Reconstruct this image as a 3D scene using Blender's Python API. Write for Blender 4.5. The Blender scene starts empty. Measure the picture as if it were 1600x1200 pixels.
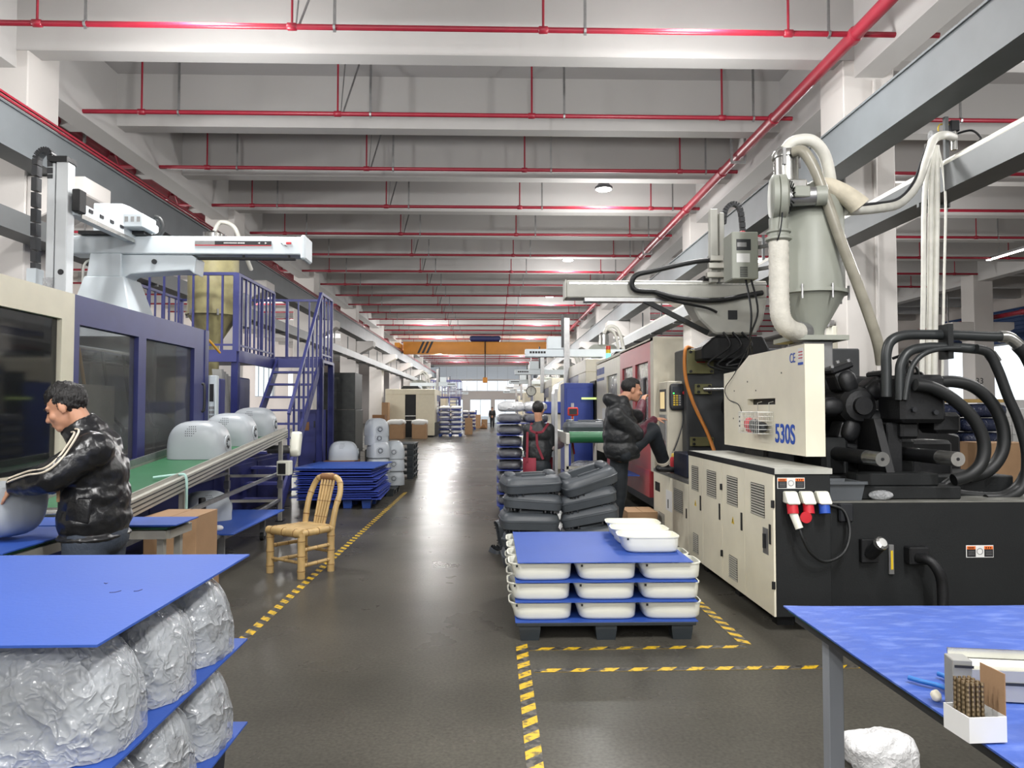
import bpy, bmesh, math, random
from mathutils import Vector, Matrix, Quaternion, noise
R = math.radians
PI = math.pi
scene = bpy.context.scene
COL = scene.collection
random.seed(7)

# ---------------------------------------------------------------- camera
F_PX, VPX, VPY, CAM_H = 1150.0, 770.0, 640.0, 1.52
cam_data = bpy.data.cameras.new('camera')
cam_data.sensor_width = 36.0
cam_data.lens = F_PX / 1600.0 * 36.0
cam_data.clip_end = 400
cam = bpy.data.objects.new('camera', cam_data)
COL.objects.link(cam)
cam.location = (0, 0, CAM_H)
YAW = math.atan((800 - VPX) / F_PX)
PITCH = math.atan((VPY - 600) / F_PX)
cam.rotation_euler = (PI / 2 + PITCH, 0, -YAW)
scene.camera = cam
CAM_R = cam.rotation_euler.to_matrix()
CAM_P = Vector((0, 0, CAM_H))

def ray(px, py):
    return CAM_R @ Vector(((px - 800) / F_PX, (600 - py) / F_PX, -1.0))
def pt(px, py, y):            # point seen at a pixel, at depth y
    d = ray(px, py); return CAM_P + d * (y / d.y)
def gp(px, py, z=0.0):        # point seen at a pixel, on the level z
    d = ray(px, py); return CAM_P + d * ((z - CAM_H) / d.z)
def xp(px, py, x):            # point seen at a pixel, on the plane X = x
    d = ray(px, py); return CAM_P + d * (x / d.x)

# ---------------------------------------------------------------- world and view
world = bpy.data.worlds.new('overcast_sky'); scene.world = world
world.use_nodes = True
wn = world.node_tree.nodes; wl = world.node_tree.links
bg = wn['Background']
bg.inputs['Color'].default_value = (0.86, 0.93, 1.0, 1)
bg.inputs['Strength'].default_value = 1.7
scene.view_settings.view_transform = 'Standard'
scene.view_settings.look = 'None'
scene.view_settings.gamma = 1.0
scene.view_settings.use_curve_mapping = False
scene.view_settings.exposure = -0.04
scene.cycles.max_bounces = 8
scene.cycles.diffuse_bounces = 5
scene.cycles.glossy_bounces = 4
scene.cycles.transparent_max_bounces = 12
scene.cycles.caustics_reflective = False
scene.cycles.caustics_refractive = False
scene.cycles.sample_clamp_indirect = 6.0

LAMP_W = 380.0                # base power of a high-bay lamp and its added fill

# ---------------------------------------------------------------- materials
def lin(c):
    c = c / 255.0
    return c / 12.92 if c <= 0.04045 else ((c + 0.055) / 1.055) ** 2.4
def rgb(t): return (lin(t[0]), lin(t[1]), lin(t[2]), 1.0)
MATS = {}
def mat(name, col, rough=0.5, metal=0.0, var=0.0, scale=6.0, bump=0.0, bscale=40.0, spec=0.5, coat=0.0, detail=4.0, stretch=None, col2=None):
    """procedural material: base colour with noise variation, roughness, fine relief"""
    if name in MATS: return MATS[name]
    m = bpy.data.materials.new(name); m.use_nodes = True
    nt = m.node_tree; n = nt.nodes; l = nt.links
    b = n['Principled BSDF']
    b.inputs['Roughness'].default_value = rough
    b.inputs['Metallic'].default_value = metal
    b.inputs['Specular IOR Level'].default_value = spec
    b.inputs['Coat Weight'].default_value = coat
    c = rgb(col)
    b.inputs['Base Color'].default_value = c
    tc = n.new('ShaderNodeTexCoord'); src = tc.outputs['Object']
    if stretch:
        mp = n.new('ShaderNodeMapping'); mp.inputs['Scale'].default_value = stretch
        l.new(src, mp.inputs['Vector']); src = mp.outputs['Vector']
    if var > 0 or col2:
        nz = n.new('ShaderNodeTexNoise'); nz.inputs['Scale'].default_value = scale; nz.inputs['Detail'].default_value = detail
        l.new(src, nz.inputs['Vector'])
        rp = n.new('ShaderNodeValToRGB')
        rp.color_ramp.elements[0].position = 0.3; rp.color_ramp.elements[1].position = 0.7
        k = col2 and rgb(col2) or tuple(x * (1 - var) for x in c[:3]) + (1,)
        rp.color_ramp.elements[0].color = k
        rp.color_ramp.elements[1].color = c if col2 else tuple(min(1, x * (1 + var * 0.6)) for x in c[:3]) + (1,)
        l.new(nz.outputs['Fac'], rp.inputs['Fac']); l.new(rp.outputs['Color'], b.inputs['Base Color'])
    if bump > 0:
        bz = n.new('ShaderNodeTexNoise'); bz.inputs['Scale'].default_value = bscale; bz.inputs['Detail'].default_value = 5
        l.new(src, bz.inputs['Vector'])
        bp = n.new('ShaderNodeBump'); bp.inputs['Strength'].default_value = bump; bp.inputs['Distance'].default_value = 0.02
        l.new(bz.outputs['Fac'], bp.inputs['Height']); l.new(bp.outputs['Normal'], b.inputs['Normal'])
    MATS[name] = m
    return m

def emit(name, col, strength):
    if name in MATS: return MATS[name]
    m = bpy.data.materials.new(name); m.use_nodes = True
    b = m.node_tree.nodes['Principled BSDF']
    b.inputs['Base Color'].default_value = rgb(col)
    b.inputs['Emission Color'].default_value = rgb(col)
    b.inputs['Emission Strength'].default_value = strength
    MATS[name] = m; return m

def film(name, tint, alpha, rough=0.12, bump=0.6, bscale=14.0, spec=0.8):
    """clear plastic: partly see-through glossy film with creases"""
    if name in MATS: return MATS[name]
    m = bpy.data.materials.new(name); m.use_nodes = True
    nt = m.node_tree; n = nt.nodes; l = nt.links
    b = n['Principled BSDF']
    b.inputs['Base Color'].default_value = rgb(tint)
    b.inputs['Roughness'].default_value = rough
    b.inputs['Specular IOR Level'].default_value = spec
    tr = n.new('ShaderNodeBsdfTransparent'); tr.inputs['Color'].default_value = (0.97, 0.97, 0.97, 1)
    mx = n.new('ShaderNodeMixShader')
    l.new(tr.outputs[0], mx.inputs[1]); l.new(b.outputs[0], mx.inputs[2])
    out = n['Material Output']; l.new(mx.outputs[0], out.inputs['Surface'])
    tc = n.new('ShaderNodeTexCoord')
    if bump > 0:
        def ridge(scale, dist, sharp):
            nz = n.new('ShaderNodeTexNoise'); nz.inputs['Scale'].default_value = scale; nz.inputs['Detail'].default_value = 2
            nz.inputs['Distortion'].default_value = dist
            l.new(tc.outputs['Object'], nz.inputs['Vector'])
            k = n.new('ShaderNodeMath'); k.operation = 'MULTIPLY_ADD'; k.inputs[1].default_value = 2.0; k.inputs[2].default_value = -1.0; l.new(nz.outputs['Fac'], k.inputs[0])
            ab = n.new('ShaderNodeMath'); ab.operation = 'ABSOLUTE'; l.new(k.outputs[0], ab.inputs[0])
            iv = n.new('ShaderNodeMath'); iv.operation = 'SUBTRACT'; iv.inputs[0].default_value = 1.0; l.new(ab.outputs[0], iv.inputs[1])
            pw = n.new('ShaderNodeMath'); pw.operation = 'POWER'; pw.inputs[1].default_value = sharp; l.new(iv.outputs[0], pw.inputs[0])
            return pw.outputs[0]
        r1, r2 = ridge(bscale * 0.55, 0.3, 9.0), ridge(bscale * 1.9, 0.5, 5.0)
        hs = n.new('ShaderNodeMath'); hs.operation = 'MULTIPLY_ADD'; hs.inputs[1].default_value = 0.45; l.new(r2, hs.inputs[0]); l.new(r1, hs.inputs[2])
        bp = n.new('ShaderNodeBump'); bp.inputs['Strength'].default_value = bump; bp.inputs['Distance'].default_value = 0.012
        l.new(hs.outputs[0], bp.inputs['Height']); l.new(bp.outputs['Normal'], b.inputs['Normal'])
        # film shows whiter along its creases
        ma = n.new('ShaderNodeMath'); ma.operation = 'MULTIPLY_ADD'; ma.inputs[1].default_value = alpha * 0.7; ma.inputs[2].default_value = alpha; ma.use_clamp = True
        l.new(r1, ma.inputs[0]); l.new(ma.outputs[0], mx.inputs[0])
    else:
        mx.inputs[0].default_value = alpha
    MATS[name] = m; return m

# ---------------------------------------------------------------- mesh builder
def cr(pts, k=6, closed=False):
    """Catmull-Rom through the points"""
    P = [Vector(p) for p in pts]
    if len(P) < 3: return P
    out = []; n = len(P)
    rng = range(n) if closed else range(n - 1)
    for i in rng:
        if closed: a, b, c, d = P[(i - 1) % n], P[i], P[(i + 1) % n], P[(i + 2) % n]
        else: a, b, c, d = P[max(i - 1, 0)], P[i], P[i + 1], P[min(i + 2, n - 1)]
        for j in range(k):
            t = j / k
            out.append(0.5 * ((2 * b) + (c - a) * t + (2 * a - 5 * b + 4 * c - d) * t * t + (3 * b - a - 3 * c + d) * t ** 3))
    if not closed: out.append(P[-1])
    return out

ORG = {}
class B:
    def __init__(s): s.v = []; s.f = []
    def add(s, vs, fs):
        o = len(s.v); s.v += [Vector(p) for p in vs]; s.f += [[i + o for i in f] for f in fs]; return s
    def box(s, x0, y0, z0, x1, y1, z1):
        x0, x1 = min(x0, x1), max(x0, x1); y0, y1 = min(y0, y1), max(y0, y1); z0, z1 = min(z0, z1), max(z0, z1)
        return s.add([(x0,y0,z0),(x1,y0,z0),(x1,y1,z0),(x0,y1,z0),(x0,y0,z1),(x1,y0,z1),(x1,y1,z1),(x0,y1,z1)],
                     [(3,2,1,0),(4,5,6,7),(0,1,5,4),(1,2,6,5),(2,3,7,6),(3,0,4,7)])
    def obox(s, c, size, M=None):
        """box about a centre, turned by the matrix M"""
        M = M or Matrix.Identity(3); hx, hy, hz = [k / 2 for k in size]
        vs = [Vector(c) + M @ Vector(p) for p in [(-hx,-hy,-hz),(hx,-hy,-hz),(hx,hy,-hz),(-hx,hy,-hz),(-hx,-hy,hz),(hx,-hy,hz),(hx,hy,hz),(-hx,hy,hz)]]
        return s.add(vs, [(3,2,1,0),(4,5,6,7),(0,1,5,4),(1,2,6,5),(2,3,7,6),(3,0,4,7)])
    def bar(s, p0, p1, w, h, up=(0,0,1)):
        """box bar from p0 to p1, w wide and h high"""
        p0, p1 = Vector(p0), Vector(p1); d = p1 - p0; L = d.length; d.normalize()
        u = Vector(up)
        if abs(d.dot(u)) > 0.99: u = Vector((1, 0, 0))
        sx = d.cross(u).normalized(); uz = sx.cross(d).normalized()
        M = Matrix((sx, d, uz)).transposed()
        return s.obox((p0 + p1) / 2, (w, L, h), M)
    def prism(s, poly, axis, a0, a1):
        """polygon extruded along an axis; poly gives the two other coordinates in x, y, z order"""
        def P(u, w, a):
            return (a, u, w) if axis == 'x' else (u, a, w) if axis == 'y' else (u, w, a)
        n = len(poly)
        ar = sum(poly[i][0] * poly[(i + 1) % n][1] - poly[(i + 1) % n][0] * poly[i][1] for i in range(n))
        if (ar < 0) != (axis == 'y'): poly = poly[::-1]
        vs = [P(u, w, a0) for u, w in poly] + [P(u, w, a1) for u, w in poly]
        fs = [tuple(range(n))[::-1], tuple(range(n, 2 * n))] + [(i, (i + 1) % n, (i + 1) % n + n, i + n) for i in range(n)]
        if a1 < a0: fs = [f[::-1] for f in fs]
        return s.add(vs, fs)
    def cyl(s, p0, p1, r0, r1=None, n=12, cap=True):
        r1 = r0 if r1 is None else r1
        return s.tube([p0, p1], [r0, r1], n, cap)
    def tube(s, pts, r, n=8, cap=True, closed=False):
        P = [Vector(p) for p in pts]; m = len(P)
        rs = r if isinstance(r, (list, tuple)) else [r] * m
        T = []
        for i in range(m):
            if closed: t = P[(i + 1) % m] - P[(i - 1) % m]
            else: t = P[min(i + 1, m - 1)] - P[max(i - 1, 0)]
            T.append(t.normalized() if t.length > 1e-9 else Vector((0, 0, 1)))
        u = T[0].orthogonal().normalized(); vs = []
        for i in range(m):
            u = (u - T[i] * u.dot(T[i])); u = u.normalized() if u.length > 1e-6 else T[i].orthogonal().normalized()
            w = T[i].cross(u)
            for j in range(n):
                a = 2 * PI * j / n
                vs.append(P[i] + (u * math.cos(a) + w * math.sin(a)) * rs[i])
        fs = []
        for i in range(m if closed else m - 1):
            for j in range(n):
                a, b = i * n + j, i * n + (j + 1) % n
                i2 = (i + 1) % m
                fs.append((a, b, i2 * n + (j + 1) % n, i2 * n + j))
        if cap and not closed: fs += [tuple(range(n))[::-1], tuple(range((m - 1) * n, m * n))]
        return s.add(vs, fs)
    def lathe(s, c, prof, n=20, axis=(0, 0, 1)):
        """profile of (radius, height) turned about an axis"""
        q = Vector((0, 0, 1)).rotation_difference(Vector(axis)); c = Vector(c); vs = []; m = len(prof)
        for r, h in prof:
            for j in range(n):
                a = 2 * PI * j / n
                vs.append(c + q @ Vector((r * math.cos(a), r * math.sin(a), h)))
        fs = [(i * n + j, i * n + (j + 1) % n, (i + 1) * n + (j + 1) % n, (i + 1) * n + j) for i in range(m - 1) for j in range(n)]
        ring = len(prof) > 3 and abs(prof[0][0] - prof[-1][0]) < 1e-6 and prof[0][0] > 1e-4
        if ring: fs += [((m - 1) * n + j, (m - 1) * n + (j + 1) % n, (j + 1) % n, j) for j in range(n)]
        if prof[0][0] > 1e-4 and not ring: fs.append(tuple(range(n))[::-1])
        if prof[-1][0] > 1e-4 and not ring: fs.append(tuple(range((m - 1) * n, m * n)))
        return s.add(vs, fs)
    def sell(s, c, rad, e1=1.0, e2=1.0, nu=20, nv=12, M=None, zmin=None):
        """superellipsoid: e below 1 squares it off"""
        c = Vector(c); M = M or Matrix.Identity(3); vs = []
        def p(x, e): return math.copysign(abs(x) ** e, x)
        for i in range(nv + 1):
            th = -PI / 2 + PI * i / nv
            for j in range(nu):
                ph = 2 * PI * j / nu
                x = rad[0] * p(math.cos(th), e1) * p(math.cos(ph), e2)
                y = rad[1] * p(math.cos(th), e1) * p(math.sin(ph), e2)
                z = rad[2] * p(math.sin(th), e1)
                if zmin is not None: z = max(z, zmin)
                vs.append(c + M @ Vector((x, y, z)))
        fs = [(i * nu + j, i * nu + (j + 1) % nu, (i + 1) * nu + (j + 1) % nu, (i + 1) * nu + j) for i in range(nv) for j in range(nu)]
        return s.add(vs, fs)
    def quad(s, a, b, c, d): return s.add([a, b, c, d], [(0, 1, 2, 3)])
    def mesh(s, name, org=(0, 0, 0), bevel=0.0, seg=1, smooth=None):
        o = Vector(org)
        me = bpy.data.meshes.new(name)
        me.from_pydata([p - o for p in s.v], [], s.f)
        bm = bmesh.new(); bm.from_mesh(me)
        bmesh.ops.remove_doubles(bm, verts=bm.verts, dist=1e-5)
        if bevel > 0:
            es = [e for e in bm.edges if len(e.link_faces) == 2 and e.calc_face_angle(0) > 0.5]
            bmesh.ops.bevel(bm, geom=es, offset=bevel, segments=seg, affect='EDGES', profile=0.5, clamp_overlap=True)
        bm.to_mesh(me); bm.free()
        if smooth:
            me.polygons.foreach_set('use_smooth', [True] * len(me.polygons))
            if smooth < 180: me.set_sharp_from_angle(angle=R(smooth))
        me.update()
        return me
    def build(s, name, m, parent=None, org=None, bevel=0.0, seg=1, smooth=None, label=None, cat=None, group=None, kind=None):
        if parent is not None: org = ORG[parent.name]
        elif org is None: org = Vector((0, 0, 0))
        org = Vector(org)
        me = s.mesh(name, org, bevel, seg, smooth)
        me.materials.append(m)
        o = bpy.data.objects.new(name, me); COL.objects.link(o)
        if parent is not None: o.parent = parent
        else: o.location = org
        ORG[o.name] = org
        return tag(o, label, cat, group, kind)

def tag(o, label=None, cat=None, group=None, kind=None):
    if label: o['label'] = label
    if cat: o['category'] = cat
    if group: o['group'] = group
    if kind: o['kind'] = kind
    return o
def thing(name, label, cat, loc=(0, 0, 0), group=None):
    o = bpy.data.objects.new(name, None); COL.objects.link(o)
    o.empty_display_size = 0.1
    o.location = loc; ORG[o.name] = Vector(loc)
    return tag(o, label, cat, group)
def dup(root, loc, rotz=None, label=None, group=None, scale=None):
    """copy of a thing with its parts and sub-parts"""
    r = root.copy(); COL.objects.link(r); r.location = loc
    if rotz is not None: r.rotation_euler = rotz if isinstance(rotz, (tuple, list)) else (0, 0, rotz)
    if scale is not None: r.scale = scale if isinstance(scale, (tuple, list)) else (scale,) * 3
    if label: r['label'] = label
    if group: r['group'] = group
    for ch in list(root.children):
        c = ch.copy(); COL.objects.link(c); c.parent = r
        for g in ch.children:
            d = g.copy(); COL.objects.link(d); d.parent = c
    return r
def struct(b, name, m, parent=None, **k):
    o = b.build(name, m, parent, **k)
    if parent is None: o['kind'] = 'structure'
    return o
def share(src, name, parent, loc=(0, 0, 0), rot=None):
    """another piece with the mesh of src"""
    o = bpy.data.objects.new(name, src.data); COL.objects.link(o); o.parent = parent; o.location = loc
    if rot: o.rotation_euler = rot
    ORG[o.name] = ORG[parent.name]
    return o
def text_mesh(name, txt, size, m, parent, origin, xdir, ydir, depth=0.002, bold=0.0, sx=1.0):
    """flat lettering lying at origin, reading along xdir, upright along ydir"""
    cu = bpy.data.curves.new(name, 'FONT'); cu.body = txt; cu.size = size; cu.extrude = depth; cu.offset = bold
    tmp = bpy.data.objects.new(name + '_tmp', cu); COL.objects.link(tmp)
    bpy.context.view_layer.update()
    me = bpy.data.meshes.new_from_object(tmp.evaluated_get(bpy.context.evaluated_depsgraph_get()))
    bpy.data.objects.remove(tmp)
    xd, yd = Vector(xdir).normalized(), Vector(ydir).normalized(); zd = xd.cross(yd)
    M = Matrix((xd, yd, zd)).transposed().to_4x4(); M.translation = Vector(origin) - ORG[parent.name]
    me.transform(M @ Matrix.Diagonal((sx, 1, 1, 1)))
    me.materials.clear(); me.materials.append(m); me.name = name
    o = bpy.data.objects.new(name, me); COL.objects.link(o); o.parent = parent
    ORG[o.name] = ORG[parent.name]
    return o

def print_marks(name, m, parent, origin, xdir, zdir, ws, h, gap):
    """row of small printed blocks: lettering too small in the photograph to read"""
    b = B(); p = Vector(origin); xd, zd = Vector(xdir), Vector(zdir); n = xd.cross(zd) * 0.0006
    for w in ws:
        a = [p - n, p + xd * w - n, p + xd * w + zd * h - n, p + zd * h - n]
        b.add(a + [q + n * 2 for q in a], [(3, 2, 1, 0), (4, 5, 6, 7), (0, 1, 5, 4), (1, 2, 6, 5), (2, 3, 7, 6), (3, 0, 4, 7)]); p = p + xd * (w + gap)
    o = b.build(name, m, parent); o['kind'] = 'stuff'; return o

# ---------------------------------------------------------------- palette
WHITE_PAINT = mat('white_paint', (204, 200, 196), 0.75, var=0.05, scale=0.7, bump=0.05, bscale=30)
BEAM_PAINT = mat('beam_paint', (188, 186, 184), 0.75, var=0.05, scale=0.7, bump=0.05, bscale=30)
WALL_PAINT = mat('wall_paint', (214, 206, 201), 0.8, var=0.04, scale=0.5, bump=0.05, bscale=25)
SLAB = mat('slab_paint', (176, 174, 173), 0.8, var=0.05, scale=0.8)
CRANE_GREY = mat('crane_grey', (100, 105, 108), 0.55, var=0.1, scale=2)
TRAY_GREY = mat('tray_grey', (104, 107, 108), 0.5, 0.3, var=0.1, scale=2)
RED_PIPE = mat('red_pipe', (142, 30, 48), 0.38, var=0.12, scale=4)
GALV = mat('galvanised', (150, 150, 150), 0.4, 0.7, var=0.15, scale=12)
CREAM = mat('cream_enamel', (228, 222, 201), 0.42, var=0.05, scale=5, bump=0.03, bscale=60)
CREAM2 = mat('cream_enamel_old', (206, 200, 182), 0.5, var=0.12, scale=4)
BLUE_EN = mat('blue_enamel', (58, 62, 118), 0.42, var=0.1, scale=4)
BLUE_DK = mat('blue_enamel_deep', (32, 38, 96), 0.45, var=0.12, scale=4)
RED_EN = mat('red_enamel', (176, 62, 68), 0.4, var=0.06, scale=4)
BLACK_EN = mat('black_enamel', (27, 29, 30), 0.55, var=0.12, scale=3, bump=0.08, bscale=90, spec=0.35)
BLACK_ST = mat('black_steel', (26, 27, 29), 0.5, 0.2, var=0.25, scale=8, bump=0.1, bscale=50)
BLACK_PL = mat('black_plastic', (32, 34, 38), 0.45, var=0.1, scale=10)
RUBBER = mat('black_rubber', (24, 26, 27), 0.5, var=0.15, scale=20)
STEEL = mat('bright_steel', (190, 190, 186), 0.25, 0.9, var=0.15, scale=14)
ALU = mat('aluminium_profile', (186, 184, 176), 0.4, 0.55, var=0.08, scale=8)
ROBOT_W = mat('robot_white', (205, 214, 219), 0.4, var=0.03, scale=5)
ROBOT_OLD = mat('robot_grey_white', (186, 186, 178), 0.5, var=0.1, scale=5)
WHITE_PL = mat('white_plastic', (232, 232, 218), 0.35, var=0.02, scale=5)
GREY_SHELL = mat('grey_shell_plastic', (166, 172, 177), 0.36, var=0.03, scale=6)
DARK_SHELL = mat('charcoal_shell_plastic', (72, 77, 82), 0.42, var=0.08, scale=8, bump=0.06, bscale=120)
BLUE_BOARD = mat('blue_board', (42, 80, 166), 0.58, var=0.05, scale=2.5, bump=0.04, bscale=70)
BLUE_BOARD2 = mat('blue_board_used', (42, 72, 158), 0.5, var=0.16, scale=9, bump=0.12, bscale=30)
GREEN_BELT = mat('green_belt', (40, 104, 66), 0.45, var=0.1, scale=5)
PAPER_W = mat('white_card', (226, 226, 224), 0.6, var=0.02)
CARDBOARD = mat('cardboard', (158, 126, 94), 0.8, var=0.08, scale=5, bump=0.05, bscale=60)
CARDB2 = mat('cardboard_dark', (138, 100, 66), 0.8, var=0.08, scale=5)
BAMBOO = mat('bamboo', (192, 162, 110), 0.4, var=0.25, scale=9, stretch=(1, 1, 0.4))
BRASS_PL = mat('greenish_plate', (120, 118, 80), 0.5, 0.3, var=0.15, scale=8)
HOPPER_G = mat('hopper_grey', (150, 153, 143), 0.45, var=0.07, scale=3)
HOPPER_Y = mat('hopper_yellowed', (176, 168, 120), 0.5, col2=(150, 142, 104), scale=6)
LAMP_HOUSE = mat('lamp_housing', (90, 92, 96), 0.4, 0.5, var=0.05)
LAMP_GLOW = emit('lamp_glow', (255, 250, 242), 28.0)
DECAL_BLUE = mat('decal_blue', (32, 78, 176), 0.5, var=0.02)
DECAL_BLACK = mat('decal_black', (24, 24, 28), 0.5, var=0.02)
DECAL_ORANGE = mat('decal_orange', (226, 110, 38), 0.5, var=0.02)
DECAL_YELLOW = mat('decal_yellow', (214, 182, 40), 0.5, var=0.02)
DECAL_WHITE = mat('decal_white', (222, 222, 220), 0.5, var=0.02)
DECAL_RED = mat('decal_red', (196, 36, 48), 0.5, var=0.02)
ORANGE_CR = mat('crane_orange', (214, 138, 30), 0.45, var=0.08, scale=2)
HOSE_W = mat('white_hose', (222, 221, 212), 0.5, var=0.12, scale=8)
CLEAR = film('clear_film', (206, 210, 214), 0.34, rough=0.14, bump=1.0, bscale=12.0)
CLEAR2 = film('clear_film_fine', (210, 212, 214), 0.42, bump=0.9, bscale=16.0)
ACRYLIC = film('acrylic_pane', (104, 106, 106), 0.36, rough=0.06, bump=0.0, spec=0.7)  # grey tint puts a haze of reflections into the pane's colour
SKIN = mat('skin', (190, 140, 112), 0.5, var=0.08, scale=14)
HAIR = mat('black_hair', (20, 18, 18), 0.5, var=0.3, scale=60, bump=0.5, bscale=120, stretch=(1, 1, 0.3))

# ================================================================ the hall
Y0, Y1 = -28.0, 81.0                  # back and far end
XL, XR = -16.0, 23.0                  # side walls of the neighbouring bays
BEAM_Y0, BAY = 10.13, 2.667           # ceiling beams; every third one meets a column
BEAM_Z, SLAB_Z = 6.39, 7.3
CL, CRR = -6.3, 4.88                  # faces of the columns towards the aisle
COLW = 0.72

# floor: polished concrete
def floor_mat():
    m = bpy.data.materials.new('polished_concrete'); m.use_nodes = True
    nt = m.node_tree; n = nt.nodes; l = nt.links; b = n['Principled BSDF']
    tc = n.new('ShaderNodeTexCoord')
    n1 = n.new('ShaderNodeTexNoise'); n1.inputs['Scale'].default_value = 0.55; n1.inputs['Detail'].default_value = 8
    n2 = n.new('ShaderNodeTexNoise'); n2.inputs['Scale'].default_value = 55; n2.inputs['Detail'].default_value = 3
    n3 = n.new('ShaderNodeTexNoise'); n3.inputs['Scale'].default_value = 1.6; n3.inputs['Detail'].default_value = 6
    for k in (n1, n2, n3): l.new(tc.outputs['Object'], k.inputs['Vector'])
    r1 = n.new('ShaderNodeValToRGB')
    r1.color_ramp.elements[0].position = 0.32; r1.color_ramp.elements[0].color = rgb((70, 68, 63))
    r1.color_ramp.elements[1].position = 0.72; r1.color_ramp.elements[1].color = rgb((96, 93, 86))
    l.new(n1.outputs['Fac'], r1.inputs['Fac'])
    r2 = n.new('ShaderNodeValToRGB')
    r2.color_ramp.elements[0].position = 0.28; r2.color_ramp.elements[0].color = (0.62, 0.62, 0.62, 1)
    r2.color_ramp.elements[1].position = 0.8; r2.color_ramp.elements[1].color = (1.25, 1.25, 1.2, 1)
    l.new(n2.outputs['Fac'], r2.inputs['Fac'])
    mx = n.new('ShaderNodeMixRGB'); mx.blend_type = 'MULTIPLY'; mx.inputs[0].default_value = 0.8
    l.new(r1.outputs['Color'], mx.inputs[1]); l.new(r2.outputs['Color'], mx.inputs[2])
    l.new(mx.outputs['Color'], b.inputs['Base Color'])
    mr = n.new('ShaderNodeMapRange'); mr.inputs[3].default_value = 0.22; mr.inputs[4].default_value = 0.36
    l.new(n3.outputs['Fac'], mr.inputs[0]); l.new(mr.outputs[0], b.inputs['Roughness'])
    bp = n.new('ShaderNodeBump'); bp.inputs['Strength'].default_value = 0.025; bp.inputs['Distance'].default_value = 0.02
    n4 = n.new('ShaderNodeTexNoise'); n4.inputs['Scale'].default_value = 9
    l.new(tc.outputs['Object'], n4.inputs['Vector']); l.new(n4.outputs['Fac'], bp.inputs['Height'])
    l.new(bp.outputs['Normal'], b.inputs['Normal'])
    b.inputs['Specular IOR Level'].default_value = 0.08
    return m
floor = struct(B().box(XL - 0.3, Y0 - 0.3, -0.2, XR + 0.3, Y1 + 0.3, 0), 'floor', floor_mat())

# ceiling slab with its beams
ceiling = struct(B().box(XL - 0.3, Y0 - 0.3, SLAB_Z, XR + 0.3, Y1 + 0.3, SLAB_Z + 0.2), 'ceiling', SLAB)
bm0 = None
k = -14
while BEAM_Y0 + BAY * k < Y1 - 0.3:
    yc = BEAM_Y0 + BAY * k
    if bm0 is None:
        bm0 = B().box(XL, -0.15, BEAM_Z, XR, 0.15, SLAB_Z + 0.01).build('beam', BEAM_PAINT, ceiling)
        bm0.location = (0, yc, 0)
    else: share(bm0, 'beam', ceiling, (0, yc, 0))
    k += 1
for xc in (CL - COLW / 2, CRR + COLW / 2, 17.7):
    B().box(xc - 0.2, Y0, 6.15, xc + 0.2, Y1, SLAB_Z + 0.01).build('girder', BEAM_PAINT, ceiling)

# columns with corbels that carry the crane rails
COL_YS = [BEAM_Y0 + 0.22 + 8.0 * i for i in range(-4, 9)]
def column_mesh(sides):
    b = B().box(-COLW / 2, -COLW / 2, 0, COLW / 2, COLW / 2, SLAB_Z)
    for s in sides:
        b.prism([(s * COLW / 2, 4.68), (s * (COLW / 2 + 0.78), 4.68), (s * (COLW / 2 + 0.78), 4.44), (s * COLW / 2, 4.02)], 'y', -0.34, 0.34)
    return b
for side, xc, sides in (('main', CL - COLW / 2, (1, -1)), ('far', CRR + COLW / 2, (-1, 1)), ('neighbour', 17.7, (-1, 1))):
    src = None
    for y in COL_YS:
        if src is None:
            src = column_mesh(sides).build('column', WHITE_PAINT, bevel=0.015)
            src['kind'] = 'structure'; src.location = (xc, y, 0)
            o = src
        else:
            o = src.copy(); COL.objects.link(o); o.location = (xc, y, 0)
        ORG[o.name] = Vector((xc, y, 0))

# walls of the neighbouring bays and of the two ends
def wall_with_holes(name, axis, at, thick, u0, u1, z0, z1, holes, m):
    """wall built from blocks around rectangular holes (u0,u1,z0,z1)"""
    b = B()
    us = sorted({u0, u1} | {h[0] for h in holes} | {h[1] for h in holes})
    for a, c in zip(us, us[1:]):
        mid = (a + c) / 2; zs = z0
        for h in sorted([h for h in holes if h[0] <= mid <= h[1]], key=lambda h: h[2]):
            if h[2] > zs + 1e-4:
                b.box(a, at, zs, c, at + thick, h[2]) if axis == 'y' else b.box(at, a, zs, at + thick, c, h[2])
            zs = h[3]
        if zs < z1: b.box(a, at, zs, c, at + thick, z1) if axis == 'y' else b.box(at, a, zs, at + thick, c, z1)
    return struct(b, name, m)
FAR_HOLES = [(-9.6, 14.0, 3.56, 4.72), (-9.6, 14.0, 4.85, 6.3)] + [(x, x + 2.3, 0.0, 2.66) for x in (-8.4, -5.6, -2.5, 0.2)] + [(3.4, 8.0, 0.05, 2.66)]
wall_with_holes('wall_far', 'y', Y1, 0.3, XL, XR, 0, SLAB_Z, FAR_HOLES, WALL_PAINT)
wall_with_holes('wall_back', 'y', Y0 - 0.3, 0.3, XL, XR, 0, SLAB_Z, [(-12.0, 20.0, 1.6, 4.9)], WALL_PAINT)
LEFT_HOLES = [(y, y + 4.6, 2.4, 4.6) for y in range(-6, 78, 8)]
wall_with_holes('wall_left', 'x', XL - 0.3, 0.3, Y0, Y1, 0, SLAB_Z, LEFT_HOLES, WALL_PAINT)
wall_with_holes('wall_right', 'x', XR, 0.3, Y0, Y1, 0, SLAB_Z, [(30.0, 37.0, 0, 6.0)] + [(y, y + 4.6, 2.4, 4.6) for y in (2, 10, 18, 44, 52, 60)], WALL_PAINT)
FRAME_ALU = mat('window_frame_alu', (168, 174, 180), 0.4, 0.4, var=0.03)
GLASS = film('window_glass', (190, 215, 225), 0.12, rough=0.03, bump=0.0)
wi = 0
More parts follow.
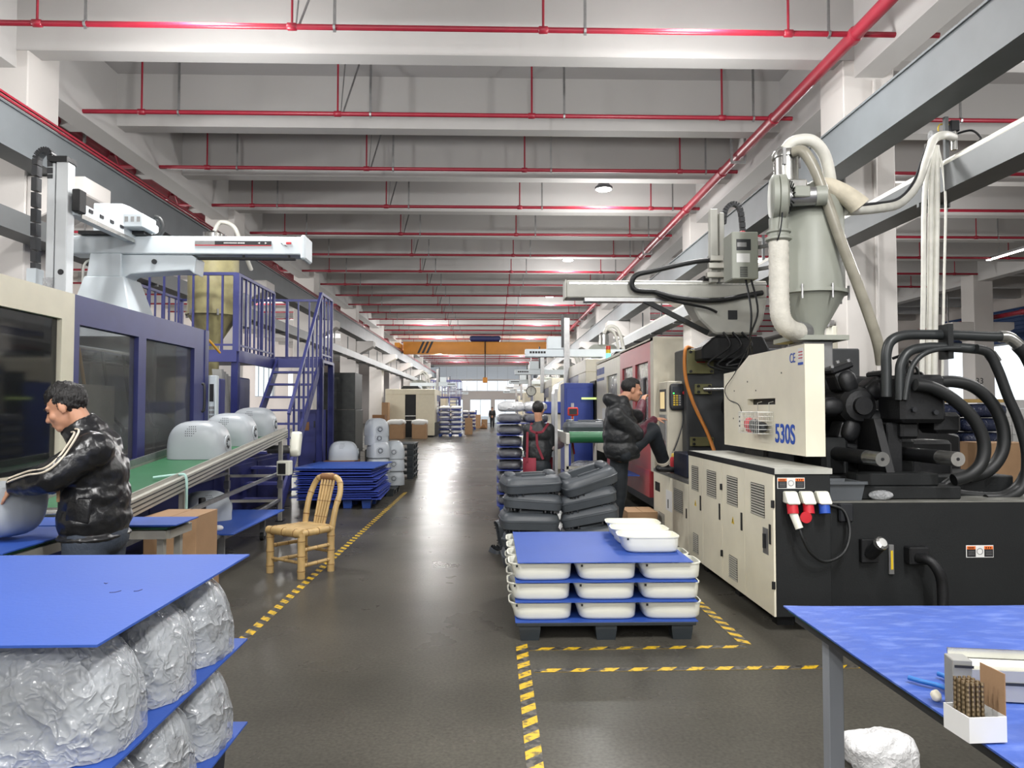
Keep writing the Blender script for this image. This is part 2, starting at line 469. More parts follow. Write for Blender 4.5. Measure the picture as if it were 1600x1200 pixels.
FROST = film('frosted_glass', (214, 222, 230), 0.72, rough=0.6, bump=0.0)
def window(axis, at, u0, u1, z0, z1, step, door=False, frost=False):
    global wi; wi += 1
    def bx(b, a, c, d, e, t=0.03):
        return b.box(a, at - t, d, c, at + t, e) if axis == 'y' else b.box(at - t, a, d, at + t, c, e)
    b = B(); w = 0.05
    bx(b, u0, u1, z0, z0 + w); bx(b, u0, u1, z1 - w, z1)
    n = max(1, round((u1 - u0) / step))
    for i in range(n + 1):
        u = u0 + (u1 - u0) * i / n
        bx(b, max(u0, u - w / 2), min(u1, u + w / 2), z0 + w, z1 - w)
    o = struct(b, ('door_%d' if door else 'window_%d') % wi, FRAME_ALU)
    for i in range(n):
        a, c = u0 + (u1 - u0) * i / n + w / 2, u0 + (u1 - u0) * (i + 1) / n - w / 2
        g = B(); bx(g, a, c, z0 + w, z1 - w, 0.004); g.build('pane', FROST if frost else GLASS, o)
for h in FAR_HOLES: window('y', Y1 + 0.15, *h, 1.15, door=h[2] < 1, frost=h[2] > 4.8)
window('y', Y0 - 0.15, -12.0, 20.0, 1.6, 4.9, 2.0)
for h in LEFT_HOLES[:8]: window('x', XL - 0.15, *h, 1.15)
for y in (2, 10, 18, 44): window('x', XR + 0.15, y, y + 4.6, 2.4, 4.6, 1.15)
# half raised blue roller shutter of the neighbouring bay
ro = thing('roller_shutter', 'half raised blue roller shutter over the bright opening', 'shutter', (XR + 0.1, 32, 4.5))
SHUT = mat('shutter_blue', (28, 66, 120), 0.5, var=0.06)
s0 = None
for i in range(10):
    z = 4.5 + i * 0.18
    if s0 is None: s0 = B().box(XR + 0.06, 30.0, z, XR + 0.12, 37.0, z + 0.178).build('slat', SHUT, ro, bevel=0.015)
    else: share(s0, 'slat', ro, (0, 0, i * 0.18))
B().box(XR + 0.03, 30.0, 4.42, XR + 0.14, 37.0, 4.5).build('bottom_rail', FRAME_ALU, ro)
# yard seen through the openings
YARD = mat('yard_concrete', (176, 178, 178), 0.8, var=0.05)
struct(B().box(-80, -70, -0.4, 90, 190, -0.21), 'ground', YARD)

# crane runway beams with conductor rails
def runway(x0, sgn, label, cat='crane rail'):
    t = thing('crane_runway_beam', label, cat, (x0, 0, 4.69))
    x1 = x0 + sgn * 0.36; xm = (x0 + x1) / 2
    B().box(x0, Y0, 4.69, x1, Y1, 4.715).build('bottom_flange', CRANE_GREY, t)
    for xw in (x0 + sgn * 0.035, x1 - sgn * 0.035): B().box(xw - 0.008, Y0, 4.715, xw + 0.008, Y1, 5.205).build('web', CRANE_GREY, t)
    B().box(x0, Y0, 5.205, x1, Y1, 5.23).build('top_flange', CRANE_GREY, t)
    B().box(xm - 0.035, Y0, 5.23, xm + 0.035, Y1, 5.29).build('rail', BLACK_ST, t)
    return t
tl = runway(-5.85, -1, 'grey steel crane runway beam along the columns on the left, with a red conductor rail')
for i, dz in enumerate((0, 0.05)):
    B().box(-5.85, Y0, 5.235 + dz, -5.82, Y1, 5.262 + dz).build('conductor_rail', RED_PIPE, tl)
runway(4.46, 1, 'grey steel crane runway beam along the columns on the right')

# cable trays on the column faces
def tray(x0, x1, label):
    t = thing('cable_tray', label, 'cable tray', (x0, 0, 3.72))
    B().box(x0, Y0, 3.72, x1, Y1, 3.735).build('tray_bottom', TRAY_GREY, t)
    B().box(x0, Y0, 3.735, x0 + 0.012 * (1 if x1 > x0 else -1), Y1, 3.98).build('tray_side', TRAY_GREY, t)
    B().box(x1 - 0.012 * (1 if x1 > x0 else -1), Y0, 3.735, x1, Y1, 3.98).build('tray_side', TRAY_GREY, t)
    B().box(x0 + 0.02 * (1 if x1 > x0 else -1), Y0, 3.75, x1 - 0.02 * (1 if x1 > x0 else -1), Y1, 3.85).build('cable_bundle', RUBBER, t)
    br = None
    for y in COL_YS:
        for dy in (0, 2.67, 5.33):
            if y + dy > Y1: continue
            p = B().bar((x0, y + dy, 3.70), (x1, y + dy, 3.70), 0.04, 0.04)
            p.box(x1 - 0.02, y + dy - 0.02, 3.68, x1 + 0.02, y + dy + 0.02, 4.66) if dy else None
            p.build('bracket', TRAY_GREY, t)
    return t
tray(CL + 0.42, CL + 0.08, 'grey cable tray running along the columns on the left')
tray(CRR - 0.34, CRR - 0.02, 'grey cable tray with conveying pipes along the columns on the right')
for i, (dx, dz, r) in enumerate(((-0.30, 0.16, 0.032), (-0.22, 0.22, 0.032), (-0.12, 0.17, 0.028))):
    B().cyl((CRR + dx, Y0, 3.84 + dz), (CRR + dx, 34, 3.84 + dz), r, n=8).build('conveying_pipe', HOSE_W, smooth=60,
        label='white conveying pipe lying on the cable tray on the right, ' + ('aisle side', 'raised middle', 'column side')[i], cat='pipe', group='conveying pipes on the right tray')

# sprinkler pipes
PIPE_Y0, PIPE_Z = 8.95, 6.22
ORD = ['nearest', 'second', 'third', 'fourth', 'fifth', 'sixth', 'seventh', 'eighth', 'ninth', 'tenth', 'eleventh', 'twelfth', 'thirteenth',
       'fourteenth', 'fifteenth', 'sixteenth', 'seventeenth', 'eighteenth', 'nineteenth', 'twentieth', 'twenty-first', 'twenty-second',
       'twenty-third', 'twenty-fourth', 'twenty-fifth', 'twenty-sixth', 'twenty-seventh', 'twenty-eighth']
def cross_pipe(y, label, group, x0, x1, dogleg=False, rx=(-5.55, -2.47, 0.62, 3.69), hx=(-4.97, -1.95, 1.14, 4.2), r=0.036):
    t = thing('sprinkler_pipe', label, 'pipe', ((x0 + x1) / 2, y, PIPE_Z), group)
    b = B()
    if dogleg: b.tube([(x0, y, PIPE_Z + 0.24), (-7.3, y, PIPE_Z + 0.24), (-7.22, y, PIPE_Z), (x1, y, PIPE_Z)], r, 8)
    else: b.cyl((x0, y, PIPE_Z), (x1, y, PIPE_Z), r, n=8)
    for x in rx: b.lathe((x - 0.06, y, PIPE_Z), [(r, 0), (r * 1.35, 0.01), (r * 1.35, 0.11), (r, 0.12)], 8, (1, 0, 0))
    b.build('pipe_run', RED_PIPE, t, smooth=50)
    for x in rx: B().cyl((x, y, PIPE_Z), (x, y, SLAB_Z - 0.06), 0.016, n=6).build('riser', RED_PIPE, t, smooth=50)
    for x in hx:
        h = B().box(x - 0.018, y - 0.006, PIPE_Z - 0.06, x + 0.018, y + 0.006, SLAB_Z)
        h.lathe((x - 0.015, y, PIPE_Z), [(r + 0.002, 0), (r + 0.012, 0), (r + 0.012, 0.03), (r + 0.002, 0.03)], 8, (1, 0, 0))
        h.build('hanger', GALV, t)
    return t
for i in range(-2, 26):
    y = PIPE_Y0 + BAY * i
    dog = i >= 2
    if i < 0: lab = 'red sprinkler pipe under the ceiling behind the first visible one, %s step' % ('one', 'two')[-i - 1]
    else: lab = 'red sprinkler pipe crossing under the ceiling, %s from the front' % ORD[i]
    t = cross_pipe(y, lab, 'red sprinkler pipes across the ceiling', -7.5 if dog else -8.0, 4.83 if i else 5.6, dog)
    if i >= 0 and i < 14:
        B().bar((-2.42, y, PIPE_Z + 0.03), (-2.36, y + 0.1, SLAB_Z), 0.03, 0.012).build('brace', GALV, t)
        B().bar((-2.38, y, PIPE_Z + 0.03), (-2.18, y + 0.4, SLAB_Z), 0.03, 0.012).build('brace', GALV, t)
for i in range(1, 15):
    y = PIPE_Y0 + BAY * i
    cross_pipe(y, 'red sprinkler pipe of the bay on the right, %s from the front' % ORD[i - 1], 'red sprinkler pipes of the bay on the right', 5.75, 16.8,
               rx=(7.0, 10.1, 13.2, 16.0), hx=(7.6, 10.7, 13.8))
for i in range(1, 12):
    y = PIPE_Y0 + BAY * i
    cross_pipe(y, 'red sprinkler pipe of the bay on the left, %s from the front' % ORD[i - 1], 'red sprinkler pipes of the bay on the left', -15.6, -7.75,
               rx=(-14.4, -11.3, -8.9), hx=(-13.8, -10.8))
def main_pipe(x, z, r, label, y0=Y0, y1=Y1, saddles=True):
    t = thing('sprinkler_main', label, 'pipe', (x, 0, z))
    B().cyl((x, y0, z), (x, y1, z), r, n=14).build('pipe_run', RED_PIPE, t, smooth=50)
    c0 = None
    for i in range(-3, 26):
        y = PIPE_Y0 + BAY * i
        if not (y0 < y < y1): continue
        if c0 is None:
            c0 = B().lathe((x, y - 0.08, z), [(r, 0), (r * 1.18, 0.015), (r * 1.18, 0.145), (r, 0.16)], 14, (0, 1, 0)).build('coupling', RED_PIPE, t, smooth=40); yb = y
        else: share(c0, 'coupling', t, (0, y - yb, 0))
    h0 = None
    for i in range(-1, 9):
        y = 13.3 + 8 * i
        if not (y0 < y < y1): continue
        if h0 is None:
            h0 = B().box(x - r - 0.05, y - 0.02, z - r - 0.06, x + r + 0.05, y + 0.02, z - r - 0.02)
            for sx in (-1, 1): h0.box(x + sx * (r + 0.04) - 0.02, y - 0.02, z - r - 0.02, x + sx * (r + 0.04) + 0.02, y + 0.02, SLAB_Z)
            h0 = h0.build('hanger', GALV, t); yb2 = y
        else: share(h0, 'hanger', t, (0, y - yb2, 0))
    return t
main_pipe(4.52, PIPE_Z - 0.02, 0.085, 'thick red sprinkler main running down the hall above the crane beam on the right')
main_pipe(-7.5, PIPE_Z + 0.24, 0.1, 'thick red sprinkler main running behind the columns on the left')
main_pipe(18.35, 4.9, 0.085, 'thick red pipe running past the column of the bay on the right', 10, 60)

# high-bay lamps
def hb_proto():
    t = thing('high_bay_lamp', 'x', 'lamp', (0, 0, 0))
    B().lathe((0, 0, 0), [(0.19, 0.0), (0.2, 0.02), (0.2, 0.05), (0.15, 0.09), (0.12, 0.14), (0.06, 0.16)], 24).build('housing', LAMP_HOUSE, t, smooth=40)
    B().lathe((0, 0, 0), [(0.0, -0.012), (0.17, -0.012), (0.18, 0.0)], 24).build('lens', LAMP_GLOW, t, smooth=40)
    B().cyl((0, 0, 0.16), (0, 0, SLAB_Z - 6.56), 0.012, n=6).build('rod', GALV, t)
    return t
hb = None
def lamp(x, y, label, group, w=1.0, z=6.55):
    global hb
    if hb is None:
        hb = hb_proto(); o = hb; o.location = (x, y, z); o['label'] = label; o['group'] = group
    else: o = dup(hb, (x, y, z), None, label, group)
    for nm, kind, e, dz in (('lamp_light', 'AREA', 0.34, 0.03), ('added_fill_light', 'POINT', 0.85, 1.5)):  # the point light is added fill, hung lower to even out the ceiling
        li = bpy.data.lights.new(nm, kind); li.energy = LAMP_W * w * e; li.color = (1.0, 0.99, 0.975)
        if kind == 'AREA': li.shape = 'DISK'; li.size = 0.34
        else: li.shadow_soft_size = 0.2
        lo = bpy.data.objects.new(nm, li); COL.objects.link(lo); lo.location = (x, y, z - dz)
for i in range(-4, 9):  # rows run on unseen behind the camera, brightened to light surfaces facing it
    lamp(2.53, 8.6 + 8.0 * i, 'round high-bay lamp of the row over the aisle, %s' % (('first', 'second', 'third', 'fourth')[-i - 1] + ' behind the camera' if i < 0 else ORD[i] + ' from the front'), 'high-bay lamps over the aisle', 1.7 if i < 0 else 0.85)
for i in (-4, -3, -2, -1, 0, 4, 5, 6, 7, 8):
    lamp(-3.55, 8.6 + 8.0 * i, 'round high-bay lamp of the row over the machines on the left, %s' % (('first', 'second', 'third', 'fourth')[-i - 1] + ' behind the camera' if i < 0 else ORD[i] + ' from the front'), 'high-bay lamps over the machines on the left', 1.1 if i == -1 else 1.7 if i < 0 else 0.95)
for i in range(-1, 7):
    lamp(9.0, 8.6 + 8.0 * i, 'round high-bay lamp of the bay on the right, %s from the front' % ORD[i + 1], 'high-bay lamps of the bay on the right')
    lamp(-11.0, 8.6 + 8.0 * i, 'round high-bay lamp of the bay on the left, %s from the front' % ORD[i + 1], 'high-bay lamps of the bay on the left', 1.3)

# overhead crane bridge
t = thing('overhead_crane', 'orange overhead crane bridge with a dark blue hoist spanning the hall', 'crane', (-0.6, 48, 5.3))
B().box(-5.8, 47.7, 5.12, 4.36, 48.2, 5.92).build('bridge_girder', ORANGE_CR, t, bevel=0.02)
for x in (-6.03, 4.64):
    e = B().box(x - 0.16, 46.4, 5.42, x + 0.16, 49.6, 5.74).build('end_carriage', ORANGE_CR, t, bevel=0.02)
    for yy in (46.7, 49.3): B().cyl((x - 0.1, yy, 5.44), (x + 0.1, yy, 5.44), 0.14, n=14).build('wheel', BLACK_ST, e)
h = B().box(-1.5, 47.4, 5.95, 0.5, 48.5, 6.28).build('hoist_trolley', BLUE_DK, t, bevel=0.08)
B().cyl((-0.5, 47.6, 3.45), (-0.5, 47.6, 5.95), 0.035, n=6).build('rope', BLACK_ST, h)
B().box(-0.65, 47.5, 3.25, -0.35, 47.7, 3.6).build('hook_block', ORANGE_CR, h, bevel=0.03)
for i in range(3): B().prism([(-4.9 + i * 0.28, 5.17), (-4.75 + i * 0.28, 5.17), (-4.4 + i * 0.28, 5.93), (-4.55 + i * 0.28, 5.93)], 'y', 47.69, 47.7).build('warning_stripe', DECAL_BLACK, t)

# ================================================================ hazard tape on the floor
def tape_mat():
    m = bpy.data.materials.new('hazard_tape'); m.use_nodes = True
    nt = m.node_tree; n = nt.nodes; l = nt.links; b = n['Principled BSDF']
    tc = n.new('ShaderNodeTexCoord'); sp = n.new('ShaderNodeSeparateXYZ'); l.new(tc.outputs['UV'], sp.inputs[0])
    ad = n.new('ShaderNodeMath'); ad.operation = 'ADD'; l.new(sp.outputs[0], ad.inputs[0]); l.new(sp.outputs[1], ad.inputs[1])
    fr = n.new('ShaderNodeMath'); fr.operation = 'FRACT'; l.new(ad.outputs[0], fr.inputs[0])
    gt = n.new('ShaderNodeMath'); gt.operation = 'GREATER_THAN'; gt.inputs[1].default_value = 0.5; l.new(fr.outputs[0], gt.inputs[0])
    nz = n.new('ShaderNodeTexNoise'); nz.inputs['Scale'].default_value = 28; nz.inputs['Detail'].default_value = 4; l.new(tc.outputs['Object'], nz.inputs['Vector'])
    rp = n.new('ShaderNodeValToRGB'); rp.color_ramp.elements[0].position = 0.36; rp.color_ramp.elements[0].color = rgb((120, 104, 50))
    rp.color_ramp.elements[1].position = 0.5; rp.color_ramp.elements[1].color = rgb((218, 178, 36)); l.new(nz.outputs['Fac'], rp.inputs['Fac'])
    rk = n.new('ShaderNodeValToRGB'); rk.color_ramp.elements[0].position = 0.4; rk.color_ramp.elements[0].color = rgb((96, 92, 84))
    rk.color_ramp.elements[1].position = 0.55; rk.color_ramp.elements[1].color = rgb((40, 40, 40)); l.new(nz.outputs['Fac'], rk.inputs['Fac'])
    mx = n.new('ShaderNodeMixRGB'); l.new(gt.outputs[0], mx.inputs[0]); l.new(rk.outputs['Color'], mx.inputs[1]); l.new(rp.outputs['Color'], mx.inputs[2])
    l.new(mx.outputs['Color'], b.inputs['Base Color']); b.inputs['Roughness'].default_value = 0.45
    return m
TAPE = tape_mat()
def tape(p0, p1, label, w=0.062, pitch=0.15, flip=1):
    p0, p1 = Vector((*p0, 0.0015)), Vector((*p1, 0.0015)); d = (p1 - p0); L = d.length; d.normalize(); s = Vector((d.y, -d.x, 0)) * w / 2
    me = bpy.data.meshes.new('floor_tape'); up = Vector((0, 0, 0.0008))
    me.from_pydata([p0 - s + up, p0 + s + up, p1 + s + up, p1 - s + up, p0 - s - up, p0 + s - up, p1 + s - up, p1 - s - up], [],
                   [(0, 1, 2, 3), (7, 6, 5, 4), (0, 4, 5, 1), (1, 5, 6, 2), (2, 6, 7, 3), (3, 7, 4, 0)])
    uv = me.uv_layers.new(); k = w / pitch * 0.9
    for i, c in enumerate([(0, 0), (0, k * flip), (L / pitch, k * flip), (L / pitch, 0)]): uv.data[i].uv = c
    me.materials.append(TAPE)
    o = bpy.data.objects.new('floor_tape', me); COL.objects.link(o)
    return tag(o, label, 'floor tape', 'hazard tapes on the floor')
tape((-1.66, 3.6), (-1.60, 13.6), 'long yellow and black hazard tape along the left of the aisle', 0.07, 0.16)
tape((0.178, 2.2), (0.187, 4.83), 'worn yellow and black hazard tape running from the camera to the white tubs', 0.075, 0.16, -1)
tape((0.23, 4.72), (1.62, 4.735), 'yellow and black hazard tape right at the foot of the black pallet', 0.052, 0.17)
tape((0.24, 4.335), (3.0, 4.36), 'yellow and black hazard tape one step in front of the black pallet', 0.056, 0.17)
tape((1.64, 4.77), (1.61, 6.6), 'yellow and black hazard tape running back beside the machine cabinets', 0.07, 0.14)

# ================================================================ the grey dome shell, used many times
def shell_proto(hx=0.29, hy=0.215, h=0.37):
    t = thing('plastic_shell', 'x', 'plastic shell', (0, 0, 0))
    B().sell((0, 0, 0.0), (hx, hy, h), 0.62, 0.5, 36, 22, zmin=0.0).build('shell_body', GREY_SHELL, t, smooth=60)
    c = Vector((hx - 0.012, -0.02, 0.14))
    hub = B().lathe(c, [(0.085, 0.0), (0.085, 0.014), (0.06, 0.016), (0.058, 0.008), (0.03, 0.008), (0.028, 0.026), (0.0, 0.03)], 24, (1, 0, 0)).build('round_vent', GREY_SHELL, t, smooth=35)
    sp = B()
    for i in range(10):
        a = 2 * PI * i / 10
        q = c + Vector((0.0165, 0.043 * math.cos(a), 0.043 * math.sin(a)))
        sp.obox(q, (0.003, 0.022, 0.011), Matrix.Rotation(a, 3, 'X'))
    sp.build('vent_slot', DECAL_BLACK, hub)
    g = B()
    for r in range(5):
        for cc in range(6 - abs(r - 2)):
            x = -0.085 + r * 0.006 + cc * 0.02 + abs(r - 2) * 0.008; z = 0.235 + r * 0.022
            # lie on the curved front of the shell
            def sf(z):
                sn = min(1.0, (z / h)) ** (1 / 0.62); ct = math.sqrt(max(0, 1 - sn * sn)) ** 0.62
                ax = min(0.99, abs(x) / (hx * ct)) ** 2.0
                return -hy * ct * math.sqrt(max(0, 1 - ax * ax)) ** 0.5
            y0_, y1_ = sf(z), sf(z + 0.004)
            nrm = Vector((0, -0.004, y0_ * -1 + y1_)).normalized()
            g.cyl(Vector((x, y0_, z)) - nrm * 0.004, Vector((x, y0_, z)) + nrm * 0.0015, 0.0052, n=6)
    o = g.build('speaker_holes', DECAL_BLACK, t); o['kind'] = 'stuff'
    return t
SHELL = None
def shell(loc, rot, label, group, scale=None):
    global SHELL
    if SHELL is None:
        SHELL = shell_proto(); o = SHELL; o.location = loc; o.rotation_euler = rot if isinstance(rot, (tuple, list)) else (0, 0, rot)
        o['label'] = label; o['group'] = group
        if scale: o.scale = (scale,) * 3
        return o
    return dup(SHELL, loc, rot, label, group, scale)

# ================================================================ belt conveyor on the left
CV0, CV1 = Vector((-2.46, 4.95, 0.86)), Vector((-2.93, 10.55, 1.205))
cvd = (CV1 - CV0).normalized(); cvs = Vector((cvd.y, -cvd.x, 0)).normalized(); cvu = cvs.cross(cvd).normalized()
def cv(t, s, u=0.0): return CV0 + (CV1 - CV0) * t + cvs * s + cvu * u      # s = 0 at the near rail, negative across the belt
cvM = Matrix((cvs, cvd, cvu)).transposed(); CVL = (CV1 - CV0).length
t = thing('belt_conveyor', 'inclined green belt conveyor with aluminium rails rising past the blue machine', 'conveyor', (-2.9, 7.8, 0))
B().obox(cv(0.5, -0.35, -0.02), (0.62, CVL - 0.06, 0.05), cvM).build('belt', GREEN_BELT, t, bevel=0.01)
for s, nm in ((0.0, 'side_rail'), (-0.70, 'side_rail')):
    r = B().obox(cv(0.5, s, -0.025), (0.045, CVL, 0.12), cvM).build(nm, ALU, t, bevel=0.004)
    for du in (0.012, -0.022, -0.056): B().obox(cv(0.5, s + (0.0245 if s == 0 else -0.0245), du), (0.006, CVL - 0.01, 0.009), cvM).build('groove', BLACK_PL, r)
    B().obox(cv(0.5, s + (-0.02 if s == 0 else 0.02), 0.05), (0.012, CVL, 0.06 if s else 0.03), cvM).build('lip', ALU if s == 0 else GALV, r)
for tt in (0.004, 0.996): B().cyl(cv(tt, -0.66, -0.02), cv(tt, -0.04, -0.02), 0.036, n=14).build('roller', STEEL, t, smooth=40)
for tt in (0.22, 0.93):
    top = cv(tt, 0.0, -0.08)
    for s in (0.0, -0.7):
        q = cv(tt, s, -0.08)
        lg = B().box(q.x - 0.025, q.y - 0.025, 0.0, q.x + 0.025, q.y + 0.025, q.z + 0.02).build('leg', ALU, t, bevel=0.003)
        B().box(q.x - 0.05, q.y - 0.05, 0.0, q.x + 0.05, q.y + 0.05, 0.012).build('foot_plate', BLACK_ST, lg)
        B().box(q.x - 0.034, q.y - 0.034, 0.45, q.x + 0.034, q.y + 0.034, 0.56).build('clamp', GALV, lg)
    a, b_ = cv(tt, 0.0, -0.08), cv(tt, -0.7, -0.08)
    for z in (0.28, 0.62): B().bar((a.x, a.y, z), (b_.x, b_.y, z), 0.035, 0.035).build('cross_bar', ALU, t)
for s in (0.0, -0.7):
    for z in (0.30, 0.66):
        a, b_ = cv(0.22, s), cv(0.93, s); B().bar((a.x, a.y, z), (b_.x, b_.y, z), 0.035, 0.035).build('long_bar', GALV, t)
g = cv(0.985, 0.06, -0.1)
gd = B().prism([(g.y - 0.02, g.z + 0.11), (g.y + 0.12, g.z + 0.11), (g.y + 0.14, g.z + 0.02), (g.y + 0.04, g.z - 0.24), (g.y - 0.07, g.z - 0.24), (g.y - 0.1, g.z - 0.16)], 'x', g.x + 0.02, g.x + 0.15).build('drive_guard', WHITE_PL, t, bevel=0.03, seg=3, smooth=40)
B().cyl((g.x - 0.3, g.y, g.z - 0.14), (g.x + 0.02, g.y, g.z - 0.14), 0.06, n=14).build('motor', GALV, t, smooth=40)
sbx = cv(0.86, 0.06, -0.36)
sb = B().box(sbx.x - 0.02, sbx.y - 0.07, sbx.z - 0.14, sbx.x + 0.15, sbx.y + 0.09, sbx.z + 0.05).build('speed_controller', WHITE_PL, t, bevel=0.01)
B().box(sbx.x + 0.0, sbx.y - 0.074, sbx.z - 0.12, sbx.x + 0.1, sbx.y - 0.068, sbx.z + 0.02).build('display', DECAL_BLACK, sb)
q = cv(0.21, 0.03, 0.03)
B().tube(cr([q + Vector((-0.25, 0.0, 0.0)), q + Vector((-0.06, 0, 0.022)), q + Vector((0.012, 0, 0.01)), q + Vector((0.02, 0, -0.15)), q + Vector((0.015, 0.01, -0.4)), q + Vector((0.03, 0, -0.62))], 6),
         [0.012] * 30 + [0.02], 6).build('rag_strip', mat('pale_green_cloth', (176, 214, 206), 0.8, var=0.08), label='pale green cloth strip tied over the conveyor rail', cat='cloth', smooth=60)
for i, tt in enumerate((0.49, 0.70, 0.905)):
    p = cv(tt, -0.32, 0.006)
    shell(p, (math.atan2(cvd.z, cvd.y) * 1.0, 0, R(2)), 'smooth grey dome shell on the green conveyor, %s' % ('nearest the seated end with clear speaker holes', 'middle one of the three', 'highest one by the stairs')[i], 'grey shells on the conveyor')
SHELL['label'] = 'smooth grey dome shell on the green conveyor, lowest of the three'

# low cart under the conveyor
t = thing('low_cart', 'low wheeled cart with a blue board under the conveyor', 'cart', (-3.0, 8.1, 0))
B().box(-3.36, 7.2, 0.31, -2.50, 8.95, 0.322).build('board', BLUE_BOARD, t)
B().box(-3.3, 7.3, 0.25, -2.62, 8.8, 0.31).build('frame', GALV, t)
for x in (-3.25, -2.68):
    for y in (7.4, 8.7):
        c = B().cyl((x - 0.02, y, 0.05), (x + 0.02, y, 0.05), 0.05, n=14).build('caster', RUBBER, t)
        B().box(x - 0.03, y - 0.02, 0.05, x + 0.03, y + 0.02, 0.25).build('fork', GALV, c)
shell((-3.1, 8.1, 0.325), (0, R(0), R(35)), 'grey dome shell sitting on the blue board of the low cart', 'grey shells under the conveyor', 0.85)
t = thing('thermos', 'black thermos bottle standing on the low cart', 'bottle', (-2.86, 7.36, 0.322))
B().lathe((-2.86, 7.36, 0.322), [(0.036, 0), (0.038, 0.01), (0.038, 0.24), (0.032, 0.26)], 18).build('body', BLACK_PL, t, smooth=50)
B().lathe((-2.86, 7.36, 0.582), [(0.034, 0), (0.034, 0.06), (0.03, 0.07)], 18).build('cap', BLACK_ST, t, smooth=50)
B().sell((-2.72, 7.42, 0.345), (0.05, 0.04, 0.03), 1, 1, 12, 8).build('tissue', PAPER_W, label='crumpled white tissue beside the black thermos', cat='tissue', smooth=60)

# ================================================================ blue and cream injection machine on the left
XF = -3.55
t = thing('injection_machine', 'large blue and cream injection moulding machine behind the green conveyor', 'machine', (-4.6, 8.5, 0)); LM = t
base = B().box(-5.5, 2.6, 0.0, XF - 0.12, 13.6, 0.78).build('base', BLUE_DK, t, bevel=0.01)
for y in (4.4, 6.2, 8.0, 9.8, 11.6): B().box(XF - 0.13, y, 0.06, XF - 0.112, y + 1.6, 0.72).build('access_panel', BLUE_DK, base, bevel=0.004)
def guard(nm, m, y0, y1, z0, z1, holes, x=XF, th=0.09):
    b = B(); us = sorted({y0, y1} | {h[0] for h in holes} | {h[1] for h in holes})
    for a, c in zip(us, us[1:]):
        mid = (a + c) / 2; zs = z0
        for h in holes:
            if h[0] <= mid <= h[1]:
                b.box(x - th, a, zs, x, c, h[2]); zs = h[3]
        b.box(x - th, a, zs, x, c, z1)
    return b.build(nm, m, t)
g1 = guard('cream_guard_door', CREAM, 2.6, 6.32, 0.8, 2.5, [(3.0, 6.14, 1.02, 2.27)])
B().box(XF - 0.05, 3.0, 1.02, XF - 0.04, 6.14, 2.27).build('window_pane', film('smoked_acrylic', (34, 36, 38), 0.8, rough=0.05, bump=0.0, spec=0.7), g1)
g2 = guard('blue_guard_door', BLUE_EN, 6.32, 9.28, 0.8, 2.5, [(6.40, 7.46, 1.03, 2.25), (7.62, 8.84, 1.03, 2.25)])
B().box(XF - 0.05, 6.40, 1.03, XF - 0.044, 7.46, 2.25).build('window_pane', ACRYLIC, g2)
B().box(XF - 0.05, 7.62, 1.03, XF - 0.044, 8.84, 2.25).build('window_pane', ACRYLIC, g2)
B().tube(cr([(XF + 0.03, 9.0, 1.5), (XF + 0.06, 9.0, 1.53), (XF + 0.06, 9.0, 1.8), (XF + 0.03, 9.0, 1.83)], 4), 0.016, 8).build('handle', BLACK_PL, g2, smooth=60)
B().box(XF - 0.10, 9.14, 0.8, XF + 0.01, 9.2, 2.5).build('door_seam', BLUE_DK, g2)
B().box(-5.5, 2.6, 0.8, -5.42, 9.28, 2.45).build('rear_guard', BLUE_EN, t)
B().box(-5.5, 9.2, 0.8, XF - 0.09, 9.28, 2.3).build('end_guard', BLUE_EN, t)
B().box(-5.5, 2.6, 2.42, -4.9, 6.3, 2.48).build('roof_plate', CREAM, t)
B().box(-4.55, 5.2, 2.47, -3.72, 6.25, 2.53).build('roof_trim', BLACK_EN, t)
B().box(-5.3, 8.5, 0.8, -3.85, 9.05, 2.36).build('fixed_platen', BLACK_ST, t, bevel=0.02)
B().box(-5.3, 4.6, 0.8, -3.85, 5.1, 2.2).build('moving_platen', BLACK_ST, t, bevel=0.02)
MOULD = mat('mould_steel', (120, 122, 122), 0.35, 0.7, var=0.25, scale=6)
md = B().box(-5.1, 5.1, 1.0, -4.05, 6.0, 1.95).build('mould_half', MOULD, t, bevel=0.02)
md2 = B().box(-5.1, 7.4, 0.98, -3.98, 8.5, 2.0).build('mould_half', MOULD, t, bevel=0.02)
for i in range(4): B().cyl((-3.98, 7.5 + i * 0.26, 1.3 + 0.1 * (i % 2)), (-3.9, 7.5 + i * 0.26, 1.3 + 0.1 * (i % 2)), 0.03, n=10).build('water_fitting', GALV, md2)
for x in (-5.15, -4.0):
    for z in (1.02, 2.08): B().cyl((x, 4.2, z), (x, 9.0, z), 0.065, n=14).build('tie_bar', STEEL, t, smooth=40)
B().box(-3.78, 6.5, 1.05, -3.7, 7.3, 1.75).build('inner_cover', mat('pale_panel', (150, 148, 140), 0.6, var=0.1), t)
for i in range(5):
    y = 6.6 + i * 0.42
    B().tube(cr([(-3.9, y, 2.1), (-3.85, y + 0.1, 1.6 - 0.05 * i), (-3.8, y + 0.25, 1.3), (-3.95, y + 0.3, 1.05)], 5), 0.016, 6).build('hose', mat('inner_hose', (150, 110, 40), 0.5, var=0.1) if i == 1 else RUBBER, t, smooth=60)
B().cyl((XF - 0.4, 5.35, 1.98), (XF - 0.38, 5.35, 1.98), 0.012, n=8).build('indicator', emit('green_glow', (60, 235, 90), 4.0), t)
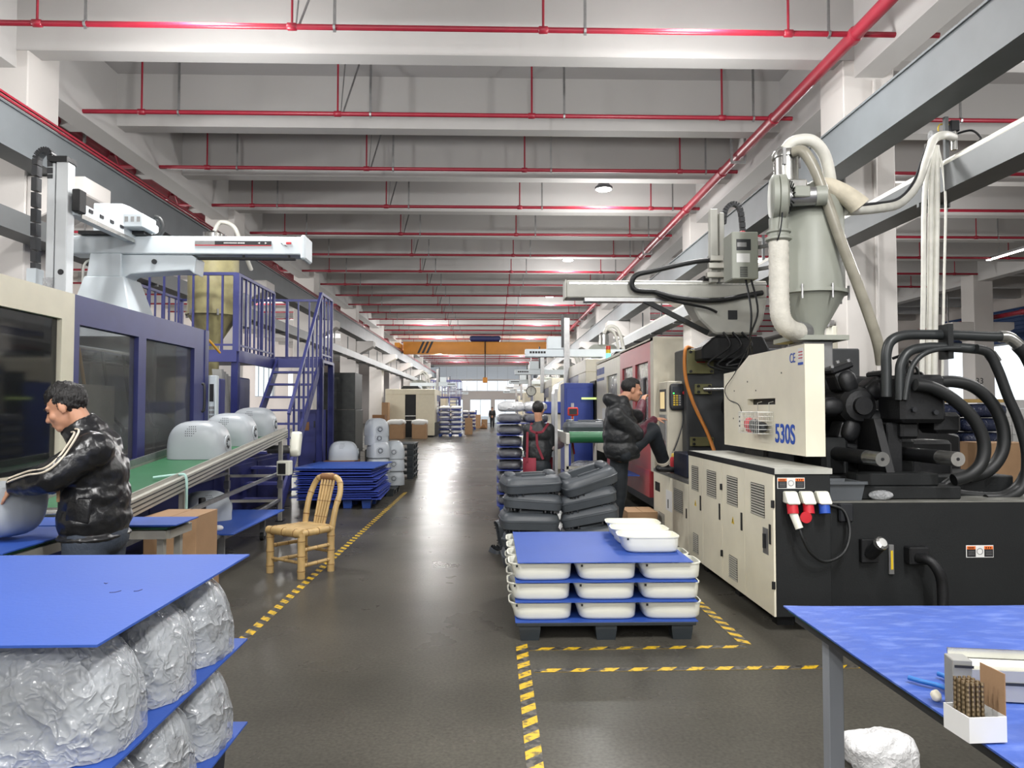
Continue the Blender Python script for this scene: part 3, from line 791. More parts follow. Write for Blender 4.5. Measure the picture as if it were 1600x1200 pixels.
# operator panel and switch post
p = B().box(XF - 0.02, 9.3, 1.30, XF + 0.09, 9.4, 1.95).build('operator_panel', ROBOT_W, t, bevel=0.012)
B().box(XF + 0.01, 9.295, 1.62, XF + 0.06, 9.3, 1.84).build('screen', DECAL_BLACK, p)
for i in range(4):
    for j in range(3): B().box(XF + 0.008 + j * 0.022, 9.294, 1.36 + i * 0.055, XF + 0.024 + j * 0.022, 9.3, 1.395 + i * 0.055).build('key', GALV, p)
p = B().box(-4.0, 10.3, 0.8, -3.78, 10.5, 1.95).build('switch_post', BLUE_EN, t, bevel=0.01)
for z in (1.42, 1.58, 1.72): B().lathe((-3.89, 10.3, z), [(0.024, 0), (0.024, 0.01), (0.014, 0.012), (0.014, 0.035)], 12, (0, -1, 0)).build('switch_knob', STEEL, p, smooth=40)
# injection unit, barrel and hopper
B().box(-5.2, 9.35, 0.8, -3.95, 13.2, 1.05).build('carriage', BLACK_EN, t, bevel=0.02)
B().cyl((-4.55, 9.3, 1.55), (-4.55, 12.3, 1.55), 0.2, n=20).build('barrel', GALV, t, smooth=40)
B().box(-4.95, 11.6, 1.05, -4.15, 12.7, 2.05).build('injection_block', BLUE_DK, t, bevel=0.02)
cov = B()
for i in range(7): cov.prism([(-4.06, 1.0), (-3.92, 1.0), (-3.92 - 0.1, 2.12 - 0.03 * i), (-4.16, 2.12 - 0.03 * i)], 'y', 11.0 + i * 0.1, 11.09 + i * 0.1)
cov.build('heat_shield', mat('shield_grey', (150, 150, 146), 0.5, 0.3, var=0.12), t)
HC = Vector((-4.55, 12.05, 0))
h = B().lathe(HC, [(0.1, 2.05), (0.1, 2.55), (0.13, 2.62), (0.39, 3.04), (0.42, 3.04), (0.42, 3.08), (0.39, 3.08), (0.39, 4.02), (0.36, 4.06), (0.0, 4.08)], 28).build('hopper', HOPPER_Y, t, smooth=35)
for i in range(6):
    a = i * PI / 3; B().obox(HC + Vector((0.42 * math.cos(a), 0.42 * math.sin(a), 3.06)), (0.03, 0.03, 0.1), Matrix.Rotation(a, 3, 'Z')).build('latch', GALV, h)
B().box(-4.13, 11.9, 2.85, -3.98, 12.2, 3.4).build('hopper_control_box', GALV, h, bevel=0.01)
vg = B().lathe(HC, [(0.15, 4.08), (0.15, 4.38), (0.1, 4.42), (0.0, 4.43)], 16).build('vacuum_loader', STEEL, t, smooth=40)
for i in range(4):
    a = i * PI / 2 + 0.4; B().cyl(HC + Vector((0.16 * math.cos(a), 0.16 * math.sin(a), 4.1)), HC + Vector((0.16 * math.cos(a), 0.16 * math.sin(a), 4.4)), 0.012, n=6).build('clamp_rod', GALV, vg)
B().tube(cr([HC + Vector((0, 0, 4.42)), HC + Vector((0.1, 0, 4.58)), HC + Vector((0.32, 0, 4.5)), HC + Vector((0.42, 0.1, 4.2)), HC + Vector((0.44, 0.5, 3.9))], 6), 0.035, 8).build('loader_hose', HOSE_W, vg, smooth=60)
B().tube(cr([(-5.2, 9.5, 2.5), (-4.3, 9.6, 2.62), (-3.9, 9.8, 2.55), (-3.75, 10.2, 2.3)], 6), 0.016, 6).build('yellow_cable', mat('yellow_cable', (206, 150, 40), 0.5, var=0.05), t, smooth=60)

# service platform with railing and stairs
t = thing('service_platform', 'blue steel service platform with railings and stairs beside the yellowed hopper', 'platform', (-4.4, 12.4, 0))
PZ = 2.40
B().box(-5.9, 11.2, PZ - 0.05, -5.1, 14.0, PZ).build('deck', BLUE_EN, t)
B().box(-4.0, 11.2, PZ - 0.05, -3.86, 14.0, PZ).build('deck', BLUE_EN, t)
B().box(-5.1, 12.6, PZ - 0.05, -4.0, 14.0, PZ).build('deck', BLUE_EN, t)
B().box(-3.86, 13.06, PZ - 0.05, -3.0, 14.0, PZ).build('landing', BLUE_EN, t)
B().box(-5.9, 11.16, PZ - 0.16, -3.86, 11.22, PZ + 0.02).build('edge_beam', BLUE_EN, t)
B().box(-3.90, 11.22, PZ - 0.16, -3.84, 13.1, PZ + 0.02).build('edge_beam', BLUE_EN, t)
B().box(-3.86, 13.04, PZ - 0.14, -3.0, 13.1, PZ + 0.02).build('edge_beam', BLUE_EN, t)
for x, y in ((-5.8, 11.25), (-3.9, 11.25), (-3.05, 13.95), (-5.8, 13.9), (-3.05, 13.1)): B().box(x - 0.05, y - 0.05, 0, x + 0.05, y + 0.05, PZ - 0.05).build('support_post', BLUE_DK, t)
def railing(p0, p1, n, h=1.18, big0=False, skip=()):
    p0, p1 = Vector(p0), Vector(p1); up = Vector((0, 0, 1))
    r = B().bar(p0 + up * h, p1 + up * h, 0.045, 0.045).build('handrail', BLUE_EN, t)
    B().bar(p0 + up * 0.1, p1 + up * 0.1, 0.03, 0.03).build('lower_rail', BLUE_EN, t)
    for i in range(n + 1):
        if (i == 0 and 0 in skip) or (i == n and 1 in skip): continue
        q = p0.lerp(p1, i / n); w = 0.028 if 0 < i < n else 0.05
        if i == 0 and big0: w = 0.09
        B().box(q.x - w / 2, q.y - w / 2, q.z, q.x + w / 2, q.y + w / 2, q.z + h).build('baluster', BLUE_EN, t)
railing((-5.85, 11.22, PZ), (-3.88, 11.22, PZ), 9, skip=(1,))
railing((-3.88, 11.22, PZ), (-3.88, 13.08, PZ), 9, big0=True)
railing((-3.88, 13.95, PZ), (-3.05, 13.95, PZ), 4, skip=(1,))
railing((-3.05, 13.1, PZ), (-3.05, 13.95, PZ), 3)
railing((-5.85, 13.95, PZ), (-3.88, 13.95, PZ), 8, skip=(1,))
railing((-5.85, 11.22, PZ), (-5.85, 13.95, PZ), 10, skip=(0, 1))
SB = 10.75                                             # stairs come down towards the camera
n = 11
for x in (-3.80, -3.06):
    B().prism([(13.08, PZ + 0.04), (13.08, PZ - 0.2), (SB, 0.0), (SB - 0.12, 0.0), (SB - 0.05, 0.2)], 'x', x - 0.02, x + 0.02).build('stringer', BLUE_EN, t)
for i in range(1, n):
    f = i / n; y = SB + (13.08 - SB) * f; z = PZ * f
    B().box(-3.78, y - 0.11, z - 0.035, -3.08, y + 0.11, z).build('tread', BLUE_EN, t)
up = Vector((0, 0, 1)); a, b_ = Vector((-3.05, 11.1, 0.45)), Vector((-3.05, 13.1, PZ + 0.02))
B().bar(a + up * 1.0, b_ + up * 1.16, 0.045, 0.045).build('stair_handrail', BLUE_EN, t)
for i in range(7):
    q = a.lerp(b_, i / 7); B().box(q.x - 0.015, q.y - 0.015, q.z - 0.1, q.x + 0.015, q.y + 0.015, q.z + 1.0 + 0.16 * i / 7).build('stair_baluster', BLUE_EN, t)
t = thing('electrical_cabinet', 'dark blue electrical cabinet standing under the stair landing', 'cabinet', (-3.28, 13.5, 0))
B().box(-3.46, 13.2, 0.0, -3.12, 13.88, 1.52).build('body', BLUE_EN, t, bevel=0.01)
B().box(-3.44, 13.185, 0.08, -3.14, 13.2, 1.46).build('door', BLUE_EN, t, bevel=0.006)
for z in (0.5, 1.2): B().box(-3.18, 13.175, z, -3.155, 13.185, z + 0.12).build('latch', BLACK_PL, t)
B().box(-3.36, 13.178, 1.15, -3.26, 13.186, 1.3).build('notice', CARDB2, t)

# ================================================================ take-out robot over the left machine
t = thing('take_out_robot', 'white take-out robot with long cross beam standing on the blue machine', 'robot', (-4.45, 9.2, 2.5))
ped = B()
def frus(b, x0, x1, y0, y1, z0, X0, X1, Y0_, Y1_, z1):
    b.add([(x0,y0,z0),(x1,y0,z0),(x1,y1,z0),(x0,y1,z0),(X0,Y0_,z1),(X1,Y0_,z1),(X1,Y1_,z1),(X0,Y1_,z1)], [(3,2,1,0),(4,5,6,7),(0,1,5,4),(1,2,6,5),(2,3,7,6),(3,0,4,7)])
frus(ped, -5.1, -4.2, 8.75, 9.55, 2.36, -4.93, -4.46, 8.95, 9.4, 3.18)
ped.build('pedestal', ROBOT_W, t, bevel=0.012)
col_ = B(); frus(col_, -4.91, -4.5, 8.97, 9.38, 3.18, -4.87, -4.5, 8.97, 9.38, 3.46); col_.build('column', ROBOT_W, t, bevel=0.008)
for x in (-4.86, -4.66, -4.5): B().prism([(8.76, 2.4), (8.95, 3.16), (8.97, 3.16), (8.97, 2.4)], 'x', x - 0.01, x + 0.01).build('gusset', ROBOT_W, t)
B().prism([(-4.55, 3.12), (-4.42, 3.22), (-3.7, 3.27), (-3.64, 3.22), (-3.62, 3.42), (-3.68, 3.46), (-4.55, 3.46)], 'y', 9.02, 9.3).build('bracket_arm', ROBOT_W, t, bevel=0.015, seg=2)
B().cyl((-4.12, 9.0, 3.37), (-4.12, 9.03, 3.37), 0.03, n=16).build('plug', BLACK_PL, t)
bm_ = B().box(-5.16, 8.98, 3.46, -2.32, 9.28, 3.68).build('cross_beam', ROBOT_W, t, bevel=0.012)
B().box(-2.345, 8.96, 3.40, -2.28, 9.3, 3.70).build('end_cap', ROBOT_W, bm_, bevel=0.02)
B().box(-3.62, 8.972, 3.575, -3.3, 8.981, 3.62).build('label_stripe', GALV, bm_)
B().box(-3.38, 8.971, 3.57, -2.70, 8.98, 3.62).build('label_stripe', DECAL_BLACK, bm_)
B().box(-3.62, 8.970, 3.562, -2.70, 8.98, 3.57).build('label_stripe', DECAL_RED, bm_)
print_marks('lettering', DECAL_WHITE, bm_, (-3.27, 8.969, 3.588), (1, 0, 0), (0, 0, 1), [0.012] * 9 + [0.0, 0.016, 0.016, 0.016, 0.016], 0.014, 0.006)
B().prism([(-2.86, 3.596), (-2.835, 3.607), (-2.835, 3.585)], 'y', 8.969, 8.9715).build('arrow_mark', DECAL_WHITE, bm_)
B().prism([(-2.75, 3.596), (-2.775, 3.607), (-2.775, 3.585)], 'y', 8.969, 8.9715).build('arrow_mark', DECAL_WHITE, bm_)
B().box(-2.52, 8.97, 3.585, -2.46, 8.979, 3.61).build('logo', DECAL_RED, bm_)
B().prism([(-2.58, 3.60), (-2.55, 3.575), (-2.53, 3.575), (-2.50, 3.56), (-2.52, 3.56), (-2.56, 3.58), (-2.58, 3.59)], 'y', 8.971, 8.979).build('logo', DECAL_BLACK, bm_)
B().box(-3.6, 9.0, 3.40, -2.42, 9.06, 3.425).build('sensor_rail', BLACK_EN, bm_)
for x in (-3.05, -2.5): B().box(x - 0.01, 9.02, 3.42, x + 0.01, 9.05, 3.47).build('rail_hanger', BLACK_EN, bm_)
B().box(-4.98, 8.9, 3.68, -4.2, 9.35, 3.72).build('slide', BLACK_ST, t)
cg = B().prism([(-4.86, 3.72), (-4.2, 3.72), (-4.2, 3.86), (-4.42, 4.04), (-4.52, 4.08), (-4.86, 4.08)], 'y', 9.0, 9.3).build('carriage', ROBOT_W, t, bevel=0.01)
B().box(-4.35, 8.7, 3.72, -4.12, 9.05, 3.88).build('drive_cover', ROBOT_W, cg, bevel=0.008)
for i in range(3): B().box(-4.33 + i * 0.07, 8.697, 3.78, -4.29 + i * 0.07, 8.7, 3.84).build('vent', GALV, cg)
B().tube([(-4.16 + 0.1 * math.cos(a), 9.1, 3.82 + 0.12 * math.sin(a)) for a in [R(k) for k in range(-100, 110, 15)]], 0.03, 8).build('cable_loop', RUBBER, cg, smooth=60)
arm = B().box(-4.46, 7.72, 3.60, -4.34, 9.0, 3.75).build('reach_arm', ROBOT_W, t, bevel=0.008)
B().box(-4.335, 7.8, 3.585, -4.325, 8.95, 3.63).build('guide', STEEL, arm)
for i in range(4): B().box(-4.339, 7.95 + i * 0.22, 3.69, -4.333, 8.03 + i * 0.22, 3.725).build('slot', DECAL_BLACK, arm)
va = B().box(-4.50, 7.62, 2.0, -4.38, 7.76, 4.14).build('vertical_arm', mat('robot_profile', (196, 200, 202), 0.4, 0.25, var=0.04), t, bevel=0.008)
B().box(-4.60, 7.64, 2.0, -4.52, 7.74, 4.12).build('vertical_arm_back', mat('robot_profile', (196, 200, 202)), t, bevel=0.006)
B().box(-4.56, 7.60, 4.12, -4.38, 7.78, 4.18).build('top_block', BLACK_ST, va)
B().cyl((-4.43, 7.615, 2.98), (-4.43, 7.622, 2.98), 0.03, n=16).build('badge', DECAL_BLACK, va)
cp = cr([(-4.72, 7.68, 3.0), (-4.73, 7.68, 3.5), (-4.73, 7.68, 4.1), (-4.70, 7.68, 4.22), (-4.63, 7.68, 4.26), (-4.58, 7.68, 4.2), (-4.57, 7.68, 3.95)], 8)
ch = B()
for a_, b2 in zip(cp[::2], cp[2::2]): ch.bar(Vector(a_).lerp(b2, 0.04), Vector(a_).lerp(b2, 0.92), 0.09, 0.055, up=(1, 0, 0))
ch.build('cable_chain', BLACK_PL, t)
B().box(-4.78, 7.62, 2.82, -4.68, 7.76, 3.02).build('chain_bracket', ROBOT_W, t, bevel=0.006)
B().box(-4.6, 7.6, 2.75, -4.5, 7.62, 2.92).build('clear_plate', CLEAR2, t)
B().box(-4.36, 7.66, 3.62, -4.28, 7.8, 3.86).build('arm_motor', BLACK_ST, t, bevel=0.01)
B().tube(cr([(-4.9, 9.2, 3.44), (-5.0, 9.1, 3.36), (-5.02, 9.1, 3.1), (-5.0, 9.1, 2.7)], 6), 0.014, 6).build('air_hose', HOSE_W, t, smooth=60)

t.location.z -= 0.05
# ================================================================ bamboo chair
t = thing('bamboo_chair', 'low bamboo chair with a curved slatted back beside the hazard tape', 'chair', (-1.79, 7.0, 0))
C0 = Vector((-1.79, 7.0, 0)); ca = R(-36)
cM = Matrix.Rotation(ca, 3, 'Z')
def cl(x, y, z): return C0 + cM @ Vector((x, y, z))
BAMBOO_D = mat('bamboo_node', (120, 86, 48), 0.5, var=0.2)
def cane(nm, pts, r, n=10, nodes=3):
    P = [Vector(p) for p in pts]
    P = cr(P, 5) if len(P) > 2 else [P[0].lerp(P[1], i / (nodes * 6)) for i in range(nodes * 6 + 1)]
    rs = [r * (1.12 if i % 6 == 3 else 1.0) for i in range(len(P))]
    o = B().tube(P, rs, n).build(nm, BAMBOO, t, smooth=60)
    nb = B()
    for i in range(3, len(P) - 2, 6): nb.tube([P[i].lerp(P[i + 1], -0.12), P[i].lerp(P[i + 1], 0.12)], r * 1.15, n)
    if nb.v: nb.build('cane_node', BAMBOO_D, o)
    return o
SH = 0.43; W2 = 0.235
for x, y in ((-W2, -0.2), (W2, -0.2), (-W2 + 0.03, 0.2), (W2 - 0.03, 0.2)): cane('leg', [cl(x, y, 0), cl(x, y, SH)], 0.036)
for z in (0.12, 0.27):
    for s in (-1, 1): cane('stretcher', [cl(s * W2, -0.2, z), cl(s * (W2 - 0.03), 0.2, z)], 0.019)
cane('stretcher', [cl(-W2, -0.2, 0.15), cl(W2, -0.2, 0.15)], 0.015)
cane('stretcher', [cl(-W2 + 0.03, 0.2, 0.2), cl(W2 - 0.03, 0.2, 0.2)], 0.015)
cane('seat_frame', [cl(-W2 - 0.02, -0.21, SH), cl(W2 + 0.02, -0.21, SH)], 0.04)
for s in (-1, 1): cane('seat_frame', [cl(s * W2, -0.21, SH), cl(s * (W2 - 0.03), 0.22, SH)], 0.034)
cane('seat_frame', [cl(-W2 + 0.02, 0.21, SH), cl(W2 - 0.02, 0.21, SH)], 0.034)
for i in range(7):
    x = -0.17 + i * 0.057; B().obox(cl(x, 0, SH + 0.03), (0.048, 0.44, 0.012), cM).build('seat_slat', BAMBOO, t, bevel=0.004)
cane('back_hoop', [cl(-W2 + 0.03, 0.21, SH), cl(-W2 + 0.02, 0.25, SH + 0.2), cl(-W2 + 0.02, 0.31, SH + 0.36), cl(-0.15, 0.345, SH + 0.48), cl(0, 0.355, SH + 0.51), cl(0.15, 0.345, SH + 0.48), cl(W2 - 0.02, 0.31, SH + 0.36), cl(W2 - 0.02, 0.25, SH + 0.2), cl(W2 - 0.03, 0.21, SH)], 0.03)
for i in range(5):
    x = -0.09 + i * 0.045; cane('back_slat', [cl(x * 0.8, 0.22, SH + 0.02), cl(x, 0.345, SH + 0.49)], 0.014, 8)
B().tube([cl(x, 0.35, SH + 0.5) for x in (-0.1, 0.0, 0.1)], 0.036, 10).build('top_wrap', CARDB2, t, smooth=60)
t.scale = (0.93, 0.93, 0.93)

# ================================================================ cartons, film roll and tables by the man on the left
def carton(x0, y0, x1, y1, z0, z1, label, group=None, m=None):
    t = thing('carton', label, 'carton', ((x0 + x1) / 2, (y0 + y1) / 2, z0), group)
    b = B().box(x0, y0, z0, x1, y1, z1).build('body', m or CARDBOARD, t, bevel=0.004)
    xm = (x0 + x1) / 2
    B().box(x0, y0 - 0.001, z1 - 0.001, xm - 0.003, y1 + 0.001, z1 + 0.005).build('flap', m or CARDBOARD, t)
    B().box(xm + 0.003, y0 - 0.001, z1 - 0.001, x1, y1 + 0.001, z1 + 0.005).build('flap', m or CARDBOARD, t)
    return t
carton(-2.45, 5.3, -2.08, 5.7, 0.0, 0.37, 'brown carton on the floor under the conveyor end', 'cartons by the conveyor end')
carton(-2.46, 5.28, -2.09, 5.68, 0.377, 0.76, 'brown carton stacked on another by the conveyor end', 'cartons by the conveyor end')
t = thing('film_roll', 'roll of white stretch film standing before the brown cartons', 'roll', (-2.24, 5.0, 0))
B().lathe((-2.24, 5.0, 0), [(0.036, 0.0), (0.066, 0.0), (0.066, 0.5), (0.036, 0.5)], 24).build('film', film('stretch_film', (225, 228, 228), 0.85, rough=0.2, bump=0.2), t, smooth=40)
B().lathe((-2.24, 5.0, 0), [(0.0, 0.0), (0.035, 0.0), (0.035, 0.53), (0.028, 0.53), (0.028, 0.3), (0.0, 0.3)], 20).build('core', CARDBOARD, t, smooth=40)
def table(nm, x0, y0, x1, y1, z, label, legs, m=ALU, boards=((0.0, 'board', BLUE_BOARD),)):
    t = thing(nm, label, 'table', ((x0 + x1) / 2, (y0 + y1) / 2, 0))
    B().box(x0, y0, z - 0.03, x1, y1, z - 0.01).build('table_top', mat('green_mat', (38, 92, 70), 0.6, var=0.1), t)
    for a, c in (((x0, y0), (x1, y0)), ((x1, y0), (x1, y1)), ((x0, y1), (x1, y1)), ((x0, y0), (x0, y1))):
        B().bar((*a, z - 0.06), (*c, z - 0.06), 0.04, 0.05).build('apron', m, t)
    for x, y in legs: B().box(x - 0.02, y - 0.02, 0, x + 0.02, y + 0.02, z - 0.035).build('leg', m, t)
    for i, (dx, nm2, mm) in enumerate(boards): B().box(x0 + 0.01 + dx, y0 - 0.03 - dx * 0.3, z - 0.01 + i * 0.008, x1 + 0.03 + dx, y1 - 0.02, z - 0.003 + i * 0.008).build(nm2, mm, t)
    return t
table('work_table', -3.35, 3.62, -2.36, 4.42, 0.84, 'work table with a blue board in front of the man in the padded jacket', [(-3.3, 3.66), (-2.42, 3.66), (-3.3, 4.38), (-2.42, 4.38)])
table('packing_table', -2.95, 4.56, -1.98, 4.88, 0.82, 'narrow table with blue sheets under the low end of the conveyor', [(-2.9, 4.6), (-2.03, 4.6), (-2.9, 4.84), (-2.03, 4.84)], boards=((0.0, 'board', BLUE_BOARD2), (0.04, 'board', BLUE_BOARD)))
shell((-2.60, 3.98, 1.125), (PI, 0, R(158)), 'upturned grey dome shell held by the man in the padded jacket', 'grey shells in the works', 0.74)
B().sell((-2.82, 3.66, 0.90), (0.09, 0.07, 0.06), 0.9, 0.9, 16, 10).build('plastic_bag', CLEAR2, label='small clear plastic bag at the edge of the work table', cat='bag', smooth=60)

# ================================================================ injection machine on the right
t = thing('injection_machine', 'injection moulding machine with blue 530S lettering, cream cabinets and black hydraulic end', 'machine', (3.0, 8.5, 0)); RM = t
XC = 1.93
# bed
bed = B().box(XC + 0.40, 5.1, 0.10, 4.35, 13.9, 0.87).build('bed', BLACK_EN, t, bevel=0.006)
B().box(XC + 0.42, 5.094, 0.12, 2.36, 5.1, 0.86).build('seam_panel', BLACK_EN, bed)
B().box(2.38, 5.06, 0.10, 4.35, 5.1, 0.155).build('sump_rail', BLACK_ST, bed)
for x in (2.1, 3.0, 4.1):
    for y in (5.4, 9.0, 13.4): B().cyl((x, y, 0), (x, y, 0.1), 0.07, n=14).build('levelling_foot', BLACK_ST, bed)
B().box(XC + 0.40, 5.1, 0.87, 4.35, 13.9, 0.878).build('bed_top', mat('bed_top_grey', (120, 120, 114), 0.55, 0.2, var=0.25, scale=7), bed)
# cabinets on the aisle side
cab = B().box(XC, 5.0, 0.11, XC + 0.38, 7.18, 1.08).build('control_cabinet', BLACK_EN, t, bevel=0.004)
B().box(XC - 0.012, 4.99, 1.08, XC + 0.39, 7.2, 1.118).build('cabinet_top', mat('cabinet_top', (176, 176, 168), 0.5, var=0.2, scale=7), cab)
B().box(XC - 0.016, 4.985, 1.075, XC - 0.01, 7.2, 1.12).build('top_edge', BLACK_ST, cab)
for y in (5.2, 6.0, 6.9): B().box(XC + 0.08, y, 0, XC + 0.2, y + 0.1, 0.11).build('plinth', BLACK_ST, cab)
def louvre(d, y0, y1, z0, z1, n):
    B().box(XC - 0.0165, y0, z0, XC - 0.0145, y1, z1).build('vent', BLACK_ST, d)
    b = B()
    for i in range(n):
        z = z0 + (z1 - z0) * (i + 0.5) / n; h = (z1 - z0) / n * 0.5
        b.prism([(XC - 0.016, z - h / 2), (XC - 0.024, z - h / 2), (XC - 0.017, z + h / 2), (XC - 0.016, z + h / 2)], 'y', y0, y1)
    o = b.build('louvre_blades', mat('louvre_grey', (158, 156, 144), 0.5), d); o['kind'] = 'stuff'
def cab_door(y0, y1, z0, z1, up_vent=True, low=False, tri=False, handle=False):
    d = B().box(XC - 0.015, y0 + 0.004, z0, XC, y1 - 0.004, z1).build('door', CREAM, t, bevel=0.003)
    w = y1 - y0; ym = (y0 + y1) / 2; H = z1 - z0
    if up_vent: louvre(d, ym - w * 0.22, ym + w * 0.25, z1 - 0.32, z1 - 0.09, 12)
    if low: louvre(d, ym - w * 0.18, ym + w * 0.18, z0 + 0.06, z0 + 0.24, 10)
    if tri:
        zz = z0 + H * 0.52
        B().prism([(ym - 0.03, zz), (ym + 0.03, zz), (ym, zz + 0.055)], 'x', XC - 0.0175, XC - 0.015).build('warning_triangle', DECAL_YELLOW, d)
        B().box(XC - 0.019, ym - 0.004, zz + 0.012, XC - 0.017, ym + 0.004, zz + 0.036).build('bolt_mark', DECAL_BLACK, d)
    yb = y0 + 0.05
    B().box(XC - 0.022, yb, z0 + H * 0.5, XC - 0.015, yb + 0.025, z0 + H * 0.64).build('lock', BLACK_ST, d)
    if handle:
        B().box(XC - 0.018, y0 + 0.1, z0 + 0.4, XC - 0.015, y0 + 0.2, z0 + 0.58).build('handle_plate', GALV, d)
        B().box(XC - 0.035, y0 + 0.14, z0 + 0.44, XC - 0.018, y0 + 0.16, z0 + 0.54).build('door_handle', BLACK_PL, d)
    return d
d1 = cab_door(5.0, 5.58, 0.11, 1.075, handle=True)
d2 = cab_door(5.58, 6.13, 0.11, 1.075, low=True, tri=True)
d3 = cab_door(6.13, 6.70, 0.11, 1.075)
d4 = cab_door(6.70, 7.18, 0.11, 1.075, low=True, tri=True)
for y in (5.0, 6.13):
    for z in (0.3, 0.85): B().cyl((XC - 0.02, y, z), (XC - 0.02, y, z + 0.05), 0.013, n=8).build('hinge', BLACK_ST, cab)
low = B().box(XC, 7.2, 0.11, XC + 0.38, 8.75, 0.79).build('low_cabinet', BLACK_EN, t)
B().box(XC - 0.012, 7.2, 0.79, XC + 0.39, 8.76, 0.825).build('low_cabinet_top', mat('chequer_grey', (120, 120, 116), 0.5, 0.3, var=0.3, scale=40), low)
d5 = cab_door(7.2, 7.95, 0.11, 0.785); d6 = cab_door(7.95, 8.75, 0.11, 0.785, up_vent=False, low=True)
B().box(XC - 0.018, 7.85, 0.42, XC - 0.0152, 8.12, 0.64).build('paper_notice', PAPER_W, d5)
for i in range(3): B().box(XC - 0.025, 8.42 + i * 0.08, 0.58, XC - 0.015, 8.47 + i * 0.08, 0.68).build('switch', DECAL_BLACK, d6)
# end face: warning label, sockets with plug and cable
ef = 5.0
def warn_label(x0, z1, w, h, y, par):
    b = B().box(x0, y - 0.003, z1 - h, x0 + w, y, z1).build('warning_label', DECAL_WHITE, par, bevel=0.001)
    for xx in (x0 + 0.005, x0 + w * 0.66):
        B().box(xx, y - 0.004, z1 - h * 0.32, xx + w * 0.32, y - 0.003, z1 - h * 0.07).build('label_band', DECAL_ORANGE, b)
        B().box(xx, y - 0.004, z1 - h * 0.94, xx + w * 0.32, y - 0.003, z1 - h * 0.32).build('label_text_block', DECAL_BLACK, b)
        print_marks('lettering', DECAL_BLACK, b, (xx + w * 0.05, y - 0.0045, z1 - h * 0.26), (1, 0, 0), (0, 0, 1), [w * 0.025] * 6 if xx < x0 + 0.01 else [w * 0.04] * 3, h * 0.12, w * (0.012 if xx < x0 + 0.01 else 0.04))
        for k in range(3): B().box(xx + 0.01, y - 0.005, z1 - h * (0.5 + 0.14 * k), xx + w * 0.28, y - 0.004, z1 - h * (0.46 + 0.14 * k)).build('label_line', GALV, b)
    B().lathe((x0 + w * 0.5, y - 0.003, z1 - h * 0.5), [(h * 0.22, 0), (h * 0.27, 0), (h * 0.27, 0.001), (h * 0.22, 0.001)], 16, (0, -1, 0)).build('label_ring', GALV, b)
    return b
warn_label(XC + 0.012, 1.055, 0.19, 0.075, 5.0, cab)
for i, (m_, plug) in enumerate(((DECAL_RED, True), (DECAL_RED, False), (DECAL_BLUE, False))):
    x = XC + 0.09 + i * 0.108
    s = B().prism([(4.998, 0.965), (4.95, 0.965), (4.90, 0.90), (4.89, 0.885), (4.998, 0.885)], 'x', x - 0.043, x + 0.043).build('socket', WHITE_PL, t, bevel=0.008)
    B().cyl((x, 4.94, 0.885), (x, 4.925, 0.82), 0.036, n=16).build('socket_ring', m_, s, smooth=40)
    if plug:
        B().cyl((x, 4.93, 0.83), (x + 0.03, 4.90, 0.725), 0.028, 0.026, n=14).build('plug', WHITE_PL, s, smooth=40)
    elif i == 1: B().lathe((x - 0.035, 4.90, 0.80), [(0.0, 0), (0.038, 0), (0.038, 0.012), (0, 0.014)], 18, (0, -1, 0)).build('hinged_cap', DECAL_RED, s, smooth=40)
x = XC + 0.12
B().tube(cr([(x, 4.90, 0.725), (x + 0.02, 4.89, 0.66), (x + 0.08, 4.9, 0.56), (x + 0.19, 4.93, 0.50), (x + 0.33, 4.97, 0.55), (x + 0.40, 5.02, 0.68), (x + 0.38, 5.06, 0.82), (x + 0.28, 5.08, 0.86)], 7), 0.012, 8).build('power_cable', RUBBER, t, smooth=60)
B().box(2.40, 5.06, 0.74, 2.50, 5.1, 0.87).build('cable_clip', BLACK_PL, t, bevel=0.01)
# fittings on the black end
q = pt(1355, 857, 5.1)
fl = B().box(q.x - 0.06, 5.055, q.z - 0.09, q.x + 0.06, 5.1, q.z + 0.07).build('oil_filler', BLACK_ST, t, bevel=0.005)
B().cyl((q.x, 5.06, q.z - 0.03), (q.x + 0.02, 4.97, q.z + 0.05), 0.045, n=14).build('filler_neck', BLACK_ST, fl, smooth=40)
B().lathe((q.x + 0.02, 4.985, q.z + 0.045), [(0.042, 0), (0.046, 0.01), (0.046, 0.04), (0.03, 0.05), (0.0, 0.05)], 12, (0.2, -0.8, 0.5)).build('filler_cap', STEEL, fl)
q = pt(1391, 873, 5.1)
sg = B().box(q.x - 0.018, 5.08, q.z - 0.105, q.x + 0.018, 5.1, q.z + 0.1).build('sight_gauge', GALV, t, bevel=0.003)
B().box(q.x - 0.008, 5.076, q.z - 0.07, q.x + 0.008, 5.08, q.z + 0.06).build('gauge_glass', DECAL_YELLOW, sg)
q = pt(1425, 868, 5.1)
pb = B().box(q.x - 0.06, 5.02, q.z - 0.05, q.x + 0.08, 5.1, q.z + 0.07).build('pipe_block', BLACK_ST, t, bevel=0.008)
B().tube(cr([(q.x + 0.0, 5.02, q.z + 0.0), (q.x + 0.03, 4.95, q.z), (q.x + 0.07, 4.92, q.z - 0.06), (q.x + 0.1, 4.92, q.z - 0.16), (q.x + 0.1, 4.92, q.z - 0.36)], 6), 0.035, 12).build('elbow_pipe', BLACK_ST, pb, smooth=60)
B().lathe((q.x + 0.1, 4.92, q.z - 0.38), [(0.08, 0), (0.08, 0.03)], 16).build('pipe_flange', BLACK_ST, pb)
B().box(q.x - 0.02, 4.85, q.z - 0.53, q.x + 0.18, 5.1, q.z - 0.38).build('pump_block', BLACK_ST, pb, bevel=0.02)
q = pt(1509, 852, 5.1); warn_label(q.x, q.z, 0.195, 0.085, 5.1, bed)

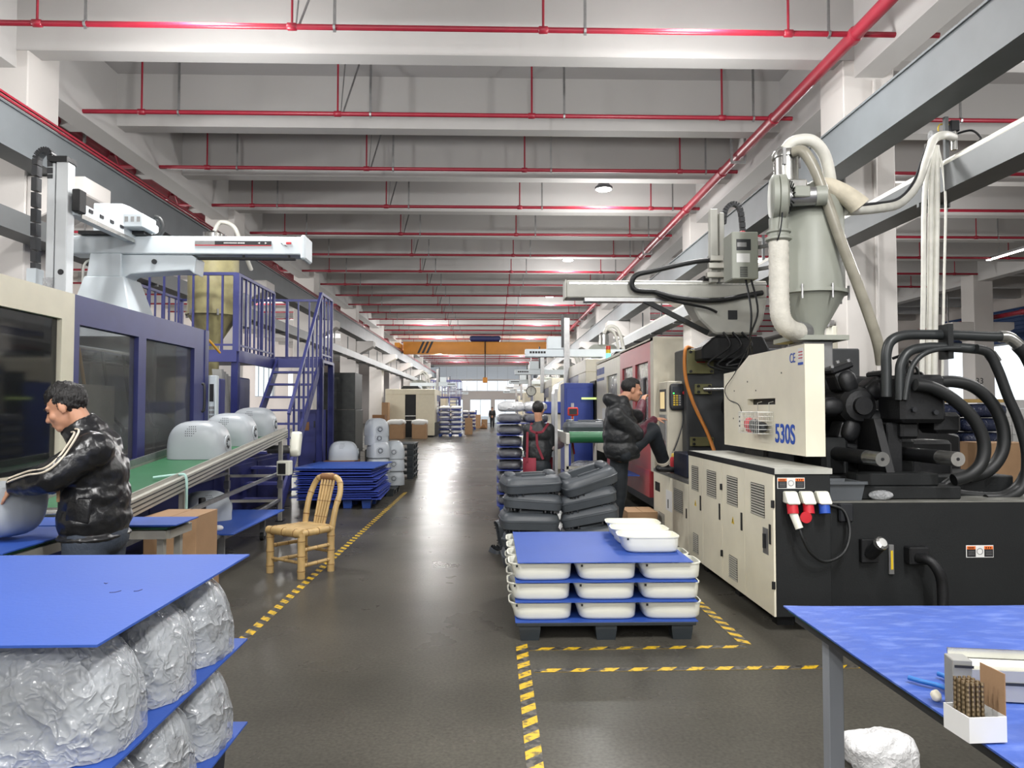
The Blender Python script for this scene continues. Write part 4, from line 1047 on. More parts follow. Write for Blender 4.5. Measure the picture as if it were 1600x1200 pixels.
# cream 530S guard
XG = 2.2
gy = [(5.13, 1.19), (6.95, 1.19), (6.95, 1.86), (6.58, 1.87), (6.26, 1.985), (5.13, 1.985)]
# guard with the grip slot cut out: strips around the slot
slot = (5.68, 6.30, 1.56, 1.61)
gb = B()
gb.prism([(5.13, 1.19), (6.95, 1.19), (6.95, slot[2]), (5.13, slot[2])], 'x', XG, XG + 0.14)
gb.prism([(5.13, slot[2]), (slot[0], slot[2]), (slot[0], slot[3]), (5.13, slot[3])], 'x', XG, XG + 0.14)
gb.prism([(slot[1], slot[2]), (6.95, slot[2]), (6.95, slot[3]), (slot[1], slot[3])], 'x', XG, XG + 0.14)
gb.prism([(5.13, slot[3]), (6.95, slot[3]), (6.95, 1.86), (6.58, 1.87), (6.26, 1.985), (5.13, 1.985)], 'x', XG, XG + 0.14)
gd = gb.build('sliding_guard', CREAM, t)
B().box(XG + 0.05, slot[0], slot[2], XG + 0.06, slot[1], slot[3]).build('grip_back', BLACK_ST, gd)
text_mesh('lettering', '530S', 0.2, DECAL_BLUE, gd, (XG - 0.002, 5.69, 1.27), (0, -1, 0), (0, 0, 1), 0.001, 0.004, 0.98)
text_mesh('lettering', 'CE', 0.10, DECAL_BLUE, gd, (XG - 0.002, 5.39, 1.865), (0, -1, 0), (0, 0, 1), 0.001, 0.0, 0.85)
st = B().box(XG - 0.002, 5.15, 1.84, XG, 5.24, 1.96).build('sticker', PAPER_W, gd)
B().box(XG - 0.003, 5.15, 1.84, XG - 0.002, 5.24, 1.858).build('sticker_band', DECAL_BLUE, st)
for i in range(3): B().box(XG - 0.003, 5.16, 1.885 + 0.022 * i, XG - 0.002, 5.23, 1.892 + 0.022 * i).build('sticker_line', DECAL_RED, st)
for y, z in ((6.30, 1.76), (6.1, 1.68), (6.65, 1.69), (6.68, 1.44), (5.55, 1.8)): B().cyl((XG - 0.003, y, z), (XG, y, z), 0.007, n=8).build('screw', BLACK_ST, gd)
# wire basket hooked on the guard
t2 = thing('wire_basket', 'white wire mesh basket with tools hanging on the cream guard', 'basket', (XG - 0.06, 5.95, 1.33))
y0, y1, z0, z1, x0, x1 = 5.72, 6.18, 1.33, 1.50, XG - 0.12, XG - 0.004
WIRE = mat('white_wire', (214, 214, 208), 0.4, 0.1)
wb = B()
for i in range(12):
    y = y0 + (y1 - y0) * i / 11
    wb.tube([(x1, y, z1), (x1, y, z0), (x0, y, z0), (x0, y, z1)], 0.0022, 4)
for j in range(6):
    z = z0 + (z1 - z0) * j / 5
    wb.tube([(x1, y0, z), (x0, y0, z), (x0, y1, z), (x1, y1, z)], 0.0022 if j < 5 else 0.004, 4)
o = wb.build('mesh', WIRE, t2); o['kind'] = 'stuff'
for y in (5.8, 6.05): B().tube([(x1, y, z1), (x1 - 0.002, y, 1.575), (XG + 0.03, y, 1.585)], 0.003, 5).build('hook', WIRE, t2)
for i, (yy, zz, mm, r) in enumerate(((5.83, 1.38, BLACK_PL, 0.045), (5.96, 1.385, BLACK_PL, 0.05), (6.08, 1.39, DECAL_RED, 0.038))):
    B().sell((XG - 0.06, yy, zz), (0.045, 0.07, r), 0.8, 0.8, 14, 8, M=Matrix.Rotation(0.5 * i, 3, 'X')).build('hand_tool', mm,
        label=('black tool lying in the wire basket, towards the camera', 'black tool lying in the middle of the wire basket', 'red handled tool in the wire basket')[i], cat='tool', group='tools in the wire basket', smooth=60)
pc = thing('power_strip', 'white power strip with a thin cable on the cream guard', 'power strip', (XG, 6.43, 1.4))
B().box(XG - 0.03, 6.40, 1.34, XG - 0.002, 6.45, 1.50).build('body', WHITE_PL, pc, bevel=0.004)
B().tube(cr([(XG - 0.01, 6.43, 1.5), (XG - 0.02, 6.5, 1.57), (XG - 0.01, 6.8, 1.62), (XG - 0.02, 6.85, 1.72), (XG - 0.01, 6.62, 1.84), (XG + 0.02, 6.45, 2.0), (XG + 0.05, 6.3, 2.15)], 6), 0.004, 5).build('cable', BLACK_PL, pc, smooth=60)
for i in range(3): B().box(XG - 0.032, 6.413, 1.37 + i * 0.04, XG - 0.03, 6.437, 1.385 + i * 0.04).build('outlet', DECAL_BLACK, pc)

# black injection unit: rods, motor, blocks
B().box(2.34, 5.5, 0.88, 3.95, 8.2, 1.02).build('slide_base', BLACK_EN, t, bevel=0.01)
B().box(2.55, 5.2, 0.88, 3.35, 5.5, 0.97).build('slide_step', BLACK_EN, t, bevel=0.008)
B().box(2.62, 5.25, 0.97, 3.22, 5.42, 1.06).build('bracket_bar', BLACK_EN, t, bevel=0.008)
for xx, tip in ((2.665, 4.98), (3.19, 4.98)):
    r = B().cyl((xx, tip + 0.2, 1.18), (xx, 8.0, 1.18), 0.052, n=20).build('guide_rod', BLACK_ST, t, smooth=40)
    B().cyl((xx, tip, 1.18), (xx, tip + 0.24, 1.18), 0.05, n=20).build('rod_end', STEEL, r, smooth=40)
    B().cyl((xx, tip - 0.002, 1.18), (xx, tip + 0.001, 1.18), 0.012, n=8).build('rod_centre', BLACK_ST, r)
    B().box(xx - 0.11, 5.65, 1.0, xx + 0.1, 6.05, 1.3).build('rod_bearing', BLACK_EN, t, bevel=0.03)
B().prism([(2.3, 1.0), (4.0, 1.0), (4.0, 1.3), (3.5, 1.45), (3.3, 1.8), (2.5, 1.83), (2.3, 1.7)], 'y', 6.2, 6.7).build('injection_plate', BLACK_ST, t, bevel=0.02)
B().cyl((2.75, 6.7, 1.55), (2.75, 8.3, 1.55), 0.16, n=18).build('barrel', BLACK_ST, t, smooth=40)
MC = Vector((2.86, 5.72, 1.55))
mo = B().cyl(MC + Vector((0, 0.5, 0)), MC + Vector((0, -0.02, 0)), 0.15, n=20).build('hydraulic_motor', BLACK_ST, t, smooth=40)
B().lathe(MC + Vector((0, -0.02, 0)), [(0.15, 0), (0.12, 0.05), (0.07, 0.06), (0.07, 0.1), (0, 0.1)], 16, (0, -1, 0)).build('motor_hub', BLACK_ST, mo, smooth=40)
for i in range(5):
    a = R(90 + 20 + i * 72); u = Vector((math.cos(a), 0, math.sin(a))); M = Matrix((Vector((-u.z, 0, u.x)), Vector((0, 1, 0)), u)).transposed()
    c = MC + u * 0.22 + Vector((0, 0.1, 0))
    cyl_ = B().obox(c, (0.16, 0.2, 0.16), M).build('motor_cylinder', BLACK_ST, mo, bevel=0.03, seg=2)
    B().obox(c + u * 0.1, (0.19, 0.23, 0.05), M).build('cylinder_head', BLACK_ST, mo, bevel=0.014)
    for sx in (-1, 1):
        for sy in (-1, 1): B().cyl(c + M @ Vector((sx * 0.07, sy * 0.09, 0.12)), c + M @ Vector((sx * 0.07, sy * 0.09, 0.145)), 0.016, n=6).build('bolt', GALV, mo)
    B().sell(c - u * 0.02 + Vector((0, -0.11, 0)), (0.07, 0.05, 0.09), 0.8, 0.8, 12, 8, M=M).build('cylinder_rib', BLACK_ST, mo, smooth=60)
B().lathe((2.42, 5.75, 1.53), [(0.0, 0), (0.12, 0), (0.12, 0.03), (0, 0.03)], 24, (-0.6, -0.8, 0)).build('round_plate', BRASS_PL, t, smooth=40)
mf = B().box(3.02, 5.36, 1.42, 3.36, 5.72, 1.78).build('valve_manifold', BLACK_ST, t, bevel=0.03)
for x, z in ((3.1, 1.52), (3.26, 1.5), (3.12, 1.68)): B().cyl((x, 5.355, z), (x, 5.33, z), 0.02, n=6).build('manifold_bolt', BLACK_PL, mf)
B().box(3.3, 5.4, 1.34, 3.5, 5.66, 1.5).build('valve', BLACK_ST, mf, bevel=0.03)
B().box(3.06, 5.44, 1.30, 3.2, 5.6, 1.43).build('valve', BLACK_ST, mf, bevel=0.02)
B().prism([(5.3, 1.0), (5.75, 1.0), (5.75, 1.45), (5.5, 1.45)], 'x', 2.88, 2.94).build('support_rib', BLACK_ST, t)
B().box(2.98, 5.5, 0.97, 3.1, 5.62, 1.42).build('support_post', BLACK_ST, t, bevel=0.01)
B().box(3.26, 5.7, 0.97, 3.62, 6.1, 1.28).build('rear_block', BLACK_ST, t, bevel=0.03)
B().cyl((3.62, 6.3, 0.97), (3.62, 6.3, 1.42), 0.09, n=16).build('accumulator', BLACK_ST, t, smooth=40)
def pip(nm, pix, r, d, par=None, n=12, m=None, k=6):
    P = [pt(px, py, dd) for (px, py, dd) in [(p + (d,))[:3] if len(p) == 2 else p for p in pix]]
    return B().tube(cr(P, k), r, n).build(nm, m or RUBBER, par or t, smooth=60)
BPIPE = mat('black_pipe', (48, 51, 52), 0.38, 0.2, var=0.1)
hp = pip('hydraulic_pipe', [(1385, 620), (1385, 580), (1385, 552), (1392, 533), (1412, 524), (1450, 523), (1500, 524), (1545, 526), (1566, 526)], 0.038, 5.45, m=BPIPE)
pip('pipe_fitting', [(1562, 526), (1575, 527), (1588, 536), (1596, 545)], 0.045, 5.45, hp, m=STEEL)
pip('hydraulic_hose', [(1590, 540), (1606, 560), (1625, 610), (1632, 680), (1622, 740)], 0.048, 5.45)
hp2 = pip('hydraulic_pipe', [(1406, 625), (1406, 590), (1408, 568), (1420, 550), (1445, 543), (1490, 543), (1530, 546)], 0.036, 5.4, m=BPIPE)
pip('hydraulic_pipe', [(1414, 625), (1420, 590), (1428, 568), (1445, 552), (1470, 545), (1500, 544)], 0.02, 5.35, m=BPIPE)
pip('pipe_fitting', [(1546, 552), (1556, 566)], 0.042, 5.4, hp2, m=STEEL)
pip('hydraulic_hose', [(1525, 545), (1545, 552), (1560, 580), (1575, 620), (1592, 660), (1604, 710), (1598, 760), (1570, 778), (1540, 780)], 0.036, 5.35)
pip('hydraulic_hose', [(1430, 601), (1458, 606), (1492, 626), (1522, 656), (1537, 690), (1534, 722), (1515, 742), (1490, 750)], 0.045, 5.3)
pip('hydraulic_hose', [(1450, 600), (1485, 596), (1520, 604), (1550, 630), (1567, 668), (1566, 705), (1545, 735), (1512, 746)], 0.045, 5.42)
pip('hydraulic_hose', [(1490, 750), (1475, 762), (1500, 772), (1560, 775), (1590, 760), (1606, 730)], 0.036, 5.45)
pip('hydraulic_hose', [(1470, 757), (1520, 768), (1570, 772), (1620, 778)], 0.034, 5.7)
q0 = pt(1478, 528, 5.42)
B().box(q0.x - 0.02, 5.36, q0.z - 0.16, q0.x + 0.02, 5.48, q0.z + 0.1).build('pipe_clamp', BLACK_EN, t)
for i in range(5):
    a = pt(1395 + i * 8, 560 + i * 9, 5.6); b_ = pt(1400 + i * 10, 600 + 3 * i, 5.5)
    B().tube(cr([a, a + Vector((0.1, 0, 0.02)), (a + b_) / 2 + Vector((0.09, 0, 0)), b_], 5), 0.012, 6).build('sensor_cable', RUBBER, t, smooth=60)
# grey tub and film scrap on the bed
t2 = thing('grey_tub', 'dark grey plastic tub standing on the machine bed', 'tub', (2.55, 5.25, 0.87))
def tub(par, x0, y0, x1, y1, z0, z1, m, th=0.012, nm='body', taper=0.02):
    b = B()
    frus(b, x0 + taper, x1 - taper, y0 + taper, y1 - taper, z0, x0, x1, y0, y1, z1)
    b.f.pop(1)
    o = len(b.v); frus(b, x0 + taper + th, x1 - taper - th, y0 + taper + th, y1 - taper - th, z0 + th, x0 + th, x1 - th, y0 + th, y1 - th, z1)
    inner = b.f[-6:]; b.f = b.f[:-6]
    b.f += [f[::-1] for k, f in enumerate(inner) if k != 1]
    for i in range(4):
        j = (i + 1) % 4; b.f.append([4 + i, 4 + j, o + 4 + j, o + 4 + i])
    return b.build(nm, m, par)
tub(t2, 2.31, 5.13, 2.62, 5.42, 0.88, 1.01, mat('grey_tub_plastic', (86, 90, 94), 0.45, var=0.06), nm='body')
B().box(2.30, 5.115, 0.995, 2.63, 5.13, 1.015).build('rim', mat('grey_tub_plastic', (86, 90, 94)), t2)
B().sell((2.75, 5.17, 0.915), (0.09, 0.04, 0.035), 1, 1, 14, 8).build('film_scrap', CLEAR2, label='scrap of clear film lying on the machine bed beside the tub', cat='plastic film', smooth=60)
t2 = thing('red_funnel', 'red cup with a yellow board above the black injection unit', 'cup', (2.72, 6.45, 1.83))
B().lathe((2.72, 6.45, 1.83), [(0.07, 0), (0.085, 0.12), (0.08, 0.12)], 16).build('cup', DECAL_RED, t2, smooth=40)
B().box(2.4, 6.3, 1.95, 2.92, 6.6, 1.965).build('board', mat('yellow_board', (206, 176, 84), 0.6, var=0.05), t2)

# fixed platen and clamp guards
B().box(2.2, 8.3, 0.88, 4.2, 8.85, 2.22).build('fixed_platen', mat('platen_grey', (66, 68, 70), 0.5, 0.3, var=0.2, scale=4), t, bevel=0.015)
for (a0, b0, a1, b1, bol) in ((1074, 547, 1114, 584, True), (1086, 600, 1111, 616, True), (1079, 683, 1114, 697, False)):
    p0, p1 = pt(a0, b1, 8.27), pt(a1, b0, 8.27)
    pl = B().box(p0.x, 8.24, p0.z, p1.x, 8.3, p1.z).build('clamp_plate', BRASS_PL, t, bevel=0.004)
    for x in (p0.x + 0.03, p1.x - 0.03):
        for z in (p0.z + 0.025, p1.z - 0.025): B().cyl((x, 8.22, z), (x, 8.24, z), 0.016, n=8).build('bolt', BLACK_ST, pl)
    if bol and a0 == 1074: B().box(p0.x + 0.1, 8.237, (p0.z + p1.z) / 2 - 0.01, p1.x - 0.1, 8.24, (p0.z + p1.z) / 2 + 0.01).build('name_tag', DECAL_RED, pl)
c = pt(1100, 608, 8.25); B().cyl(c, c + Vector((0.35, -0.2, 0)), 0.03, n=12).build('nozzle_rod', STEEL, t, smooth=40)
B().tube(cr([(2.3, 8.4, 2.22), (2.17, 8.22, 2.2), (2.16, 8.2, 1.9), (2.24, 8.18, 1.6), (2.38, 8.1, 1.25), (2.44, 8.0, 1.0)], 7), 0.02, 8).build('orange_hose', mat('orange_hose', (196, 122, 46), 0.5, var=0.1), t, smooth=60)
YB, YE = 9.05, 14.05
B().box(1.99, YB, 0.75, 2.36, YB + 0.02, 2.41).build('clamp_end_panel', CREAM2, t)
B().box(1.985, YB + 0.02, 2.38, 2.36, YE, 2.42).build('clamp_top_edge', CREAM2, t)
def guardr(nm, m, y0, y1, z0, z1, holes, x=1.985, th=0.06):
    b = B(); us = sorted({y0, y1} | {h[0] for h in holes} | {h[1] for h in holes})
    for a, c in zip(us, us[1:]):
        mid = (a + c) / 2; zs = z0
        for h in holes:
            if h[0] <= mid <= h[1]: b.box(x, a, zs, x + th, c, h[2]); zs = h[3]
        b.box(x, a, zs, x + th, c, z1)
    return b.build(nm, m, t)
guardr('cream_corner', CREAM2, 9.03, 9.22, 0.75, 2.42, [])
rg = guardr('red_guard_door', RED_EN, 9.22, 11.42, 0.75, 2.40, [(9.36, 10.2, 1.2, 2.14), (10.4, 11.22, 1.2, 2.14)])
for a, c in ((9.36, 10.2), (10.4, 11.22)): B().box(2.01, a, 1.2, 2.015, c, 2.14).build('window_pane', film('scratched_pane', (150, 152, 152), 0.4, rough=0.15, bump=0.6, bscale=6), rg)
B().tube([(1.95, 9.30, 1.35), (1.93, 9.30, 1.37), (1.93, 9.30, 1.9), (1.95, 9.30, 1.92)], 0.018, 8).build('handle', BLACK_PL, rg)
cg2 = guardr('cream_guard_door', CREAM, 11.42, YE, 0.75, 2.36, [(11.7, 12.8, 1.3, 2.1)])
B().box(2.01, 11.7, 1.3, 2.015, 12.8, 2.1).build('window_pane', film('scratched_pane', (150, 152, 152), 0.4), cg2)
print_marks('lettering', DECAL_BLUE, cg2, (1.983, 13.95, 2.16), (0, -1, 0), (0, 0, 1), [0.08, 0.1, 0.06, 0.1, 0.1, 0.06, 0.1, 0.1], 0.12, 0.03)
print_marks('lettering', DECAL_BLUE, cg2, (1.983, 13.95, 2.05), (0, -1, 0), (0, 0, 1), [0.06] * 10, 0.05, 0.03)
B().box(1.982, 12.95, 1.35, 1.985, 13.3, 1.55).build('notice', PAPER_W, cg2)
B().box(2.7, 9.3, 0.88, 4.1, 13.6, 2.1).build('clamp_unit', BLACK_ST, t, bevel=0.02)
B().box(4.2, 9.05, 0.88, 4.3, YE, 2.4).build('rear_guard', CREAM2, t)
B().box(1.985, YE - 0.05, 0.75, 4.3, YE, 2.36).build('tail_panel', CREAM, t)
B().box(1.96, 9.2, 0.42, 2.06, 12.6, 0.75).build('red_skirt', RED_EN, t)
# control post with hand pendant
cp_ = B().box(2.03, 8.5, 0.83, 2.245, 8.95, 1.85).build('control_post', CREAM2, t, bevel=0.006)
sc_ = B().box(2.022, 8.58, 1.50, 2.03, 8.88, 1.76).build('panel_bezel', BLACK_PL, cp_)
B().box(2.020, 8.62, 1.53, 2.023, 8.84, 1.73).build('screen', emit('panel_screen', (214, 190, 140), 0.7), cp_)
B().box(2.02, 8.56, 0.9, 2.03, 8.9, 1.46).build('button_panel', GALV, cp_)
B().cyl((2.02, 8.7, 1.12), (1.99, 8.7, 1.12), 0.025, n=12).build('red_button', DECAL_RED, cp_, smooth=40)
q = pt(1058, 620, 8.45)
hpn = thing('hand_pendant', 'black robot hand pendant with yellow keys hung on the control post', 'control pendant', (q.x, 8.45, q.z))
B().sell((q.x, 8.46, q.z), (0.085, 0.03, 0.155), 0.35, 0.35, 20, 14).build('body', BLACK_PL, hpn, smooth=60)
B().box(q.x - 0.055, 8.425, q.z + 0.05, q.x + 0.055, 8.432, q.z + 0.115).build('display', mat('pendant_display', (60, 64, 72), 0.2), hpn)
for i in range(5):
    for j in range(3): B().box(q.x - 0.05 + j * 0.032, 8.425, q.z - 0.1 + i * 0.026, q.x - 0.028 + j * 0.032, 8.431, q.z - 0.083 + i * 0.026).build('key', DECAL_YELLOW if j < 2 else GALV, hpn)
B().cyl((q.x + 0.075, 8.44, q.z + 0.045), (q.x + 0.075, 8.41, q.z + 0.045), 0.02, n=12).build('emergency_stop', DECAL_RED, hpn, smooth=40)
B().cyl((q.x - 0.045, 8.43, q.z + 0.04), (q.x - 0.045, 8.425, q.z + 0.04), 0.008, n=8).build('status_light', emit('green_glow', (60, 235, 90), 4.0), hpn)
B().tube(cr([(q.x + 0.06, 8.45, q.z - 0.14), (q.x + 0.06, 8.44, q.z - 0.3), (q.x + 0.0, 8.43, q.z - 0.5), (q.x - 0.05, 8.42, q.z - 0.62)], 6), 0.007, 6).build('cable', BLACK_PL, hpn, smooth=60)

# box, spray can on the low cabinet
t2 = thing('blue_unit', 'dark blue instrument box standing on the low cabinet', 'instrument box', (2.15, 7.65, 0.825))
B().box(1.96, 7.4, 0.826, 2.3, 7.95, 1.07).build('body', mat('navy_box', (26, 34, 58), 0.45, var=0.1), t2, bevel=0.01)
for i in range(5): B().box(1.99 + i * 0.05, 7.394, 0.86, 2.02 + i * 0.05, 7.4, 1.03).build('vent_slot', BLACK_PL, t2)
t2 = thing('spray_can', 'small red spray can on the low cabinet', 'spray can', (1.995, 8.12, 0.825))
B().lathe((1.995, 8.12, 0.825), [(0.032, 0), (0.033, 0.005), (0.033, 0.15), (0.024, 0.168), (0.024, 0.172)], 18).build('can', DECAL_RED, t2, smooth=40)
B().lathe((1.995, 8.12, 0.997), [(0.02, 0), (0.02, 0.03), (0.012, 0.04)], 14).build('cap', mat('gold_cap', (200, 170, 70), 0.35), t2, smooth=40)
B().box(1.97, 8.2, 1.02, 2.2, 8.4, 1.04).build('oil_gun', BLACK_PL, label='black oil gun lying behind the red spray can', cat='oil gun', bevel=0.008)
bpy.data.objects['oil_gun'].location.z = -0.194

# ================================================================ drying hopper over the right machine
t = thing('drying_hopper', 'tall grey drying hopper with blower and filter bag over the 530S guard', 'hopper', (2.73, 6.25, 2.0))
HX = Vector((2.73, 6.25, 0))
B().box(2.6, 6.1, 1.84, 2.86, 6.4, 2.1).build('throat', GALV, t, bevel=0.01)
B().box(2.50, 6.02, 2.1, 2.96, 6.48, 2.14).build('base_flange', HOPPER_G, t)
B().lathe(HX, [(0.11, 2.14), (0.12, 2.2), (0.285, 2.5)], 32).build('cone', HOPPER_G, t, smooth=40)
fl = B().lathe(HX, [(0.285, 2.5), (0.315, 2.5), (0.315, 2.53), (0.285, 2.53)], 32).build('flange', HOPPER_G, t, smooth=40)
for i in range(8):
    a = i * PI / 4 + 0.2; B().cyl(HX + Vector((0.31 * math.cos(a), 0.31 * math.sin(a), 2.44)), HX + Vector((0.31 * math.cos(a), 0.31 * math.sin(a), 2.56)), 0.01, n=6).build('wing_bolt', GALV, fl)
B().lathe(HX, [(0.285, 2.53), (0.285, 3.3), (0.25, 3.35), (0.0, 3.37)], 32).build('drum', HOPPER_G, t, smooth=40)
bl = Vector((2.36, 5.98, 3.27))
b1 = B().lathe(bl + Vector((-0.07, 0, 0)), [(0.0, 0), (0.15, 0.0), (0.185, 0.02), (0.185, 0.06), (0.17, 0.065), (0.185, 0.07), (0.185, 0.12), (0.15, 0.14), (0.1, 0.14)], 32, (1, -0.25, 0)).build('blower', HOPPER_G, t, smooth=35)
for i in range(20):
    a = 2 * PI * i / 20; B().obox(bl + Vector((0.075, -0.03, 0)) + Vector((0, 0.11 * math.cos(a), 0.11 * math.sin(a))), (0.008, 0.008, 0.05), Matrix.Rotation(a - PI / 2, 3, 'X')).build('fin', BLACK_EN, b1)
B().cyl(bl + Vector((0.07, -0.02, 0)), bl + Vector((0.30, -0.08, 0)), 0.075, n=20).build('blower_motor', GALV, t, smooth=40)
B().cyl(bl + Vector((0.28, -0.075, 0)), bl + Vector((0.36, -0.095, 0)), 0.08, n=20).build('motor_fan_cover', HOPPER_G, t, smooth=40)
B().obox(bl + Vector((0.15, -0.11, 0.02)), (0.13, 0.06, 0.09)).build('terminal_box', HOPPER_G, t, bevel=0.008)
B().cyl(bl + Vector((0, 0, -0.17)), bl + Vector((0, 0, -0.3)), 0.075, n=16).build('blower_outlet', HOPPER_G, t, smooth=40)
B().lathe(bl + Vector((0, 0, -0.36)), [(0.09, 0), (0.105, 0.01), (0.105, 0.03), (0.085, 0.04), (0.085, 0.06), (0.1, 0.07), (0.1, 0.085)], 20).build('duct_collar', HOPPER_G, t, smooth=35)
dp = cr([bl + Vector((0, 0, -0.36)), bl + Vector((0, 0, -0.6)), bl + Vector((0, 0, -0.85)), bl + Vector((0.01, 0, -0.98)), bl + Vector((0.06, 0.02, -1.06)), bl + Vector((0.16, 0.08, -1.10)), bl + Vector((0.26, 0.16, -1.1))], 8)
B().tube(dp, [0.078 * (1.0 + 0.05 * (i % 2)) for i in range(len(dp))], 20).build('insulated_duct', mat('duct_wrap', (206, 203, 192), 0.6, var=0.1, scale=14, bump=0.3, bscale=50), t, smooth=80)
B().cyl(bl + Vector((0.2, 0.12, -1.1)), bl + Vector((0.28, 0.18, -1.1)), 0.09, n=18).build('duct_clamp', GALV, t, smooth=40)
ld = B().lathe((2.50, 6.15, 3.36), [(0.10, 0), (0.10, 0.30), (0.115, 0.30), (0.115, 0.34), (0.1, 0.36), (0.0, 0.38)], 20).build('vacuum_loader', STEEL, t, smooth=40)
for i in range(3):
    a = i * 2.1; B().box(2.5 + 0.11 * math.cos(a) - 0.012, 6.15 + 0.11 * math.sin(a) - 0.012, 3.58, 2.5 + 0.11 * math.cos(a) + 0.012, 6.15 + 0.11 * math.sin(a) + 0.012, 3.72).build('clip', GALV, ld)
B().box(2.40, 6.0, 3.36, 2.62, 6.3, 3.44).build('loader_base', STEEL, t, bevel=0.01)
B().tube(cr([(2.50, 6.15, 3.74), (2.56, 6.12, 3.80), (2.70, 6.1, 3.80), (2.83, 6.15, 3.70), (2.90, 6.2, 3.52), (2.93, 6.25, 3.36)], 6), 0.05, 12).build('white_hose', HOSE_W, t, smooth=60)
B().tube(cr([(2.52, 6.04, 3.68), (2.58, 5.98, 3.66), (2.66, 5.95, 3.5), (2.74, 5.93, 3.25), (2.86, 5.93, 2.9), (3.02, 5.95, 2.5), (3.18, 6.0, 2.1), (3.24, 6.05, 1.9)], 7), 0.045, 12).build('suction_hose', mat('clear_grey_hose', (150, 146, 132), 0.3, var=0.15, scale=9), t, smooth=60)
P = cr([(2.70, 6.05, 3.40), (2.80, 6.03, 3.39), (2.92, 6.02, 3.33), (3.03, 6.02, 3.25), (3.07, 6.02, 3.21)], 6)
B().tube(P, [0.05, 0.055, 0.06, 0.065, 0.065, 0.068] + [0.07 + 0.012 * (i / 10) for i in range(len(P) - 8)] + [0.06, 0.03], 18).build('filter_bag', mat('filter_cloth', (204, 196, 176), 0.9, var=0.12, scale=12, bump=0.2, bscale=30), t, smooth=80)
B().cyl((2.64, 6.1, 3.36), (2.72, 6.06, 3.40), 0.055, n=14).build('bag_pipe', HOPPER_G, t, smooth=40)
cb = B().box(2.16, 6.55, 2.70, 2.40, 6.8, 3.13).build('control_box', HOPPER_G, t, bevel=0.008)
B().box(2.20, 6.545, 2.96, 2.33, 6.551, 3.06).build('display', BLACK_PL, cb)
B().box(2.205, 6.543, 2.99, 2.29, 6.546, 3.03).build('readout', GALV, cb)
B().box(2.20, 6.546, 2.85, 2.32, 6.551, 2.93).build('notice', PAPER_W, cb)
for i in range(6): B().box(2.23, 6.546, 2.72 + i * 0.016, 2.30, 6.551, 2.728 + i * 0.016).build('vent', BLACK_PL, cb)
B().lathe((2.3, 6.68, 3.13), [(0.035, 0), (0.035, 0.02), (0.02, 0.035), (0, 0.035)], 12).build('alarm_lamp', DECAL_RED, cb)
B().bar((2.40, 6.65, 2.8), (2.56, 6.4, 2.8), 0.03, 0.03).build('bracket', GALV, t)
B().bar((2.40, 6.65, 3.0), (2.56, 6.4, 3.0), 0.03, 0.03).build('bracket', GALV, t)
for i in range(2): B().tube(cr([(2.3 + 0.05 * i, 6.6, 2.7), (2.31 + 0.06 * i, 6.5, 2.4), (2.33, 6.6, 2.15), (2.4 + 0.1 * i, 6.9, 1.95)], 6), 0.009, 6).build('cable', BLACK_PL, t, smooth=60)
B().tube(cr([(2.44, 6.0, 3.42), (2.38, 5.9, 3.3), (2.33, 5.85, 3.0), (2.32, 5.9, 2.9)], 6), 0.006, 5).build('cable', BLACK_PL, t, smooth=60)

# hose arc to the tray and hanging white hoses
q = pt(1338, 318, 6.0)
t = thing('conveying_hose', 'white conveying hose hanging in an arc from the tray to the filter bag', 'hose', (4.3, 7.3, 3.5))
B().tube(cr([(2.97, 6.1, 3.2), pt(1370, 326, 6.4), pt(1405, 318, 6.7), pt(1432, 290, 6.95), pt(1447, 250, 7.15), pt(1458, 220, 7.22), pt(1475, 211, 7.3), pt(1490, 215, 7.8)], 7), 0.042, 10).build('hose_run', HOSE_W, t, smooth=60)
B().tube(cr([(2.99, 6.05, 3.24), pt(1372, 318, 6.4), pt(1405, 310, 6.7), pt(1428, 284, 6.95), pt(1441, 250, 7.15), pt(1452, 222, 7.22), pt(1466, 214, 7.3)], 7), 0.016, 8).build('air_line', BLACK_PL, t, smooth=60)
HANG = [(1444, 0.024), (1454, 0.026), (1463, 0.028), (1476, 0.012)]
for i, (px, r) in enumerate(HANG):
    top = pt(1459 + i * 2, 228, 7.25); bot = pt(px - 4, 668, 7.22)
    B().tube(cr([top, pt(px + 1, 300, 7.22), pt(px - 1, 450, 7.2), bot, Vector((bot.x, bot.y, 0.06))], 6), r, 10).build('hanging_hose', HOSE_W,
        label='white hose hanging down from the tray behind the hydraulic pipes, ' + ('leftmost', 'second from the left', 'third from the left', 'thin rightmost')[i], cat='hose', group='white hoses hanging from the tray', smooth=60)
t = thing('pipe_valve', 'black pneumatic valve with small hoses on top of the conveying pipes', 'valve', pt(1490, 212, 7.8))
q = pt(1490, 212, 7.8)
B().cyl((q.x, q.y, q.z - 0.16), (q.x, q.y, q.z + 0.1), 0.035, n=12).build('body', STEEL, t, smooth=40)
B().box(q.x - 0.05, q.y - 0.04, q.z + 0.04, q.x + 0.05, q.y + 0.04, q.z + 0.16).build('actuator', BLACK_PL, t, bevel=0.008)
B().cyl((q.x - 0.26, q.y, q.z), (q.x - 0.02, q.y, q.z), 0.05, n=12).build('branch', CLEAR2, t, smooth=40)
B().tube(cr([(q.x - 0.03, q.y, q.z + 0.12), (q.x - 0.15, q.y, q.z + 0.12), (q.x - 0.16, q.y, q.z + 0.04), (q.x - 0.04, q.y, q.z + 0.02)], 6), 0.008, 6).build('air_tube', DECAL_YELLOW, t, smooth=60)
